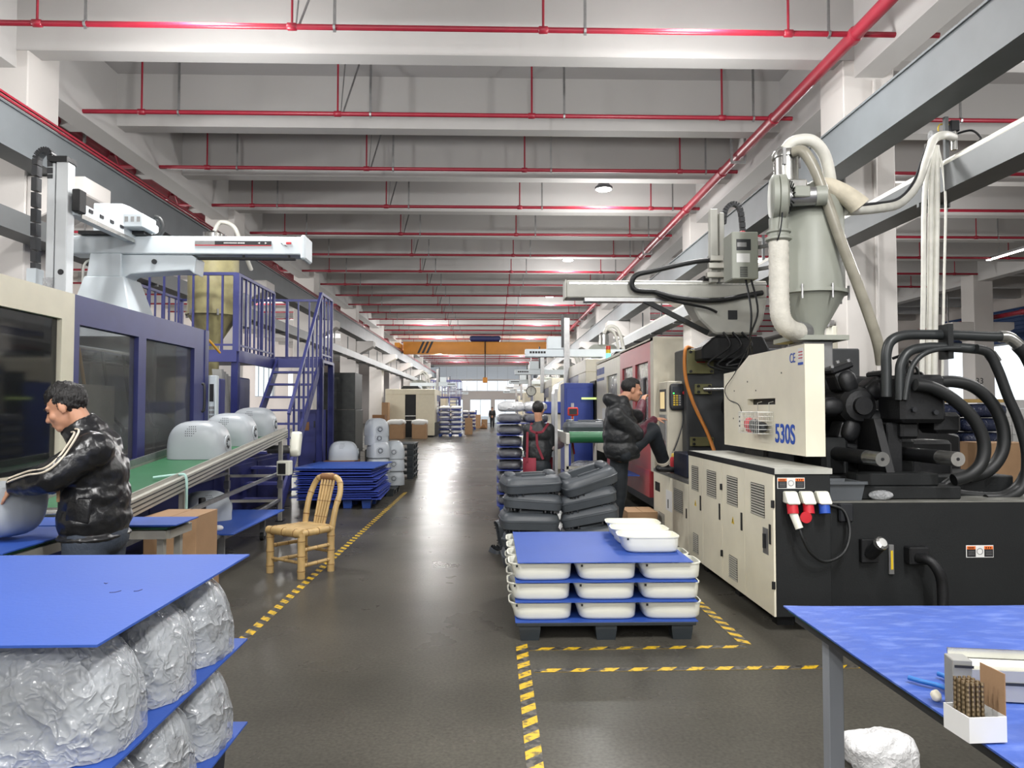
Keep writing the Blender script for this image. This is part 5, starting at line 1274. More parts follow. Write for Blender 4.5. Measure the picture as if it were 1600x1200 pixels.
B().tube(cr([(q.x + 0.03, q.y, q.z + 0.02), (q.x + 0.2, q.y, q.z + 0.06), (q.x + 0.3, q.y, q.z - 0.02), (q.x + 0.26, q.y, q.z - 0.08)], 6), 0.012, 6).build('air_tube', BLACK_PL, t, smooth=60)
ORG[t.name] = Vector(q)

# ================================================================ robot over the right machine
t = thing('take_out_robot', 'grey-white take-out robot with thick black cable standing behind the hopper', 'robot', (2.6, 8.1, 2.2))
bm_ = B().box(0.80, 7.95, 2.74, 3.0, 8.2, 2.93).build('cross_beam', ROBOT_OLD, t, bevel=0.01)
B().box(0.83, 7.94, 2.885, 3.0, 7.95, 2.905).build('guide_rail', STEEL, bm_)
B().box(0.785, 7.94, 2.735, 0.80, 8.21, 2.935).build('end_cap', ROBOT_OLD, bm_, bevel=0.006)
B().box(1.0, 7.96, 2.70, 2.3, 8.1, 2.74).build('lower_rail', GALV, bm_)
B().prism([(2.12, 2.74), (3.0, 2.74), (2.95, 2.5), (2.86, 2.34), (2.42, 2.34), (2.25, 2.5)], 'y', 7.92, 8.22).build('column', ROBOT_OLD, t, bevel=0.02)
B().box(2.56, 7.912, 2.5, 2.66, 7.92, 2.6).build('cut_out', BLACK_PL, t)
B().prism([(2.28, 2.06), (2.28, 2.2), (2.42, 2.32), (2.96, 2.32), (3.02, 2.2), (3.02, 2.06)], 'y', 7.95, 8.3).build('riser_base', BLACK_ST, t, bevel=0.02)
B().bar((1.62, 8.0, 2.74), (2.36, 8.0, 2.36), 0.05, 0.05).build('brace', BLACK_EN, t)
B().box(2.30, 7.94, 2.93, 2.80, 8.22, 2.98).build('slide', BLACK_ST, t)
B().box(2.62, 7.9, 2.95, 2.86, 8.2, 3.25).build('carriage', ROBOT_OLD, t, bevel=0.008)
va = B().box(2.36, 7.86, 2.9, 2.44, 7.96, 3.7).build('vertical_arm', ROBOT_OLD, t, bevel=0.006)
B().box(2.46, 7.86, 2.9, 2.51, 7.96, 3.66).build('vertical_arm', ROBOT_OLD, t, bevel=0.006)
for i, (z, w) in enumerate(((2.94, 0.2), (3.04, 0.26), (3.12, 0.18))): B().box(2.3 + 0.02 * i, 7.8, z, 2.3 + w, 7.86, z + 0.06).build('valve_block', ALU, t, bevel=0.004)
cp = cr([(2.52, 7.92, 3.55), (2.54, 7.92, 3.70), (2.62, 7.92, 3.77), (2.70, 7.92, 3.72), (2.73, 7.92, 3.5), (2.73, 7.92, 3.2)], 8)
ch = B()
for a_, b2 in zip(cp[::2], cp[2::2]): ch.bar(Vector(a_).lerp(b2, 0.04), Vector(a_).lerp(b2, 0.9), 0.06, 0.05, up=(1, 0, 0))
ch.build('cable_chain', BLACK_PL, t)
B().tube(cr([(2.62, 7.9, 3.16), (2.2, 7.85, 3.12), (1.75, 7.85, 3.02), (1.55, 7.85, 2.97), (1.5, 7.87, 2.88), (1.55, 7.88, 2.81), (1.75, 7.9, 2.80)], 7), 0.028, 8).build('cable_harness', RUBBER, t, smooth=60)
B().tube(cr([(1.75, 7.9, 2.80), (2.0, 7.87, 2.73), (2.4, 7.87, 2.70), (2.75, 7.9, 2.76), (2.95, 7.95, 2.8)], 7), 0.028, 8).build('cable_harness', RUBBER, t, smooth=60)
B().tube(cr([(1.78, 7.88, 2.76), (2.0, 7.86, 2.68), (2.3, 7.86, 2.62), (2.42, 7.86, 2.57)], 6), 0.014, 6).build('cable', RUBBER, t, smooth=60)
for i in range(3): B().tube(cr([(2.5 + 0.1 * i, 7.9, 2.36), (2.55 + 0.12 * i, 7.85, 2.2), (2.3 + 0.1 * i, 7.8, 2.0), (2.6, 7.7, 1.9 + 0.05 * i)], 6), 0.012, 6).build('cable', RUBBER, t, smooth=60)

# emergency light and conduit on the right column
yc = COL_YS[4] - COLW / 2
t = thing('emergency_light', 'white emergency light with two heads on the column behind the hopper', 'emergency light', (CRR + 0.12, yc, 2.7))
q = xp(1302, 517, CRR)
B().box(CRR - 0.06, q.y - 0.11, q.z - 0.09, CRR, q.y + 0.11, q.z + 0.06).build('body', WHITE_PL, t, bevel=0.008)
for s in (-1, 1): B().cyl((CRR - 0.03, q.y + s * 0.06, q.z + 0.1), (CRR - 0.1, q.y + s * 0.06, q.z + 0.1), 0.05, n=14).build('lamp_head', GALV, t, smooth=40)
B().cyl((CRR + 0.42, yc - 0.03, 0), (CRR + 0.42, yc - 0.03, 6.1), 0.025, n=8).build('conduit', WHITE_PAINT, label='white conduit running up the column behind the hopper', cat='conduit', smooth=60)

# ================================================================ pallets
def pallet_parts(t, x0, y0, x1, y1, z0, h, m, feet=3):
    w, d = x1 - x0, y1 - y0
    for i in range(7):
        yy = y0 + (d - 0.1) * i / 6; B().box(x0, yy, z0 + h - 0.022, x1, yy + 0.1, z0 + h).build('deck_board', m, t, bevel=0.003)
    for i in range(feet):
        xx = x0 + 0.02 + (w - 0.04 - 0.14) * i / (feet - 1)
        B().box(xx, y0 + 0.01, z0 + h - 0.045, xx + 0.14, y1 - 0.01, z0 + h - 0.022).build('runner', m, t)
        for j in range(3):
            yy = y0 + 0.01 + (d - 0.02 - 0.13) * j / 2
            b = B(); frus(b, xx + 0.01, xx + 0.13, yy + 0.008, yy + 0.122, z0, xx, xx + 0.14, yy, yy + 0.13, z0 + h - 0.045); b.build('foot', m, t)
def pallet(x0, y0, x1, y1, z0, h, m, label, group=None):
    t = thing('pallet', label, 'pallet', ((x0 + x1) / 2, (y0 + y1) / 2, z0), group)
    pallet_parts(t, x0, y0, x1, y1, z0, h, m); return t
def board(x0, y0, x1, y1, z, label, group, m=None, th=0.005, rot=0.0):
    c = Vector(((x0 + x1) / 2, (y0 + y1) / 2, z))
    o = B().obox(c + Vector((0, 0, th / 2)), (x1 - x0, y1 - y0, th), Matrix.Rotation(rot, 3, 'Z')).build('divider_board', m or BLUE_BOARD, org=c, label=label, cat='board', group=group)
    return o

# ================================================================ white tubs on the black pallet
PB = mat('pallet_black', (40, 46, 50), 0.5, var=0.12, scale=6)
pallet(0.155, 4.88, 1.345, 6.08, 0.0, 0.118, PB, 'black plastic pallet under the white tubs')
def loft(b, rings, n=40, cap0=True, cap1=True):
    """rings: (z, a, b, cx, cy, exponent) superellipse loops"""
    vs = []
    for (z, a, bb, cx, cy, e) in rings:
        for j in range(n):
            ph = 2 * PI * j / n; c, s = math.cos(ph), math.sin(ph)
            vs.append((cx + a * math.copysign(abs(c) ** e, c), cy + bb * math.copysign(abs(s) ** e, s), z))
    fs = [(i * n + j, i * n + (j + 1) % n, (i + 1) * n + (j + 1) % n, (i + 1) * n + j) for i in range(len(rings) - 1) for j in range(n)]
    if cap0: fs.append(tuple(range(n))[::-1])
    if cap1: fs.append(tuple(range((len(rings) - 1) * n, len(rings) * n)))
    return b.add(vs, fs)
def tub_proto():
    t = thing('plastic_tub', 'x', 'tub', (0, 0, 0))
    E = 0.42
    b = loft(B(), [(0.0, 0.165, 0.115, 0.008, 0, E), (0.004, 0.178, 0.126, 0.006, 0, E), (0.018, 0.19, 0.135, 0.004, 0, E), (0.06, 0.196, 0.140, 0.002, 0, E), (0.104, 0.2, 0.143, 0, 0, E),
               (0.105, 0.206, 0.148, 0, 0, E), (0.113, 0.206, 0.148, 0, 0, E), (0.114, 0.197, 0.139, 0, 0, E), (0.06, 0.191, 0.134, 0.002, 0, E), (0.02, 0.182, 0.127, 0.006, 0, E), (0.01, 0.165, 0.112, 0.008, 0, E)])
    for v in b.v:                      # scooped lip at one end
        if v.x < -0.12 and v.z > 0.05:
            k = min(1, (-0.12 - v.x) / 0.08) * (v.z - 0.05) / 0.06
            v.x -= 0.018 * k; v.z -= 0.012 * k * (1 - min(1, abs(v.y) / 0.14)) - 0.004 * k
    b.build('tub_body', WHITE_PL, t, smooth=50)
    B().box(-0.178, -0.1465, 0.092, -0.165, -0.139, 0.106).build('clip', BLACK_PL, t)
    B().box(-0.178, 0.139, 0.092, -0.165, 0.1465, 0.106).build('clip', BLACK_PL, t)
    return t
TUB = None
COLX = (0.325, 0.760, 1.196); ROWY = (5.06, 5.36, 5.66, 5.96)
COLN = ('left', 'middle', 'right'); ROWN = ('front', 'second', 'third', 'rear'); TIERN = ('lowest', 'middle', 'upper')
def put_tub(x, y, z, label):
    global TUB
    if TUB is None:
        TUB = tub_proto(); TUB.location = (x, y, z); TUB['label'] = label; TUB['group'] = 'white plastic tubs on the pallet'; return
    dup(TUB, (x, y, z), R(random.uniform(-1.2, 1.2)), label, 'white plastic tubs on the pallet')
TZ0, TDZ = 0.124, 0.130
for k in range(3):
    board(0.15, 4.885, 1.36, 6.08, TZ0 - 0.006 + k * TDZ, ('blue board between the black pallet and the lowest white tubs', 'blue board on the lowest layer of white tubs', 'blue board on the middle layer of white tubs')[k], 'blue boards between the tubs')
    for j in range(4):
        for i in range(3):
            if i == 1 and j > 0: continue
            put_tub(COLX[i] + (0.006, -0.004, 0.004)[k], ROWY[j], TZ0 + k * TDZ, 'white plastic tub in the %s layer, %s column, %s row' % (TIERN[k], COLN[i], ROWN[j]))
board(0.165, 4.88, 1.33, 6.1, TZ0 + 3 * TDZ - 0.006, 'blue board covering the pallet of white tubs', 'blue boards between the tubs')
for j in range(3): put_tub(COLX[2] - 0.065 + (-0.01, -0.01, 0.0)[j], 5.31 + j * 0.305, TZ0 + 3 * TDZ, 'white plastic tub on top of the blue board, %s of the three' % ('nearest', 'middle', 'farthest')[j])

# ================================================================ bagged shells on blue boards, foreground left
PBN = mat('pallet_navy', (22, 26, 40), 0.5, var=0.1, scale=6)
BX0, BX1, BY0, BY1 = -1.80, -0.89, 1.70, 2.74
pallet(BX0 + 0.04, BY0 + 0.05, BX1 - 0.04, BY1 - 0.03, 0.0, 0.19, PBN, 'dark plastic pallet at the bottom of the bagged shell stack', 'pallets under the bagged shells')
pallet(BX0 + 0.04, BY0 + 0.05, BX1 - 0.04, BY1 - 0.03, 0.192, 0.19, PBN, 'dark plastic pallet second from the floor under the bagged shells', 'pallets under the bagged shells')
def bag_proto(seed, hx, hy, h):
    t = thing('bagged_shell', 'x', 'bagged part', (0, 0, 0))
    B().sell((0, 0, 0.004), (hx * 0.93, hy * 0.92, h * 0.95), 0.62, 0.5, 30, 18, zmin=0.0).build('shell_body', GREY_SHELL, t, smooth=60)
    B().lathe((hx * 0.87, -0.02, h * 0.42), [(0.06, 0), (0.06, 0.014), (0.04, 0.016), (0.02, 0.02), (0, 0.02)], 18, (1, 0, 0)).build('round_vent', mat('vent_grey', (120, 124, 128), 0.4), t, smooth=40)
    b = B().sell((0, 0, 0.002), (hx, hy, h), 0.7, 0.6, 84, 44, zmin=0.0)
    for v in b.v:
        p = Vector((v.x, v.y, v.z)) * 7 + Vector((seed * 3.1, seed, 0))
        n1 = noise.noise(p); n2 = noise.noise(p * 2.7 + Vector((n1 * 2, 0, 0))); n3 = noise.noise(p * 6.0)
        rg = 1 - abs(n2) * 2
        k = 0.008 * n1 + 0.006 * rg + 0.004 * (1 - 2 * abs(n3))
        d = Vector((v.x / hx, v.y / hy, (v.z - h * 0.3) / h)); d.normalize()
        z0 = v.z; v += d * k
        v.z = min(max(v.z, 0.001), h + 0.004)
    b.build('plastic_bag', CLEAR, t, smooth=80)
    return t
bags = [bag_proto(s, 0.222, 0.152, 0.276) for s in (1, 2, 5)]
used = set(); bi = 0
TZ = (0.388, 0.688); 
for k in range(2):
    for j in range(3):
        for i in range(2):
            if i == 1 and j == 1 and k == 0: pass
            x = (-1.125, -1.575)[i]; y = 1.905 + j * 0.325
            lab = 'grey shell in a clear plastic bag, %s tier, %s, %s' % (('lower', 'upper')[k], ('nearest', 'middle', 'farthest')[j] + ' one', ('aisle side', 'wall side')[i])
            pr = bags[bi % 3]; bi += 1
            if pr.name not in used:
                used.add(pr.name); pr.location = (x, y, TZ[k]); pr['label'] = lab; pr['group'] = 'bagged shells in the foreground stack'
            else: dup(pr, (x, y, TZ[k]), R(random.choice((0, 180)) + random.uniform(-5, 5)), lab, 'bagged shells in the foreground stack')
board(BX0, BY0, BX1, BY1, 0.384 - 0.003, 'lowest blue board of the foreground stack', 'blue boards of the foreground stack', th=0.006)
board(BX0, BY0, BX1, BY1, 0.684 - 0.004, 'middle blue board of the foreground stack', 'blue boards of the foreground stack', th=0.006, rot=R(0.4))
tb = board(BX0, BY0, BX1, BY1, 0.985, 'large top blue board of the foreground stack with small scratches', 'blue boards of the foreground stack', th=0.006)
ORG[tb.name] = Vector(tb.location)
for (a0, b0, a1, b1) in ((171, 926, 189, 923), (209, 924, 222, 921), (163, 911, 168, 911)):
    B().tube(cr([gp(a0, b0, 0.9914), gp((a0 + a1) / 2, (b0 + b1) / 2 + 1, 0.9914), gp(a1, b1, 0.9914)], 4), 0.0018, 5).build('scratch', BLUE_DK, tb)

# ================================================================ pile of charcoal bases
def dark_proto():
    t = thing('charcoal_cover', 'x', 'cover', (0, 0, 0)); E = 0.5
    E = 0.36
    loft(B(), [(0.02, 0.262, 0.182, 0, 0, E), (0.0, 0.268, 0.188, 0, 0, E), (0.004, 0.276, 0.194, 0, 0, E), (0.07, 0.286, 0.204, 0, 0, E), (0.074, 0.291, 0.209, 0, 0, E), (0.088, 0.291, 0.209, 0, 0, E), (0.092, 0.284, 0.202, 0, 0, E), (0.13, 0.272, 0.19, 0, 0, E), (0.15, 0.25, 0.17, 0, 0, E), (0.158, 0.215, 0.14, 0, 0, E),
               (0.158, 0.18, 0.105, 0, -0.01, E), (0.1, 0.17, 0.098, 0, -0.01, E), (0.09, 0.1, 0.05, 0, -0.01, E)], 44, cap0=False).build('shell_body', DARK_SHELL, t, smooth=35)
    for s in (-1, 1): B().sell((s * 0.2, 0.02, 0.15), (0.05, 0.10, 0.035), 0.6, 0.6, 18, 10).build('raised_end', DARK_SHELL, t, smooth=60)
    B().box(-0.12, -0.13, 0.150, 0.12, -0.112, 0.178).build('cross_rib', DARK_SHELL, t, bevel=0.006)
    b = B()
    for i in range(26):
        a = 2 * PI * i / 26; c, s_ = math.cos(a), math.sin(a)
        b.obox((0.255 * math.copysign(abs(c) ** E, c), 0.178 * math.copysign(abs(s_) ** E, s_), -0.008), (0.014, 0.014, 0.03))
    o = b.build('clip_teeth', BLACK_PL, t); o['kind'] = 'stuff'
    return t
DK = dark_proto(); dk_used = False
def dark(x, y, z, rot, label, scale=1.0):
    global dk_used
    if not dk_used:
        dk_used = True; DK.location = (x, y, z); DK.rotation_euler = rot; DK['label'] = label; DK['group'] = 'charcoal plastic covers in the pile'; DK.scale = (scale,) * 3; return
    dup(DK, (x, y, z), rot, label, 'charcoal plastic covers in the pile', scale)
POS = ['at the bottom', 'second from the bottom', 'third from the bottom', 'fourth from the bottom', 'on top']
for i in range(5):
    dark(0.37 + (0, 0.02, -0.02, 0.015, 0.0)[i], 7.25, 0.02 + i * 0.178, (R((2, -2, 3, -3, 4)[i]), R((2, -3, 2, 4, -2)[i]), R((4, -8, 6, 0, 12)[i])), 'charcoal plastic cover in the upright stack behind the tubs, ' + POS[i], 1.0)
for i in range(5):
    dark(0.955 + (0.0, 0.02, 0.02, -0.01, -0.02)[i], 7.3, 0.055 + i * 0.178, (R((0, 3, -2, 4, 8)[i]), R((-6, -9, -12, -13, -16)[i]), R((0, 6, -10, -4, 14)[i])), 'charcoal plastic cover in the leaning stack behind the tubs, ' + POS[i], 1.0)
dark(0.06, 7.75, 0.20, (R(10), R(80), R(20)), 'charcoal plastic cover lying on its side against the upright stack', 0.55)
dark(0.15, 7.95, 0.03, (R(185), R(5), R(20)), 'charcoal plastic cover upside down on the floor by the aisle', 0.6)

# ================================================================ blue topped table, foreground right
t = thing('blue_table', 'table with a worn blue sheet and green mat in the front right corner', 'table', (1.8, 2.1, 0)); TZT = 0.80
X0t, X1t, Y0t, Y1t = 1.075, 2.75, 1.36, 2.70
B().box(X0t + 0.03, Y0t + 0.02, TZT - 0.055, X1t, Y1t - 0.01, TZT - 0.022).build('table_top', mat('dark_table_top', (46, 48, 50), 0.5, var=0.1), t)
B().box(X0t + 0.01, Y0t, TZT - 0.022, X1t, Y1t, TZT - 0.014).build('green_mat', mat('green_mat', (38, 92, 70)), t)
g = B(); nx, ny = 24, 20
vs = []
for j in range(ny + 1):
    for i in range(nx + 1):
        x = X0t - 0.005 + (X1t - X0t) * i / nx; y = Y0t - 0.01 + (Y1t - Y0t + 0.02) * j / ny
        vs.append((x, y, TZT - 0.006 + 0.0025 * noise.noise(Vector((x * 3, y * 3, 0))) + (0.006 * (j / ny) ** 4 * (1 - min(1, i / 5)))))
fs = [(j * (nx + 1) + i, j * (nx + 1) + i + 1, (j + 1) * (nx + 1) + i + 1, (j + 1) * (nx + 1) + i) for j in range(ny) for i in range(nx)]
n0 = len(vs); vs += [(a, b_, c - 0.005) for a, b_, c in vs]; fs += [tuple(k + n0 for k in f[::-1]) for f in fs]
def edge(ids):
    for a, b_ in zip(ids, ids[1:]): fs.append((a, a + n0, b_ + n0, b_))
edge([i for i in range(nx + 1)][::-1]); edge([ny * (nx + 1) + i for i in range(nx + 1)]); edge([j * (nx + 1) for j in range(ny + 1)]); edge([j * (nx + 1) + nx for j in range(ny + 1)][::-1])
def worn_blue():
    m = mat('worn_blue_sheet', (54, 84, 164), 0.5, var=0.14, scale=7, bump=0.1, bscale=30, detail=8)
    nt = m.node_tree; n = nt.nodes; l = nt.links; bs = n['Principled BSDF']
    src = bs.inputs['Base Color'].links[0].from_socket
    tc = n.new('ShaderNodeTexCoord'); mp = n.new('ShaderNodeMapping'); mp.inputs['Rotation'].default_value = (0, 0, -0.7); mp.inputs['Scale'].default_value = (5, 15, 1)
    l.new(tc.outputs['Object'], mp.inputs['Vector'])
    nz = n.new('ShaderNodeTexNoise'); nz.inputs['Scale'].default_value = 2.2; nz.inputs['Detail'].default_value = 8; l.new(mp.outputs[0], nz.inputs['Vector'])
    rp = n.new('ShaderNodeValToRGB'); rp.color_ramp.elements[0].position = 0.5; rp.color_ramp.elements[0].color = (0, 0, 0, 1); rp.color_ramp.elements[1].position = 0.78; rp.color_ramp.elements[1].color = (0.28, 0.28, 0.28, 1)
    l.new(nz.outputs['Fac'], rp.inputs['Fac'])
    mx = n.new('ShaderNodeMixRGB'); mx.inputs[2].default_value = rgb((150, 172, 226)); l.new(rp.outputs['Color'], mx.inputs[0]); l.new(src, mx.inputs[1]); l.new(mx.outputs['Color'], bs.inputs['Base Color'])
    return m
B().add(vs, fs).build('blue_sheet', worn_blue(), t, smooth=40)
LEGM = mat('grey_leg', (136, 140, 146), 0.5, var=0.06)
for x, y in ((1.20, 2.60), (2.65, 2.60), (1.20, 1.45), (2.65, 1.45)): B().box(x - 0.026, y - 0.026, 0, x + 0.026, y + 0.026, TZT - 0.055).build('leg', LEGM, t, bevel=0.002)
for y in (1.45, 2.6): B().box(1.2, y - 0.02, TZT - 0.1, 2.65, y + 0.02, TZT - 0.055).build('rail', LEGM, t)
TT = TZT - 0.003
def gt(px, py): return gp(px, py, TT)
# small white box of threaded rods
a, b_, c = gt(1515, 1162), gt(1574, 1160), gt(1467, 1130)
t = thing('screw_box', 'small open white card box holding upright threaded rods on the blue table', 'box', (a + b_) / 2)
u = (b_ - a); v = (c - a); v -= u * (v.dot(u) / u.length_squared); v = v.normalized() * 0.085; bh = 0.055
ux, vy = u.normalized(), v.normalized(); bw, bd = u.length, v.length
Mb = Matrix((ux, vy, Vector((0, 0, 1)))).transposed()
def bp(x, y, z): return a + ux * x + vy * y + Vector((0, 0, z))
def wall_(nm, x0, y0, x1, y1, z0, z1, m): B().obox((bp(x0, y0, z0) + bp(x1, y1, z1)) / 2, (abs(x1 - x0), abs(y1 - y0), z1 - z0), Mb).build(nm, m, t)
wall_('base', 0, 0, bw, bd, 0.0, 0.002, PAPER_W); wall_('side', 0, 0, bw, 0.002, 0.002, bh, PAPER_W); wall_('side', 0, bd - 0.002, bw, bd, 0.002, bh, PAPER_W)
wall_('side', 0, 0.002, 0.002, bd - 0.002, 0.002, bh, PAPER_W); wall_('side', bw - 0.002, 0.002, bw, bd - 0.002, 0.002, bh, PAPER_W)
wall_('lid', bw, 0.004, bw + 0.002, bd - 0.004, bh - 0.02, 0.145, CARDBOARD)
THR = mat('threaded_brass', (150, 132, 104), 0.35, 0.8, var=0.3, scale=60)
for i in range(4):
    for j in range(4):
        p = bp(0.014 + i * 0.011, 0.022 + j * 0.014, 0.003)
        n_ = 22; P = [p + Vector((0, 0, 0.118 * k / n_)) for k in range(n_ + 1)]
        B().tube(P, [0.0046 if k % 2 else 0.0038 for k in range(n_ + 1)], 8).build('threaded_rod', THR, label='threaded rod in the white card box, row %s, place %s' % (('one', 'two', 'three', 'four')[j], ('one', 'two', 'three', 'four')[i]), cat='rod', group='threaded rods in the card box')
t = thing('aluminium_channel', 'aluminium channel with a white insert lying on the blue table', 'channel', gt(1600, 1100))
a = gt(1490, 1098) + Vector((0.03, 0.02, 0)); d_ = Vector((1, -0.17, 0)).normalized(); s_ = Vector((0.17, 1, 0)).normalized()
Mc = Matrix((d_, s_, Vector((0, 0, 1)))).transposed()
for nm, o_, z0, z1, w, m_ in (('back_wall', 0.07, 0.0, 0.105, 0.006, STEEL), ('front_wall', 0.0, 0.0, 0.075, 0.006, ALU), ('insert', 0.035, 0.005, 0.082, 0.055, WHITE_PL), ('black_strip', -0.004, 0.04, 0.047, 0.003, BLACK_PL)):
    B().obox(a + d_ * 0.45 + s_ * o_ + Vector((0, 0, (z0 + z1) / 2 + 0.001)), (0.9, w, z1 - z0), Mc).build(nm, m_, t)
t = thing('grey_carton', 'small grey card sleeve standing behind the threaded rods', 'box', gt(1505, 1100))
q = gt(1503, 1112); B().obox(q + Vector((0.012, 0.03, 0.06)), (0.045, 0.05, 0.12), Matrix.Rotation(-0.2, 3, 'Z')).build('sleeve', mat('grey_card', (138, 138, 134), 0.7, var=0.05), t, bevel=0.002)
B().obox(q + Vector((0.010, 0.003, 0.105)), (0.042, 0.002, 0.006), Matrix.Rotation(-0.2, 3, 'Z')).build('print_line', DECAL_BLACK, t)
t = thing('pliers', 'pliers with blue handles lying on the blue table', 'pliers', gt(1490, 1085))
BH = mat('blue_grip', (44, 110, 180), 0.45, var=0.04); up = Vector((0, 0, 0.009))
B().tube(cr([gt(1420, 1064) + up, gt(1440, 1070) + up, gt(1465, 1076) + up, gt(1486, 1083) + up], 6), 0.0065, 8).build('handle', BH, t, smooth=60)
B().tube(cr([gt(1466, 1058) + up, gt(1478, 1063) + up, gt(1486, 1072) + up, gt(1490, 1083) + up], 6), 0.0065, 8).build('handle', BH, t, smooth=60)
B().tube([gt(1484, 1082) + up, gt(1500, 1092) + up, gt(1520, 1100) + up], [0.009, 0.010, 0.003], 8).build('jaw', BLACK_ST, t, smooth=60)
b = B().sell(gt(1463, 1094) + Vector((0, 0, 0.011)), (0.012, 0.014, 0.014), 1, 1, 14, 9)
for v_ in b.v: v_ += Vector((noise.noise(v_ * 90), noise.noise(v_ * 90 + Vector((5, 0, 0))), 0)) * 0.004
b.build('glue_lump', mat('ivory_wax', (222, 216, 196), 0.5, var=0.05), label='small ivory lump beside the blue pliers', cat='lump', smooth=60)
q = gp(1394, 1215); q.y += 0.1
b = B().sell((q.x, q.y, 0.05), (0.135, 0.12, 0.085), 0.7, 0.7, 48, 30)
for v_ in b.v:
    p = v_ * 9; k = noise.noise(p) * 0.03 + (1 - abs(noise.noise(p * 2.3)) * 2) * 0.012
    v_ += Vector((v_.x - q.x, v_.y - q.y, v_.z - 0.05)).normalized() * k; v_.z = max(v_.z, 0.001)
b.build('rubbish_bag', film('white_bag', (225, 225, 225), 0.9, rough=0.35, bump=0.5, bscale=20), label='crumpled white plastic bag on the floor by the blue table leg', cat='bag', smooth=80)

# ================================================================ stacks beyond the bamboo chair
PBL = mat('pallet_blue', (34, 70, 150), 0.5, var=0.1)

pallet(-2.62, 11.45, -1.86, 12.6, 0.0, 0.14, PBL, 'blue plastic pallet under the untidy blue boards')
BD2 = mat('blue_board_dark', (44, 66, 160), 0.5, var=0.1, scale=4)
z = 0.142
for i in range(17):
    last = i == 16
    w = 1.22 + random.uniform(-0.05, 0.05)
    xc = -2.40 + random.uniform(-0.05, 0.05); yc_ = 12.0 + random.uniform(-0.05, 0.05)
    o = board(xc - w / 2, 11.3 + 0.0 * i, xc + w / 2, 12.85, z, 'blue board on top of the untidy stack beyond the chair' if last else 'blue board in the untidy stack beyond the chair, %s from the top' % ORD[16 - i], 'blue boards in the untidy stack', BLUE_BOARD if last else BD2, 0.012, R(random.uniform(-3, 3)))
    o.rotation_euler = (R(random.uniform(-0.6, 0.6)), R(random.uniform(-0.6, 0.6)), 0)
    z += 0.0295
MBK = mat('mould_black', (52, 54, 52), 0.45, 0.5, var=0.2, scale=10)
def block(x0, y0, x1, y1, z0, z1, label):
    t = thing('steel_mould', label, 'mould', ((x0 + x1) / 2, (y0 + y1) / 2, z0), 'stacked steel moulds')
    B().box(x0, y0, z0, x1, y1, z1).build('block', MBK, t, bevel=0.008)
    B().box(x0, y0 - 0.003, (z0 + z1) / 2 - 0.004, x1, y0, (z0 + z1) / 2 + 0.004).build('parting_line', BLACK_ST, t)
    for i in range(4):
        for j in range(3):
            x = x0 + (x1 - x0) * (0.14 + 0.24 * i); zz = z0 + (z1 - z0) * (0.2 + 0.3 * j)
            if (i + j) % 2 == 0: B().cyl((x, y0 - 0.002, zz), (x, y0 + 0.01, zz), 0.026, n=10).build('bore', DECAL_BLACK, t)
block(-3.3, 14.6, -2.75, 15.4, 0.0, 0.66, 'black steel mould at the bottom of the pile beside the stairs')
block(-3.32, 14.55, -2.70, 15.4, 0.662, 1.52, 'black steel mould in the middle of the pile beside the stairs')
block(-3.4, 14.6, -2.72, 15.4, 1.522, 2.25, 'black steel mould on top of the pile beside the stairs')
block(-2.62, 15.2, -2.05, 16.0, 0.0, 0.7, 'low black steel mould behind the grey shells')
G = 'grey shells piled beyond the chair'
pallet(-2.35, 13.0, -1.72, 13.9, 0.0, 0.13, PB, 'black pallet under the pile of grey shells')
for i, (x, y, z) in enumerate(((-2.08, 13.45, 0.14), (-2.08, 13.45, 0.40), (-2.08, 13.45, 0.66), (-2.12, 13.5, 0.88), (-2.12, 13.5, 1.04))):
    shell((x, y, z), (0, 0, R(-75 + 3 * i)), 'grey dome shell in the tall pile, %s' % POS[i], G, 0.88)
for i, (x, y, z) in enumerate(((-1.83, 13.75, 0.14), (-1.83, 13.75, 0.40), (-1.83, 13.75, 0.62))):
    shell((x, y, z), (0, 0, R(-80)), 'grey dome shell in the lower pile by the hazard tape, %s' % ('at the bottom', 'in the middle', 'on top')[i], G, 0.88)
carton(-2.95, 12.95, -2.42, 13.5, 0.0, 0.62, 'low brown carton carrying a single grey shell', 'cartons', CARDB2)
shell((-2.66, 13.22, 0.628), (0, 0, R(10)), 'single grey dome shell behind the blue boards', G, 0.9)
for i in range(6):
    t_ = thing('pallet', 'black pallet in the low stack beside the aisle, %s' % (['at the bottom'] + ['number %s up' % w for w in ('two', 'three', 'four', 'five')] + ['on top'])[i], 'pallet', (-2.0, 16.6, i * 0.13), 'black pallets stacked beside the aisle')
    pallet_parts(t_, -2.55, 16.2, -1.72, 17.2, i * 0.13, 0.125, PB)

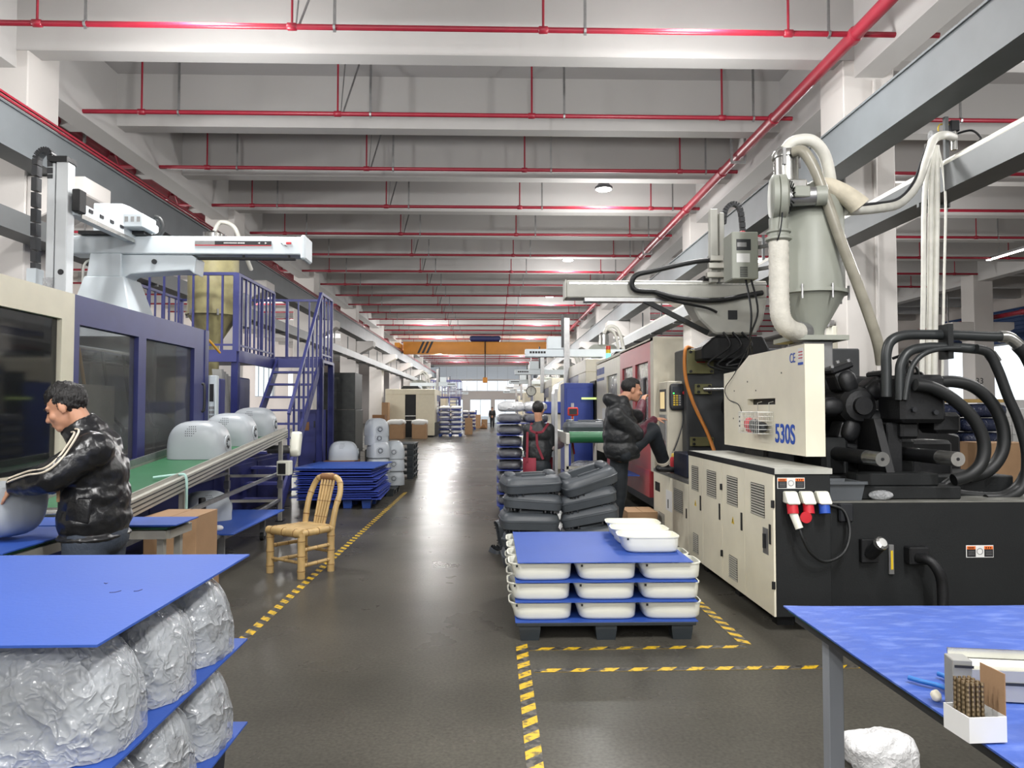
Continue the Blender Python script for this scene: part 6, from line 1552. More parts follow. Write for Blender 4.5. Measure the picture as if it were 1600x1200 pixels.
# ================================================================ people
def cap(b, p0, p1, r0, r1=None):
    r1 = r0 if r1 is None else r1; p0, p1 = Vector(p0), Vector(p1)
    b.tube([p0, p1], [r0, r1], 16); b.sell(p0, (r0,) * 3, 1, 1, 16, 10); b.sell(p1, (r1,) * 3, 1, 1, 16, 10)
def chain(b, pts, rs):
    for i in range(len(pts) - 1): cap(b, pts[i], pts[i + 1], rs[i], rs[i + 1])
def skin_over(b, name, m, parent, voxel=0.01, it=6, fac=0.5, disp=None):
    """one continuous surface over all the pieces"""
    me = b.mesh(name + '_tmp'); ob = bpy.data.objects.new(name + '_tmp', me); COL.objects.link(ob)
    rm = ob.modifiers.new('r', 'REMESH'); rm.mode = 'VOXEL'; rm.voxel_size = voxel
    sm = ob.modifiers.new('s', 'SMOOTH'); sm.factor = fac; sm.iterations = it
    bpy.context.view_layer.update()
    out = bpy.data.meshes.new_from_object(ob.evaluated_get(bpy.context.evaluated_depsgraph_get()))
    bpy.data.objects.remove(ob)
    if disp:
        nr = [v.normal.copy() for v in out.vertices]
        for v, n in zip(out.vertices, nr): v.co += n * disp(v.co)
    out.transform(Matrix.Translation(-ORG[parent.name]))
    out.polygons.foreach_set('use_smooth', [True] * len(out.polygons))
    out.materials.clear(); out.materials.append(m); out.name = name
    o = bpy.data.objects.new(name, out); COL.objects.link(o); o.parent = parent; ORG[o.name] = ORG[parent.name]
    return o
def hand(b, wrist, fwd, nrm, curl=0.5, s=1.0, thumb=1):
    """palm, four bent fingers of unequal length and a thumb from the side of the palm"""
    f = Vector(fwd).normalized(); n = Vector(nrm); n = (n - f * n.dot(f)).normalized(); w = f.cross(n)
    wr = Vector(wrist)
    for k in (-0.024, -0.008, 0.008, 0.024): cap(b, wr + w * k * 0.7 * s + f * 0.01 * s, wr + f * 0.085 * s + w * k * s, 0.0135 * s, 0.011 * s)
    for k, L in ((-0.027, 0.058), (-0.009, 0.07), (0.009, 0.076), (0.027, 0.066)):
        p = wr + f * 0.088 * s + w * k * s; d = f
        for q in range(3):
            ang = curl * (0.55 + 0.35 * q); d2 = (f * math.cos(ang * (q + 1) * 0.6) - n * math.sin(ang * (q + 1) * 0.6)).normalized()
            e = p + d2 * L * (0.42, 0.32, 0.26)[q] * s; cap(b, p, e, (0.0095 - 0.001 * q) * s, (0.0085 - 0.001 * q) * s); p = e
    p = wr + f * 0.03 * s + w * 0.028 * s * thumb; d = (f * 0.6 + w * thumb * 0.7 - n * 0.35).normalized()
    e = p + d * 0.04 * s; cap(b, p, e, 0.012 * s, 0.0105 * s); cap(b, e, e + (d + f * 0.8 - n * 0.4).normalized() * 0.032 * s, 0.0105 * s, 0.0085 * s)
def head(b, c, M):
    """skull, jaw, nose, lips, brow and ears; M columns are right, forward, up"""
    def P(x, y, z): return Vector(c) + M @ Vector((x, y, z))
    b.sell(P(0, -0.012, 0.035), (0.073, 0.094, 0.083), 1, 1, 24, 16, M=M)
    b.sell(P(0, 0.028, -0.03), (0.06, 0.066, 0.085), 1, 1, 20, 14, M=M)
    b.sell(P(0, 0.05, -0.088), (0.04, 0.042, 0.032), 1, 1, 16, 12, M=M)
    cap(b, P(0, 0.092, 0.008), P(0, 0.112, -0.03), 0.008, 0.0135)
    for s in (-1, 1):
        b.sell(P(s * 0.012, 0.1, -0.034), (0.009, 0.012, 0.008), 1, 1, 10, 8, M=M)
        b.sell(P(s * 0.075, -0.008, -0.008), (0.012, 0.021, 0.034), 1, 1, 14, 10, M=M @ Matrix.Rotation(s * -0.25, 3, 'Z'))
        b.sell(P(s * 0.036, 0.062, -0.028), (0.028, 0.026, 0.025), 1, 1, 12, 8, M=M)
        cap(b, P(s * 0.012, 0.088, 0.026), P(s * 0.045, 0.074, 0.026), 0.01, 0.009)
    b.sell(P(0, 0.09, -0.06), (0.024, 0.011, 0.007), 1, 1, 12, 8, M=M); b.sell(P(0, 0.088, -0.072), (0.021, 0.011, 0.008), 1, 1, 12, 8, M=M)
def face_bits(c, M, body):
    def P(x, y, z): return Vector(c) + M @ Vector((x, y, z))
    for s in (-1, 1):
        B().sell(P(s * 0.031, 0.082, 0.004), (0.012, 0.008, 0.0045), 1, 1, 12, 8, M=M).build('eye', mat('eye_dark', (26, 22, 22), 0.2), body, smooth=60)
        B().tube([P(s * 0.014, 0.097, 0.024), P(s * 0.032, 0.094, 0.03), P(s * 0.05, 0.081, 0.024)], 0.0035, 6).build('eyebrow', HAIR, body, smooth=60)
    B().tube([P(-0.02, 0.097, -0.066), P(0, 0.1035, -0.065), P(0.02, 0.097, -0.066)], 0.0022, 6).build('mouth', mat('lip', (140, 80, 72), 0.5), body, smooth=60)
def hair_cap(c, M, parent, top=1.0, seed=1, fringe=0.045, nape=-0.055, spike=0.006):
    b = B().sell((0, -0.016, 0.04), (0.081, 0.104, 0.09 * top), 1, 1, 64, 40)
    for v in b.v:
        face = v.y > 0.03 and v.z < fringe + 0.25 * (0.1 - v.y)
        side = v.z < nape + (0.05 if v.y > -0.02 else 0.0) + (0.05 if v.y > 0.02 else 0)
        if face or side: v *= 0.78
        else:
            n = noise.noise(v * 55 + Vector((seed, 0, 0))); v += v.normalized() * spike * (n + 0.5 * noise.noise(v * 120))
            if v.z > 0.09: v.y += 0.008
    b2 = B(); b2.v = [Vector(c) + M @ p for p in b.v]; b2.f = b.f
    return b2.build('hair', HAIR, parent, smooth=80)
def frame(fwd, up):
    f = Vector(fwd).normalized(); u = Vector(up); u = (u - f * u.dot(f)).normalized(); return Matrix((f.cross(u), f, u)).transposed()
PUFF = mat('black_puffer', (26, 27, 30), 0.28, var=0.2, scale=10, bump=0.25, bscale=22, spec=0.6)
COAT = mat('black_coat', (30, 32, 34), 0.5, var=0.2, scale=12, bump=0.3, bscale=26)
DENIM = mat('dark_denim', (46, 54, 66), 0.75, var=0.2, scale=14, bump=0.2, bscale=60)
DARK_TR = mat('dark_trousers', (28, 34, 40), 0.7, var=0.15, scale=10, bump=0.2, bscale=30)
MAROON = mat('maroon_sleeve', (88, 36, 50), 0.55, var=0.15, scale=20, bump=0.3, bscale=35)
SHOE = mat('black_shoe', (24, 24, 26), 0.45, var=0.1)
STRIPE = mat('sleeve_stripe', (214, 204, 186), 0.6)
def shoe(parent, ankle, fwd, L=0.26, sole=True):
    f = Vector(fwd).normalized(); a = Vector(ankle); b = B(); s = f.cross(Vector((0, 0, 1))).normalized()
    u = s.cross(f)
    for k in (-0.018, 0.018): cap(b, a + s * k - f * 0.05 - u * 0.045, a + s * k + f * (L - 0.11) - u * 0.05, 0.036, 0.03)
    cap(b, a - u * 0.01, a - u * 0.03 - f * 0.03, 0.045, 0.045); cap(b, a - u * 0.015, a + f * 0.06 - u * 0.04, 0.04, 0.034)
    return skin_over(b, 'shoe', SHOE, parent, 0.008, 4)

# ---- man in the padded jacket, left
d = 4.0
t = thing('person', 'man in a black padded jacket with white sleeve stripes bending over a grey shell', 'person', (-2.1, 4.0, 0))
hc = pt(104, 637, d); hM = frame((-0.9, -0.12, -0.42), (-0.35, 0, 1))
nk = pt(140, 684, 4.02)
shN, shF = pt(146, 704, 3.84), pt(150, 704, 4.22)
elN, wrN = pt(80, 746, 3.74), pt(26, 760, 3.80)
elF, wrF = pt(78, 752, 4.26), pt(30, 765, 4.14)
pel = pt(150, 832, 4.02); ch = pt(150, 740, 4.02)
bd = B(); head(bd, hc, hM)
cap(bd, hc + hM @ Vector((0, -0.03, -0.05)), nk, 0.056, 0.062)
cap(bd, nk, ch, 0.09, 0.12); cap(bd, ch, pel, 0.12, 0.13)
chain(bd, [shN, elN, wrN], [0.05, 0.042, 0.03]); chain(bd, [shF, elF, wrF], [0.05, 0.042, 0.03]); cap(bd, shN, shF, 0.06)
hand(bd, wrN, pt(2, 772, 3.86) - wrN, (0.1, -0.6, 0.8), 0.75, 1.0, -1); hand(bd, wrF, pt(4, 776, 4.06) - wrF, (0.1, 0.6, 0.8), 0.75, 1.0, 1)
for y in (3.92, 4.12): chain(bd, [(pel.x, y, pel.z), (pel.x - 0.02, y, 0.48), (pel.x + 0.02, y, 0.08)], [0.085, 0.06, 0.045])
body = skin_over(bd, 'body', SKIN, t, 0.0075, 4)
face_bits(hc, hM, body); hair_cap(hc, hM, t, 1.12, 3, 0.05, -0.07, 0.011)
j = B()
for (py, x0, x1, hy, hz) in ((704, 122, 178, 0.19, 0.12), (738, 112, 191, 0.205, 0.125), (776, 106, 194, 0.21, 0.125), (808, 102, 196, 0.21, 0.11)):
    a, b_ = pt(x0, py, 4.02), pt(x1, py, 4.02); j.sell((a + b_) / 2, ((b_.x - a.x) / 2, hy, hz), 0.8, 0.85, 28, 14)
a, b_ = pt(99, 836, 4.02), pt(197, 836, 4.02); j.sell((a + b_) / 2, ((b_.x - a.x) / 2 - 0.004, 0.21, 0.022), 0.8, 0.85, 28, 10)
cap(j, shN, shF, 0.095); cap(j, nk + Vector((0.02, 0, -0.05)), ch, 0.12, 0.15)
def sleeve(jb, P, rs, n=7):
    for s_ in range(len(P) - 1):
        for k in range(n):
            q = Vector(P[s_]).lerp(P[s_ + 1], (k + 0.5) / n); r = rs[s_] + (rs[s_ + 1] - rs[s_]) * (k + 0.5) / n
            dv = (Vector(P[s_ + 1]) - Vector(P[s_])).normalized(); Mx = frame(dv, (0.1, 0.2, 1)); Lk = (Vector(P[s_ + 1]) - Vector(P[s_])).length / n
            jb.sell(q, (r, Lk * 0.62, r), 0.85, 1, 18, 10, M=Mx)
chain(j, [shN, elN, elN.lerp(wrN, 0.95)], [0.09, 0.077, 0.055]); chain(j, [shF, elF, elF.lerp(wrF, 0.95)], [0.09, 0.077, 0.055])
cap(j, elN, elN, 0.076); cap(j, elF, elF, 0.076)
u = (hc - nk).normalized()
j.lathe(nk - u * 0.04, [(0.075, 0.0), (0.1, 0), (0.106, 0.06), (0.096, 0.14), (0.08, 0.14), (0.075, 0.0)], 24, u)
jk = skin_over(j, 'padded_jacket', PUFF, t, 0.0095, 12, 0.5, lambda p: 0.007 * noise.noise(Vector((p.x * 9, p.y * 9, p.z * 22))) + 0.0045 * (1 - 2 * abs(noise.noise(p * 17))))
def stripes(P, rr, offd):
    for k in (-1, 1):
        Q = []
        for i, p in enumerate(P):
            p = Vector(p); q = Vector(P[min(i + 1, len(P) - 1)]) - Vector(P[max(i - 1, 0)]); q.normalize()
            o = Vector(offd[i]); o = (o - q * o.dot(q)).normalized(); sd = q.cross(o)
            Q.append(p + o * rr[i] + sd * 0.0115 * k)
        B().tube(cr(Q, 8), 0.0052, 6).build('sleeve_stripe', STRIPE, jk, smooth=60)
stripes([nk + Vector((-0.02, -0.09, 0.03)), shN + Vector((-0.03, -0.02, 0.045)), shN.lerp(elN, 0.5), elN + Vector((0.02, 0, 0)), elN.lerp(wrN, 0.35), elN.lerp(wrN, 0.95)],
        [0.02, 0.074, 0.085, 0.08, 0.073, 0.060], [(-0.3, -0.8, 0.5), (-0.2, -0.75, 0.55), (-0.1, -0.75, 0.6), (0, -0.78, 0.6), (0, -0.8, 0.6), (0, -0.8, 0.6)])
q = pt(118, 792, 3.79)
B().obox(q + Vector((0.0, 0.03, -0.02)), (0.12, 0.02, 0.13), Matrix.Rotation(0.1, 3, 'Y')).build('pocket', PUFF, jk, bevel=0.01, seg=2, smooth=60)
B().obox(pt(91, 775, 3.82), (0.012, 0.01, 0.06)).build('zip_pull', CARDBOARD, jk)
tr = B(); tr.sell(pel + Vector((0, 0, -0.02)), (0.15, 0.185, 0.11), 0.9, 0.9, 24, 14)
for y in (3.92, 4.12): chain(tr, [(pel.x, y, pel.z - 0.04), (pel.x - 0.02, y, 0.48), (pel.x + 0.02, y, 0.1)], [0.11, 0.085, 0.075])
skin_over(tr, 'jeans', DENIM, t, 0.011, 3, 0.4, lambda p: 0.004 * noise.noise(p * 18))
for y in (3.92, 4.12): shoe(t, (pel.x + 0.02, y, 0.085), (-1, 0, 0))

# ---- man with one foot raised, right
d = 7.7
t = thing('person', 'man in a black hooded coat with one foot up, reaching to the control panel', 'person', (1.35, 7.7, 0.17))
hc = pt(987, 609, d); hM = frame((0.95, 0.12, -0.12), (0.1, 0, 1)); nk = pt(968, 630, d)
shN, shF = pt(962, 650, d - 0.19), pt(966, 648, d + 0.19)
elN, wrN = pt(996, 679, d - 0.12), pt(1023, 655, d + 0.25)
elF, wrF = pt(998, 651, d + 0.36), pt(1004, 628, d + 0.55)
pel = pt(970, 703, d); ch = pt(966, 668, d)
STEP_Z = 0.17
bd = B(); head(bd, hc, hM); cap(bd, hc + hM @ Vector((0, -0.03, -0.05)), nk, 0.056, 0.062)
cap(bd, nk, ch, 0.09, 0.12); cap(bd, ch, pel, 0.12, 0.13); cap(bd, shN, shF, 0.06)
chain(bd, [shN, elN, wrN], [0.05, 0.042, 0.03]); chain(bd, [shF, elF, wrF], [0.05, 0.042, 0.03])
hand(bd, wrN, (1, 0.35, 0.05), (0, -0.3, 1), 0.25, 1.0, 1); hand(bd, wrF, (0.35, 0.6, 0.7), (-0.5, -0.3, 0.6), 0.9, 1.0, -1)
kneeN = Vector((pt(1019, 672, d + 0.02).x, d + 0.02, pt(1019, 672, d).z)); ankN = Vector((1.86, 8.0, 0.93)); 
hipN, hipF = pel + Vector((0.02, -0.09, -0.02)), pel + Vector((0, 0.1, -0.02))
kneeF = Vector((pel.x + 0.0, d + 0.12, 0.62)); ankF = Vector((pel.x - 0.06, d + 0.12, STEP_Z + 0.085))
chain(bd, [hipN, kneeN, ankN], [0.085, 0.06, 0.042]); chain(bd, [hipF, kneeF, ankF], [0.085, 0.06, 0.042])
body = skin_over(bd, 'body', SKIN, t, 0.009, 4)
face_bits(hc, hM, body); hair_cap(hc, hM, t, 1.0, 8, 0.055, -0.03, 0.004)
j = B()
for (py, x0, x1, hy) in ((648, 946, 988, 0.19), (664, 943, 995, 0.2), (680, 942, 998, 0.205), (700, 943, 1000, 0.195)):
    a, b_ = pt(x0, py, d), pt(x1, py, d); j.sell((a + b_) / 2, ((b_.x - a.x) / 2, hy, 0.14), 0.85, 0.85, 26, 12)
cap(j, shN, shF, 0.09); chain(j, [shN, shN.lerp(elN, 0.95)], [0.092, 0.08]); chain(j, [shF, shF.lerp(elF, 0.9)], [0.09, 0.076])
cap(j, nk + Vector((0.01, 0, -0.04)), ch, 0.11, 0.15)
j.sell(nk + Vector((-0.07, 0, 0.02)), (0.115, 0.14, 0.075), 0.9, 1, 22, 12, M=Matrix.Rotation(0.5, 3, 'Y')); cap(j, nk + Vector((0.03, -0.06, 0.02)), nk + Vector((0.03, 0.06, 0.02)), 0.062)
jk = skin_over(j, 'hooded_coat', COAT, t, 0.012, 9, 0.5, lambda p: 0.004 * noise.noise(Vector((p.x * 12, p.y * 12, p.z * 26))) + 0.004 * (1 - 2 * abs(noise.noise(p * 14))))
a, b_ = pt(944, 712, d), pt(1001, 712, d); B().sell((a + b_) / 2 + Vector((0, 0, 0.01)), ((b_.x - a.x) / 2 * 0.95, 0.175, 0.05), 0.6, 0.85, 30, 8).build('hem_band', COAT, jk, smooth=60)
sl = B(); chain(sl, [shN.lerp(elN, 0.8), elN, elN.lerp(wrN, 0.92)], [0.06, 0.066, 0.048]); skin_over(sl, 'sleeve', MAROON, t, 0.009, 3, 0.4, lambda p: 0.005 * noise.noise(p * 30))
sl = B(); chain(sl, [shF.lerp(elF, 0.8), elF, elF.lerp(wrF, 0.92)], [0.06, 0.066, 0.048]); skin_over(sl, 'sleeve', MAROON, t, 0.009, 3, 0.4, lambda p: 0.005 * noise.noise(p * 30))
tr = B(); tr.sell(pel, (0.14, 0.17, 0.12), 0.9, 0.9, 22, 12)
chain(tr, [hipN, kneeN, ankN + Vector((0, 0, 0.03))], [0.105, 0.085, 0.07]); chain(tr, [hipF, kneeF, ankF + Vector((0, 0, 0.02))], [0.105, 0.085, 0.072])
skin_over(tr, 'trousers', DARK_TR, t, 0.012, 3, 0.4, lambda p: 0.005 * noise.noise(p * 16))
B().lathe(ankN + Vector((0, 0, 0.02)), [(0.055, 0), (0.074, 0), (0.074, 0.035), (0.055, 0.035)], 18, (kneeN - ankN)).build('pale_cuff', STRIPE, t, smooth=40)
shoe(t, ankN + Vector((0, 0, -0.01)), (1, 0.05, -0.06)); shoe(t, ankF, (1, 0.1, 0))
s = thing('step_stool', 'dark low step under the man in the hooded coat', 'step', (1.33, 7.8, 0))
B().box(1.08, 7.62, 0.13, 1.62, 8.05, STEP_Z - 0.002).build('tread', BLACK_EN, s, bevel=0.006)
for x in (1.1, 1.56):
    for y in (7.64, 7.99): B().box(x, y, 0, x + 0.04, y + 0.04, 0.13).build('leg', BLACK_EN, s)

# ---- woman in an apron seen from behind
d = 10.2
t = thing('person', 'person in a black top and dark red apron seen from behind', 'person', (0.64, 10.2, 0))
hc = pt(841, 641, d); hM = frame((0.25, 0.95, -0.1), (0, 0, 1)); nk = pt(842, 661, d)
shL, shR = pt(826, 670, d), pt(858, 670, d); elL, wrL = pt(823, 700, d + 0.1), pt(832, 712, d + 0.3); elR, wrR = pt(862, 698, d + 0.02), pt(884, 686, d + 0.18)
pel = pt(842, 726, d)
bd = B(); head(bd, hc, hM); cap(bd, hc + hM @ Vector((0, -0.03, -0.05)), nk, 0.05, 0.056); cap(bd, nk, pel, 0.06, 0.08); cap(bd, shL, shR, 0.04)
chain(bd, [shL, elL, wrL], [0.045, 0.04, 0.03]); chain(bd, [shR, elR, wrR], [0.045, 0.04, 0.03]); hand(bd, wrR, (0.8, 0.5, 0.1), (0, 0, 1), 0.5); hand(bd, wrL, (0.3, 0.9, 0), (0, 0, 1), 0.5)
for s in (-1, 1): chain(bd, [(pel.x + s * 0.09, d, pel.z - 0.05), (pel.x + s * 0.09, d, 0.45), (pel.x + s * 0.09, d + 0.02, 0.08)], [0.08, 0.055, 0.042])
body = skin_over(bd, 'body', SKIN, t, 0.012, 3); face_bits(hc, hM, body); hair_cap(hc, hM, t, 1.05, 5, 0.06, -0.085, 0.003)
j = B(); j.sell(pt(842, 678, d), (0.19, 0.115, 0.13), 0.9, 0.9, 24, 12); j.sell(pt(842, 705, d), (0.18, 0.12, 0.2), 0.8, 0.9, 24, 14); cap(j, shL, shR, 0.075)
chain(j, [shL, elL], [0.075, 0.062]); chain(j, [shR, elR], [0.075, 0.062]); cap(j, nk + Vector((0, 0, -0.08)), nk + Vector((0, 0, 0.0)), 0.1, 0.068); j.sell(nk + Vector((0, 0, -0.1)), (0.16, 0.1, 0.09), 0.9, 1, 22, 12)
skin_over(j, 'black_top', COAT, t, 0.013, 3, 0.4, lambda p: 0.004 * noise.noise(p * 18))
sl = B(); chain(sl, [elR, elR.lerp(wrR, 0.5), wrR], [0.065, 0.085, 0.05]); skin_over(sl, 'clear_sleeve', film('sleeve_film', (214, 196, 192), 0.75, rough=0.3, bump=0.5, bscale=25), t, 0.012, 3, 0.4)
tr = B(); tr.sell(pel + Vector((0, 0, -0.03)), (0.17, 0.13, 0.14), 0.9, 0.9, 20, 12)
for s in (-1, 1): chain(tr, [(pel.x + s * 0.09, d, pel.z - 0.1), (pel.x + s * 0.09, d, 0.45), (pel.x + s * 0.09, d + 0.02, 0.1)], [0.1, 0.08, 0.07])
skin_over(tr, 'trousers', DARK_TR, t, 0.014, 3, 0.4)
AP = mat('apron_red', (120, 26, 44), 0.7, var=0.12, scale=12)
ap = B()
for k in range(13):
    f = k / 12; a = R(-170 + 250 * f)
    ap.v += [Vector((pel.x - 0.01 + 0.205 * math.sin(a), d + 0.02 + 0.155 * math.cos(a), z)) for z in (pel.z + 0.10, pel.z - 0.15, pel.z - 0.52)]
for k in range(12):
    for q in range(2): ap.f.append([k * 3 + q, k * 3 + q + 1, k * 3 + 4 + q, k * 3 + 3 + q])
apo = ap.build('apron_skirt', AP, t, smooth=60); so = apo.modifiers.new('thick', 'SOLIDIFY'); so.thickness = 0.006
y = d - 0.125
def strap(P): 
    b = B()
    for p, q in zip(P, P[1:]): b.bar(p, q, 0.032, 0.008, up=(0, -1, 0))
    b.build('apron_strap', AP, t)
zt = nk.z
strap([(pel.x - 0.1, d - 0.02, zt + 0.0), (pel.x - 0.12, y + 0.02, zt - 0.1), (pel.x - 0.05, y, zt - 0.13), (pel.x + 0.04, y, zt - 0.12), (pel.x + 0.13, d - 0.06, zt + 0.0)])
strap([(pel.x - 0.16, y + 0.05, zt - 0.12), (pel.x - 0.165, y + 0.04, zt - 0.3), (pel.x - 0.17, y + 0.03, pel.z + 0.05)])
strap([(pel.x - 0.04, y, zt - 0.13), (pel.x - 0.03, y, zt - 0.3), (pel.x + 0.05, y, pel.z + 0.08)])
for s in (-1, 1): shoe(t, (pel.x + s * 0.09, d + 0.02, 0.085), (s * 0.2, 1, 0), 0.24)

# ---- distant person walking down the aisle
d = 62.0
t = thing('person', 'distant person in dark clothes walking down the far end of the aisle', 'person', (-0.05, d, 0))
hc = Vector((-0.05, d, 1.62)); hM = frame((0.1, -1, 0), (0, 0, 1))
bd = B(); head(bd, hc, hM); cap(bd, hc, (-0.05, d, 1.42), 0.055); cap(bd, (-0.05, d, 1.4), (-0.05, d, 0.9), 0.1, 0.12)
for s in (-1, 1):
    chain(bd, [(-0.05 + s * 0.19, d, 1.4), (-0.05 + s * 0.25, d + 0.02, 1.12), (-0.05 + s * 0.24, d - 0.06, 0.9)], [0.045, 0.04, 0.03]); hand(bd, (-0.05 + s * 0.24, d - 0.06, 0.9), (0, -0.2, -1), (s, 0, 0), 0.4)
    chain(bd, [(-0.05 + s * 0.09, d, 0.9), (-0.05 + s * 0.1, d - 0.08 * s, 0.5), (-0.05 + s * 0.1, d + 0.05 * s, 0.08)], [0.08, 0.06, 0.045])
skin_over(bd, 'body', SKIN, t, 0.016, 2); hair_cap(hc, hM, t, 1.0, 5)
j = B(); j.sell((-0.05, d, 1.2), (0.2, 0.13, 0.28), 0.8, 0.9, 20, 12)
for s in (-1, 1): chain(j, [(-0.05 + s * 0.19, d, 1.4), (-0.05 + s * 0.25, d + 0.02, 1.12), (-0.05 + s * 0.24, d - 0.05, 0.94)], [0.07, 0.06, 0.05])
skin_over(j, 'jacket', COAT, t, 0.018, 2)
tr = B()
for s in (-1, 1): chain(tr, [(-0.05 + s * 0.09, d, 0.92), (-0.05 + s * 0.1, d - 0.08 * s, 0.5), (-0.05 + s * 0.1, d + 0.05 * s, 0.1)], [0.11, 0.085, 0.07])
skin_over(tr, 'trousers', DARK_TR, t, 0.018, 2)
for s in (-1, 1): shoe(t, (-0.05 + s * 0.1, d + 0.05 * s, 0.085), (0, -1, 0))

# ================================================================ packing place behind the pile: bagged stack, conveyor, screen
pallet(0.08, 10.6, 0.8, 11.7, 0.0, 0.14, PBL, 'blue pallet under the tall stack of bagged black parts')
BAGD = film('clear_film_dark', (190, 192, 198), 0.2, rough=0.1, bump=0.9, bscale=12)
PART_D = mat('black_part', (36, 36, 40), 0.5, var=0.1)
def flat_bag(seed, hx, hy, h, inner):
    t = thing('bagged_cover', 'x', 'bagged part', (0, 0, 0))
    B().sell((0, 0, h * 0.48), (hx * 0.93, hy * 0.93, h * 0.45), 0.5, 0.4, 26, 12).build('cover', inner, t, smooth=60)
    b = B().sell((0, 0, h * 0.5), (hx, hy, h * 0.5), 0.6, 0.45, 48, 20)
    for v in b.v:
        p = v * 11 + Vector((seed * 2.7, 0, 0)); v += Vector((v.x / hx, v.y / hy, 0)).normalized() * 0.012 * (1 - abs(noise.noise(p)) * 2) if abs(v.x) + abs(v.y) > 1e-4 else Vector()
        v.z = min(h, max(0.0, v.z + 0.008 * noise.noise(p * 1.7)))
    b.build('plastic_bag', BAGD, t, smooth=80)
    return t
fb = flat_bag(3, 0.185, 0.25, 0.14, PART_D); first = True
fbw = None
for k in range(8):
    z = 0.146 + k * 0.168
    board(0.06, 10.58, 0.83, 11.7, z - 0.006, 'blue board of the tall aisle stack, layer %s' % ORD[k].replace('nearest', 'first'), 'blue boards of the tall bagged stack', BD2)
    for i, (x, y) in enumerate(((0.255, 10.86), (0.255, 11.4), (0.63, 10.9))):
        lab = 'bagged black part, layer %s, %s of the tall aisle stack' % (ORD[k].replace('nearest', 'first'), ('front', 'back', 'far side')[i])
        if first: first = False; fb.location = (x, y, z); fb['label'] = lab; fb['group'] = 'bagged parts in the tall stack by the aisle'
        else: dup(fb, (x, y, z), (0, 0, R(random.uniform(-4, 4))), lab, 'bagged parts in the tall stack by the aisle')
# far side bales in white film
for i, (x, y, z) in enumerate(((0.27, 10.88, 1.49), (0.63, 11.3, 1.49))):
    b = B().sell((x, y, z + 0.07), (0.2, 0.24, 0.08), 0.7, 0.5, 40, 16)
    for v in b.v: v.z = max(z, v.z + 0.012 * noise.noise(v * 12))
    b.build('film_bale', film('pale_film', (214, 216, 218), 0.75, rough=0.2, bump=0.8, bscale=10), label='pale film bale on top of the tall bagged stack, ' + ('towards the aisle', 'towards the conveyor')[i], cat='bale', group='pale bales on the tall stack', smooth=80)
t = thing('belt_conveyor', 'short green belt conveyor end with a charcoal shell behind the leaning stack', 'conveyor', (1.25, 10.4, 0))
B().box(0.98, 9.45, 1.13, 1.56, 11.6, 1.20).build('belt', GREEN_BELT, t, bevel=0.03, seg=3, smooth=40)
B().cyl((0.98, 9.45, 1.165), (1.56, 9.45, 1.165), 0.075, n=20).build('end_roller', GREEN_BELT, t, smooth=40)
for x in (0.93, 1.56):
    B().box(x, 9.36, 1.08, x + 0.05, 11.6, 1.22).build('side_rail', ALU, t, bevel=0.004)
    for y in (9.5, 11.4): B().box(x, y, 0, x + 0.05, y + 0.05, 1.08).build('leg', ALU, t)
for z in (0.35, 0.75): B().box(0.95, 9.5, z, 1.6, 9.54, z + 0.04).build('cross_bar', ALU, t)
B().box(1.0, 9.5, 0.66, 1.9, 10.6, 0.672).build('shelf_board', BLUE_BOARD, t)
dup(DK, (1.24, 9.9, 1.205), (0, 0, R(4)), 'charcoal plastic cover riding on the short green conveyor', 'charcoal parts on the short conveyor', 1.0)
b = B().sell((1.3, 9.8, 0.76), (0.26, 0.2, 0.08), 0.7, 0.6, 40, 16)
for v in b.v: v.z = max(0.673, v.z + 0.02 * noise.noise(v * 12))
b.build('plastic_bag', CLEAR2, label='heap of clear plastic bags on the shelf under the short conveyor', cat='bag', smooth=80)
t = thing('side_screen', 'tall pale curved side screen standing at the end of the short conveyor', 'screen', (0.93, 10.1, 0))
b = B()
prof = [(0.86, 0.05), (0.86, 1.0), (0.87, 1.75), (0.9, 1.88), (0.96, 1.92)]
b.prism(prof + [(x + 0.012, z - 0.008) for x, z in prof[::-1]], 'y', 10.0, 10.9)
b.build('sheet', mat('pale_sheet', (206, 210, 212), 0.3, var=0.03), t); B().box(0.84, 9.98, 0, 0.88, 10.02, 1.8).build('post', GALV, t)
q = pt(895, 643, 10.4)
t = thing('hand_pendant', 'black pendant with a red rubber frame hanging beside the pale screen', 'control pendant', q)
B().box(q.x - 0.075, 10.36, q.z - 0.06, q.x + 0.075, 10.42, q.z + 0.06).build('frame', mat('red_rubber', (214, 60, 48), 0.5), t, bevel=0.02, seg=2)
B().box(q.x - 0.055, 10.352, q.z - 0.04, q.x + 0.055, 10.362, q.z + 0.04).build('screen', DECAL_BLACK, t)
B().tube(cr([(q.x, 10.4, q.z - 0.06), (q.x - 0.02, 10.4, q.z - 0.3), (q.x + 0.02, 10.4, q.z - 0.6)], 6), 0.012, 6).build('cable', mat('red_rubber', (214, 60, 48)), t, smooth=60)
B().box(q.x - 0.02, 10.42, 0.0, q.x + 0.02, 10.46, q.z + 0.12).build('stand', GALV, t)
carton(1.52, 8.3, 1.86, 8.75, 0.0, 0.36, 'open orange-brown carton on the floor beside the low cabinet', None, CARDBOARD)

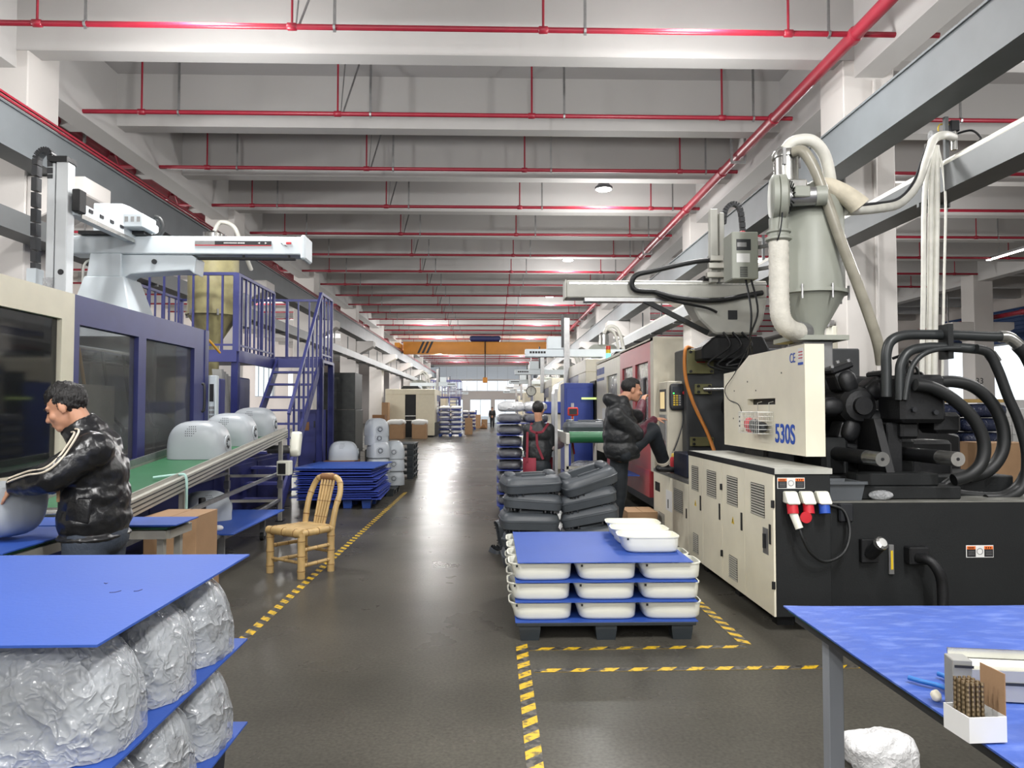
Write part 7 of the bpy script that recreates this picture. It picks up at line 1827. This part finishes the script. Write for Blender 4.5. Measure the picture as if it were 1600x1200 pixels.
# ================================================================ machines farther down the hall
def far_machine(x0, x1, y0, L, label, body, accent, robot_dir, door=True, hop=True, stairs=False):
    """clamp housing at the camera end, injection unit behind it, robot and hopper on top"""
    t = thing('injection_machine', label, 'machine', ((x0 + x1) / 2, y0 + L / 2, 0), 'machines farther down the hall')
    xm = (x0 + x1) / 2; H = 2.35
    B().box(x0 + 0.08, y0 + 0.1, 0, x1 - 0.08, y0 + L, 0.8).build('base', BLACK_EN, t)
    w = (x1 - x0)
    B().box(x0, y0, 0.1, x0 + w * 0.40, y0 + 0.1, H).build('end_panel', body, t, bevel=0.01)
    B().box(x0 + w * 0.62, y0, 0.1, x1, y0 + 0.1, H).build('end_panel', body, t, bevel=0.01)
    B().box(x0, y0, H, x1, y0 + L * 0.5, H + 0.3).build('top_housing', body, t, bevel=0.015)
    B().box(x0 + w * 0.40, y0 + 0.12, 0.1, x0 + w * 0.62, y0 + 0.14, H).build('open_gap', BLACK_ST, t)
    for z in (0.9, 1.15): B().box(x0 + w * 0.40, y0 + 0.05, z, x0 + w * 0.62, y0 + 0.09, z + 0.05).build('tie_bar', STEEL, t)
    for x in (x0, x1 - 0.06):
        g = B().box(x, y0 + 0.1, 0.8, x + 0.06, y0 + L * 0.18, H).build('side_guard', body, t)
        B().box(x, y0 + L * 0.18, 0.8, x + 0.06, y0 + L * 0.5, 1.2).build('side_guard', accent, t)
        B().box(x, y0 + L * 0.18, 2.0, x + 0.06, y0 + L * 0.5, H).build('side_guard', accent, t)
        B().box(x, y0 + L * 0.46, 1.2, x + 0.06, y0 + L * 0.5, 2.0).build('side_guard', accent, t)
        B().box(x + 0.02, y0 + L * 0.18, 1.2, x + 0.03, y0 + L * 0.46, 2.0).build('window_pane', ACRYLIC, t)
    B().box(x0 + 0.3, y0 + 0.5, 0.8, x1 - 0.3, y0 + L * 0.48, 2.1).build('platens', BLACK_ST, t)
    B().prism([(xm - 0.55, H + 0.3), (xm - 0.4, H + 0.48), (xm + 0.4, H + 0.48), (xm + 0.55, H + 0.3)], 'y', y0 + 0.3, y0 + 1.2).build('top_cover', BLACK_EN, t)
    B().box(x0 + 0.3, y0 + L * 0.55, 0.8, x1 - 0.3, y0 + L * 0.95, 1.5).build('injection_unit', accent, t, bevel=0.03)
    if hop:
        hy = y0 + L * 0.62
        h = B().lathe((xm, hy, 0), [(0.1, 1.5), (0.1, 2.2), (0.36, 2.6), (0.36, 3.3), (0.3, 3.36), (0, 3.38)], 20).build('hopper', HOPPER_G, t, smooth=40)
        B().lathe((xm - 0.3, hy - 0.25, 3.15), [(0.0, 0), (0.2, 0), (0.2, 0.12), (0, 0.12)], 18, (0, -1, 0)).build('blower', HOPPER_G, h, smooth=40)
        B().lathe((xm, hy, 3.36), [(0.14, 0), (0.14, 0.3), (0, 0.34)], 14).build('vacuum_loader', STEEL, h, smooth=40)
        B().tube(cr([(xm, hy, 3.7), (xm + 0.15, hy, 3.9), (xm + 0.4, hy, 3.8), (xm + 0.55, hy, 3.3), (xm + 0.6, hy, 2.4)], 6), 0.05, 8).build('hose', HOSE_W, h, smooth=60)
        B().tube(cr([(xm, hy - 0.05, 3.68), (xm + 0.1, hy, 3.82), (xm + 0.3, hy, 3.7), (xm + 0.42, hy, 3.2), (xm + 0.5, hy, 2.2)], 6), 0.04, 8).build('hose', HOSE_W, h, smooth=60)
    if robot_dir:
        ry = y0 + L * 0.5; s = robot_dir
        b = B(); frus(b, xm - 0.35, xm + 0.35, ry - 0.3, ry + 0.3, H, xm - 0.2, xm + 0.2, ry - 0.2, ry + 0.2, 2.95); b.build('robot_pedestal', ROBOT_W, t)
        rb = B().box(xm - s * 0.5, ry - 0.14, 2.95, xm + s * 2.3, ry + 0.14, 3.16).build('robot_beam', ROBOT_W, t, bevel=0.01)
        B().box(xm + s * 1.2, ry - 0.16, 3.16, xm + s * 1.7, ry + 0.2, 3.5).build('robot_carriage', ROBOT_W, rb, bevel=0.01)
        B().box(xm + s * 1.1, ry - 0.2, 2.2, xm + s * 1.25, ry - 0.06, 4.0).build('robot_arm', GALV, rb)
        B().box(xm + s * 1.26, ry - 0.18, 3.2, xm + s * 1.32, ry - 0.08, 4.1).build('cable_chain', BLACK_PL, rb)
        print_marks('lettering', DECAL_BLACK, rb, (xm + s * 1.9 - (0.28 if s < 0 else 0.1), ry - 0.142, 3.04), (1, 0, 0), (0, 0, 1), [0.06] * 6, 0.06, 0.015)
    return t
CR = mat('cream_far', (222, 214, 190), 0.45, var=0.04)
far_machine(-5.9, -3.2, 40.6, 9.0, 'cream machine with a dark open slot in its end, across the aisle on the left', CR, BLUE_EN, 1)
far_machine(-5.9, -3.3, 53.0, 8.0, 'machine behind the cream one with the dark slot, on the left', CR, BLUE_EN, 1)
far_machine(-5.9, -3.3, 65.0, 8.0, 'farthest machine on the left near the end windows', CR, BLUE_EN, 1)
far_machine(2.05, 4.3, 16.2, 7.6, 'machine with blue side guards right behind the red and cream guards', CREAM, BLUE_EN, -1)
far_machine(2.1, 4.3, 26.2, 8.0, 'second machine back along the right of the aisle', CREAM, BLUE_EN, -1)
far_machine(2.1, 4.3, 37.0, 8.0, 'third machine back along the right of the aisle', CR, BLUE_EN, -1)
far_machine(2.1, 4.3, 48.5, 8.0, 'fourth machine back along the right of the aisle', CR, CREAM, -1)
far_machine(2.1, 4.3, 60.0, 8.0, 'farthest machine on the right near the end windows', CR, BLUE_EN, -1)
# platform railing on the far left machine and signal tower on the near right one
t = thing('service_platform', 'distant blue service platform with railing behind the cream machine', 'platform', (-2.9, 50.5, 0))
B().box(-4.2, 50.0, 2.3, -2.2, 52.0, 2.4).build('deck', BLUE_EN, t)
for y in (50.0, 51.95):
    B().bar((-4.2, y, 3.5), (-2.2, y, 3.5), 0.06, 0.06).build('handrail', BLUE_EN, t)
    for i in range(11): B().box(-4.2 + i * 0.2 - 0.018, y - 0.018, 2.4, -4.2 + i * 0.2 + 0.018, y + 0.018, 3.5).build('baluster', BLUE_EN, t)
for i in range(10): B().box(-2.9, 50.0 - 0.22 * (10 - i), 0.23 * i + 0.1, -2.2, 50.22 - 0.22 * (10 - i), 0.23 * i + 0.15).build('tread', BLUE_EN, t)
for x in (-2.92, -2.2): B().bar((x, 47.8, 0.05), (x, 50.0, 2.35), 0.05, 0.18).build('stringer', BLUE_EN, t)
for x, y in ((-4.1, 50.1), (-2.3, 51.9), (-4.1, 51.9), (-2.3, 50.1)): B().box(x - 0.05, y - 0.05, 0, x + 0.05, y + 0.05, 2.3).build('post', BLUE_DK, t)
t = thing('signal_tower', 'small signal lamp lit green on top of the cream guard', 'signal lamp', (2.25, 13.7, 2.42))
q = Vector((2.16, 13.7, 2.42))
for i, (m_, z) in enumerate(((emit('signal_green', (90, 255, 200), 3.0), 0.05), (DECAL_YELLOW, 0.15), (mat('signal_red', (200, 60, 40), 0.3), 0.22))):
    B().cyl(q + Vector((0, 0, z)), q + Vector((0, 0, z + (0.1 if i == 0 else 0.07))), 0.045, n=14).build('lens', m_, t, smooth=40)
B().cyl(q, q + Vector((0, 0, 0.05)), 0.03, n=10).build('base', BLACK_PL, t)
t = thing('blue_cabinet', 'tall blue machine cabinet beyond the pale side screen', 'cabinet', (1.75, 14.9, 0))
B().box(1.42, 14.6, 0, 2.0, 15.4, 2.05).build('body', mat('bright_blue', (38, 62, 150), 0.45, var=0.06), t, bevel=0.01)
B().box(1.46, 14.585, 0.1, 1.96, 14.6, 1.95).build('door', mat('bright_blue', (38, 62, 150)), t, bevel=0.005)
B().box(1.5, 14.57, 1.0, 1.54, 14.585, 1.25).build('handle', BLACK_PL, t)
t = thing('dark_cabinet', 'black machine cabinet beside the tall blue cabinet', 'cabinet', (2.3, 14.9, 0))
B().box(2.02, 14.5, 0, 2.55, 15.3, 2.1).build('body', BLACK_EN, t, bevel=0.01)
B().box(1.75, 14.48, 1.72, 2.55, 14.5, 1.76).build('light_bar', emit('green_bar', (200, 225, 140), 0.9), t)

# ================================================================ cartons, stacks and small things along the far aisle
def liner_carton(x0, x1, y, h, label):
    t = thing('lined_carton', label, 'carton', ((x0 + x1) / 2, y, 0), 'lined cartons before the cream machine')
    B().box(x0, y, 0, x1, y + 0.8, h).build('body', CARDBOARD, t, bevel=0.01)
    b = B().sell(((x0 + x1) / 2, y + 0.4, h), ((x1 - x0) / 2 + 0.05, 0.46, 0.16), 0.7, 0.4, 36, 12)
    for v in b.v: v.z += 0.05 * noise.noise(v * 5); v.x += 0.02 * noise.noise(v * 9)
    b.build('bag_liner', mat('liner_white', (216, 216, 212), 0.5, var=0.05), t, smooth=80)
liner_carton(-5.45, -4.6, 38.2, 0.85, 'brown carton with white bag liner, left of the dark slot')
liner_carton(-4.2, -3.45, 38.4, 0.85, 'brown carton with white bag liner, right of the dark slot')
WB = film('white_film_stack', (226, 226, 222), 0.92, rough=0.3, bump=0.7, bscale=6)
def white_stack(x0, x1, y, n, label):
    t0 = pallet(x0, y, x1, y + 1.1, 0, 0.15, PBL, 'dark blue pallet under the ' + label, 'pallets along the far aisle')
    for k in range(n):
        for i in range(2):
            xa = x0 + (x1 - x0) * i / 2; xb = x0 + (x1 - x0) * (i + 1) / 2
            b = B().sell(((xa + xb) / 2, y + 0.55, 0.16 + k * 0.27 + 0.115), ((xb - xa) / 2 * 0.98, 0.54, 0.115), 0.7, 0.5, 22, 10)
            for v in b.v: v.z += 0.015 * noise.noise(v * 7)
            b.build('wrapped_part', WB, label='white wrapped part, layer %s, %s column, %s' % (ORD[k].replace('nearest', 'first'), ('left', 'right')[i], label), cat='wrapped part', group='wrapped parts of the ' + label, smooth=80)
        if k < n - 1: board(x0, y, x1, y + 1.1, 0.16 + (k + 1) * 0.27 - 0.035, 'dark board, layer %s up, of the %s' % (ORD[k].replace('nearest', 'first'), label), 'boards of the ' + label, BD2, 0.02)
white_stack(-3.05, -1.75, 41.5, 6, 'tall white stack by the aisle')
white_stack(-2.35, -1.3, 56.0, 5, 'farther white stack by the aisle')
carton(-1.7, 45.0, -1.25, 45.8, 0, 1.0, 'narrow brown carton beside the tall white stack', 'cartons along the far aisle')
carton(-2.0, 60.0, -1.0, 60.8, 0, 1.1, 'brown carton far down the left of the aisle', 'cartons along the far aisle')
carton(-0.95, 61.5, -0.45, 62.2, 0, 0.7, 'small brown carton farthest down the aisle', 'cartons along the far aisle')
B().prism([(-1.1, 0.002), (-0.4, 0.002), (-0.72, 0.5)], 'y', 58.5, 59.0).build('sack', CARDB2, label='brown sack leaning on the floor far down the aisle', cat='sack', bevel=0.06)
block(-5.0, 30.0, -4.3, 30.8, 0, 0.9, 'dark steel mould far behind the grey shell pile')
carton(-4.9, 30.1, -4.4, 30.7, 0.902, 1.3, 'brown carton on the dark mould far behind the shells', 'cartons along the far aisle', CARDB2)
carton(-5.95, 39.6, -5.6, 40.2, 0, 1.9, 'tall tan carton left of the cream machine', 'cartons along the far aisle')
t = thing('blue_bin', 'blue bin near the far door', 'bin', (-1.6, 64, 0)); B().box(-2.0, 63.7, 0, -1.4, 64.4, 1.4).build('body', mat('bright_blue', (38, 62, 150)), t, bevel=0.03); B().box(-2.03, 63.66, 1.4, -1.37, 64.44, 1.46).build('lid', BLUE_DK, t, bevel=0.02)
t = thing('blue_crate_stack', 'blue crate on top of pale boxes behind the bagged stack', 'crate', (1.2, 19, 0))
B().box(0.95, 18.6, 0, 1.95, 19.6, 1.42).build('pale_box', CREAM, t, bevel=0.02); B().box(0.85, 18.5, 1.42, 1.75, 19.5, 1.72).build('crate', mat('bright_blue', (38, 62, 150)), t, bevel=0.02)
# clock on the right far machine
t = thing('wall_clock', 'small round clock on a post far down the right of the aisle', 'clock', (1.6, 33, 0))
B().lathe((1.72, 33, 2.35), [(0, 0), (0.2, 0), (0.2, 0.05), (0, 0.05)], 20, (0, -1, 0)).build('face', WHITE_PL, t, smooth=40); B().lathe((1.72, 33.01, 2.35), [(0.2, 0), (0.23, 0), (0.23, 0.07), (0.2, 0.07)], 20, (0, -1, 0)).build('rim', BLACK_PL, t)
B().box(1.70, 33.0, 0, 1.74, 33.04, 4.2).build('post', GALV, t); B().box(1.715, 32.94, 2.35, 1.725, 32.95, 2.5).build('hand', BLACK_PL, t)

# ================================================================ neighbouring bay on the right
NAVY = film('navy_wrap', (44, 52, 78), 0.95, rough=0.25, bump=0.7, bscale=8)
for i in range(2):
    for k in range(5):
        x = 9.3 + i * 1.0
        b = B().sell((x, 15.6, 0.16 + k * 0.3 + 0.14), (0.49, 0.55, 0.145), 0.45, 0.35, 26, 10)
        for v in b.v: v.z += 0.012 * noise.noise(v * 8)
        b.build('wrapped_bundle', NAVY, label='dark blue wrapped bundle, layer %s, %s column, bay on the right' % (ORD[k].replace('nearest', 'first'), ('left', 'right')[i]), cat='bundle', group='dark bundles in the bay on the right', smooth=80)
    pallet(8.82 + i * 1.0, 15.05, 9.78 + i * 1.0, 16.15, 0, 0.15, PBL, 'pallet under the dark bundles, %s column' % ('left', 'right')[i], 'pallets in the bay on the right')
B().box(8.9, 15.1, 1.67, 10.7, 16.1, 1.74).build('plank_sheet', mat('yellow_ply', (190, 160, 100), 0.7, var=0.1), label='yellow plywood sheet on the dark wrapped bundles', cat='plywood')
for i in range(4):
    for k in range(8):
        x = 11.1 + i * 0.82; z = 0.15 + k * 0.2
        carton(x, 16.6, x + 0.8, 17.4, z, z + 0.19, 'pale flat carton, layer %s, column %s, wrapped wall on the right' % (ORD[k].replace('nearest', 'first'), ('one', 'two', 'three', 'four')[i]), 'pale cartons in the bay on the right', PAPER_W)
pallet(11.1, 16.6, 14.4, 17.4, 0, 0.145, PBL, 'long pallet under the pale cartons', 'pallets in the bay on the right')
carton(9.6, 12.5, 11.2, 13.3, 0, 0.75, 'large brown carton in front of the pale carton wall', 'brown cartons in the bay on the right')
carton(8.3, 12.2, 9.2, 12.9, 0, 0.95, 'brown carton left of the large one behind the machine', 'brown cartons in the bay on the right')
B().cyl((7.85, 12.9, 0), (7.85, 12.9, 6.3), 0.075, n=14).build('drain_pipe', WHITE_PAINT, label='white drain pipe rising behind the hydraulic pipes', cat='pipe', smooth=60)
t = thing('strip_light', 'long strip light in the bay on the right', 'lamp', (15.5, 20, 6.2))
B().box(15.42, 17.0, 6.2, 15.58, 22.5, 6.28).build('housing', GALV, t); B().box(15.44, 17.0, 6.185, 15.56, 22.5, 6.2).build('tube', LAMP_GLOW, t)
for y in (18, 22): B().cyl((15.5, y, 6.28), (15.5, y, SLAB_Z), 0.01, n=6).build('rod', GALV, t)

nb = [o for o in bpy.data.objects if o.name.startswith('column') and abs(o.location.x - 17.7) < 0.01 and abs(o.location.y - 26.35) < 1][0]
text_mesh('lettering', '33', 0.3, DECAL_BLACK, nb, (17.345, nb.location.y - COLW / 2 - 0.004, 2.45), (1, 0, 0), (0, 0, 1), 0.001)
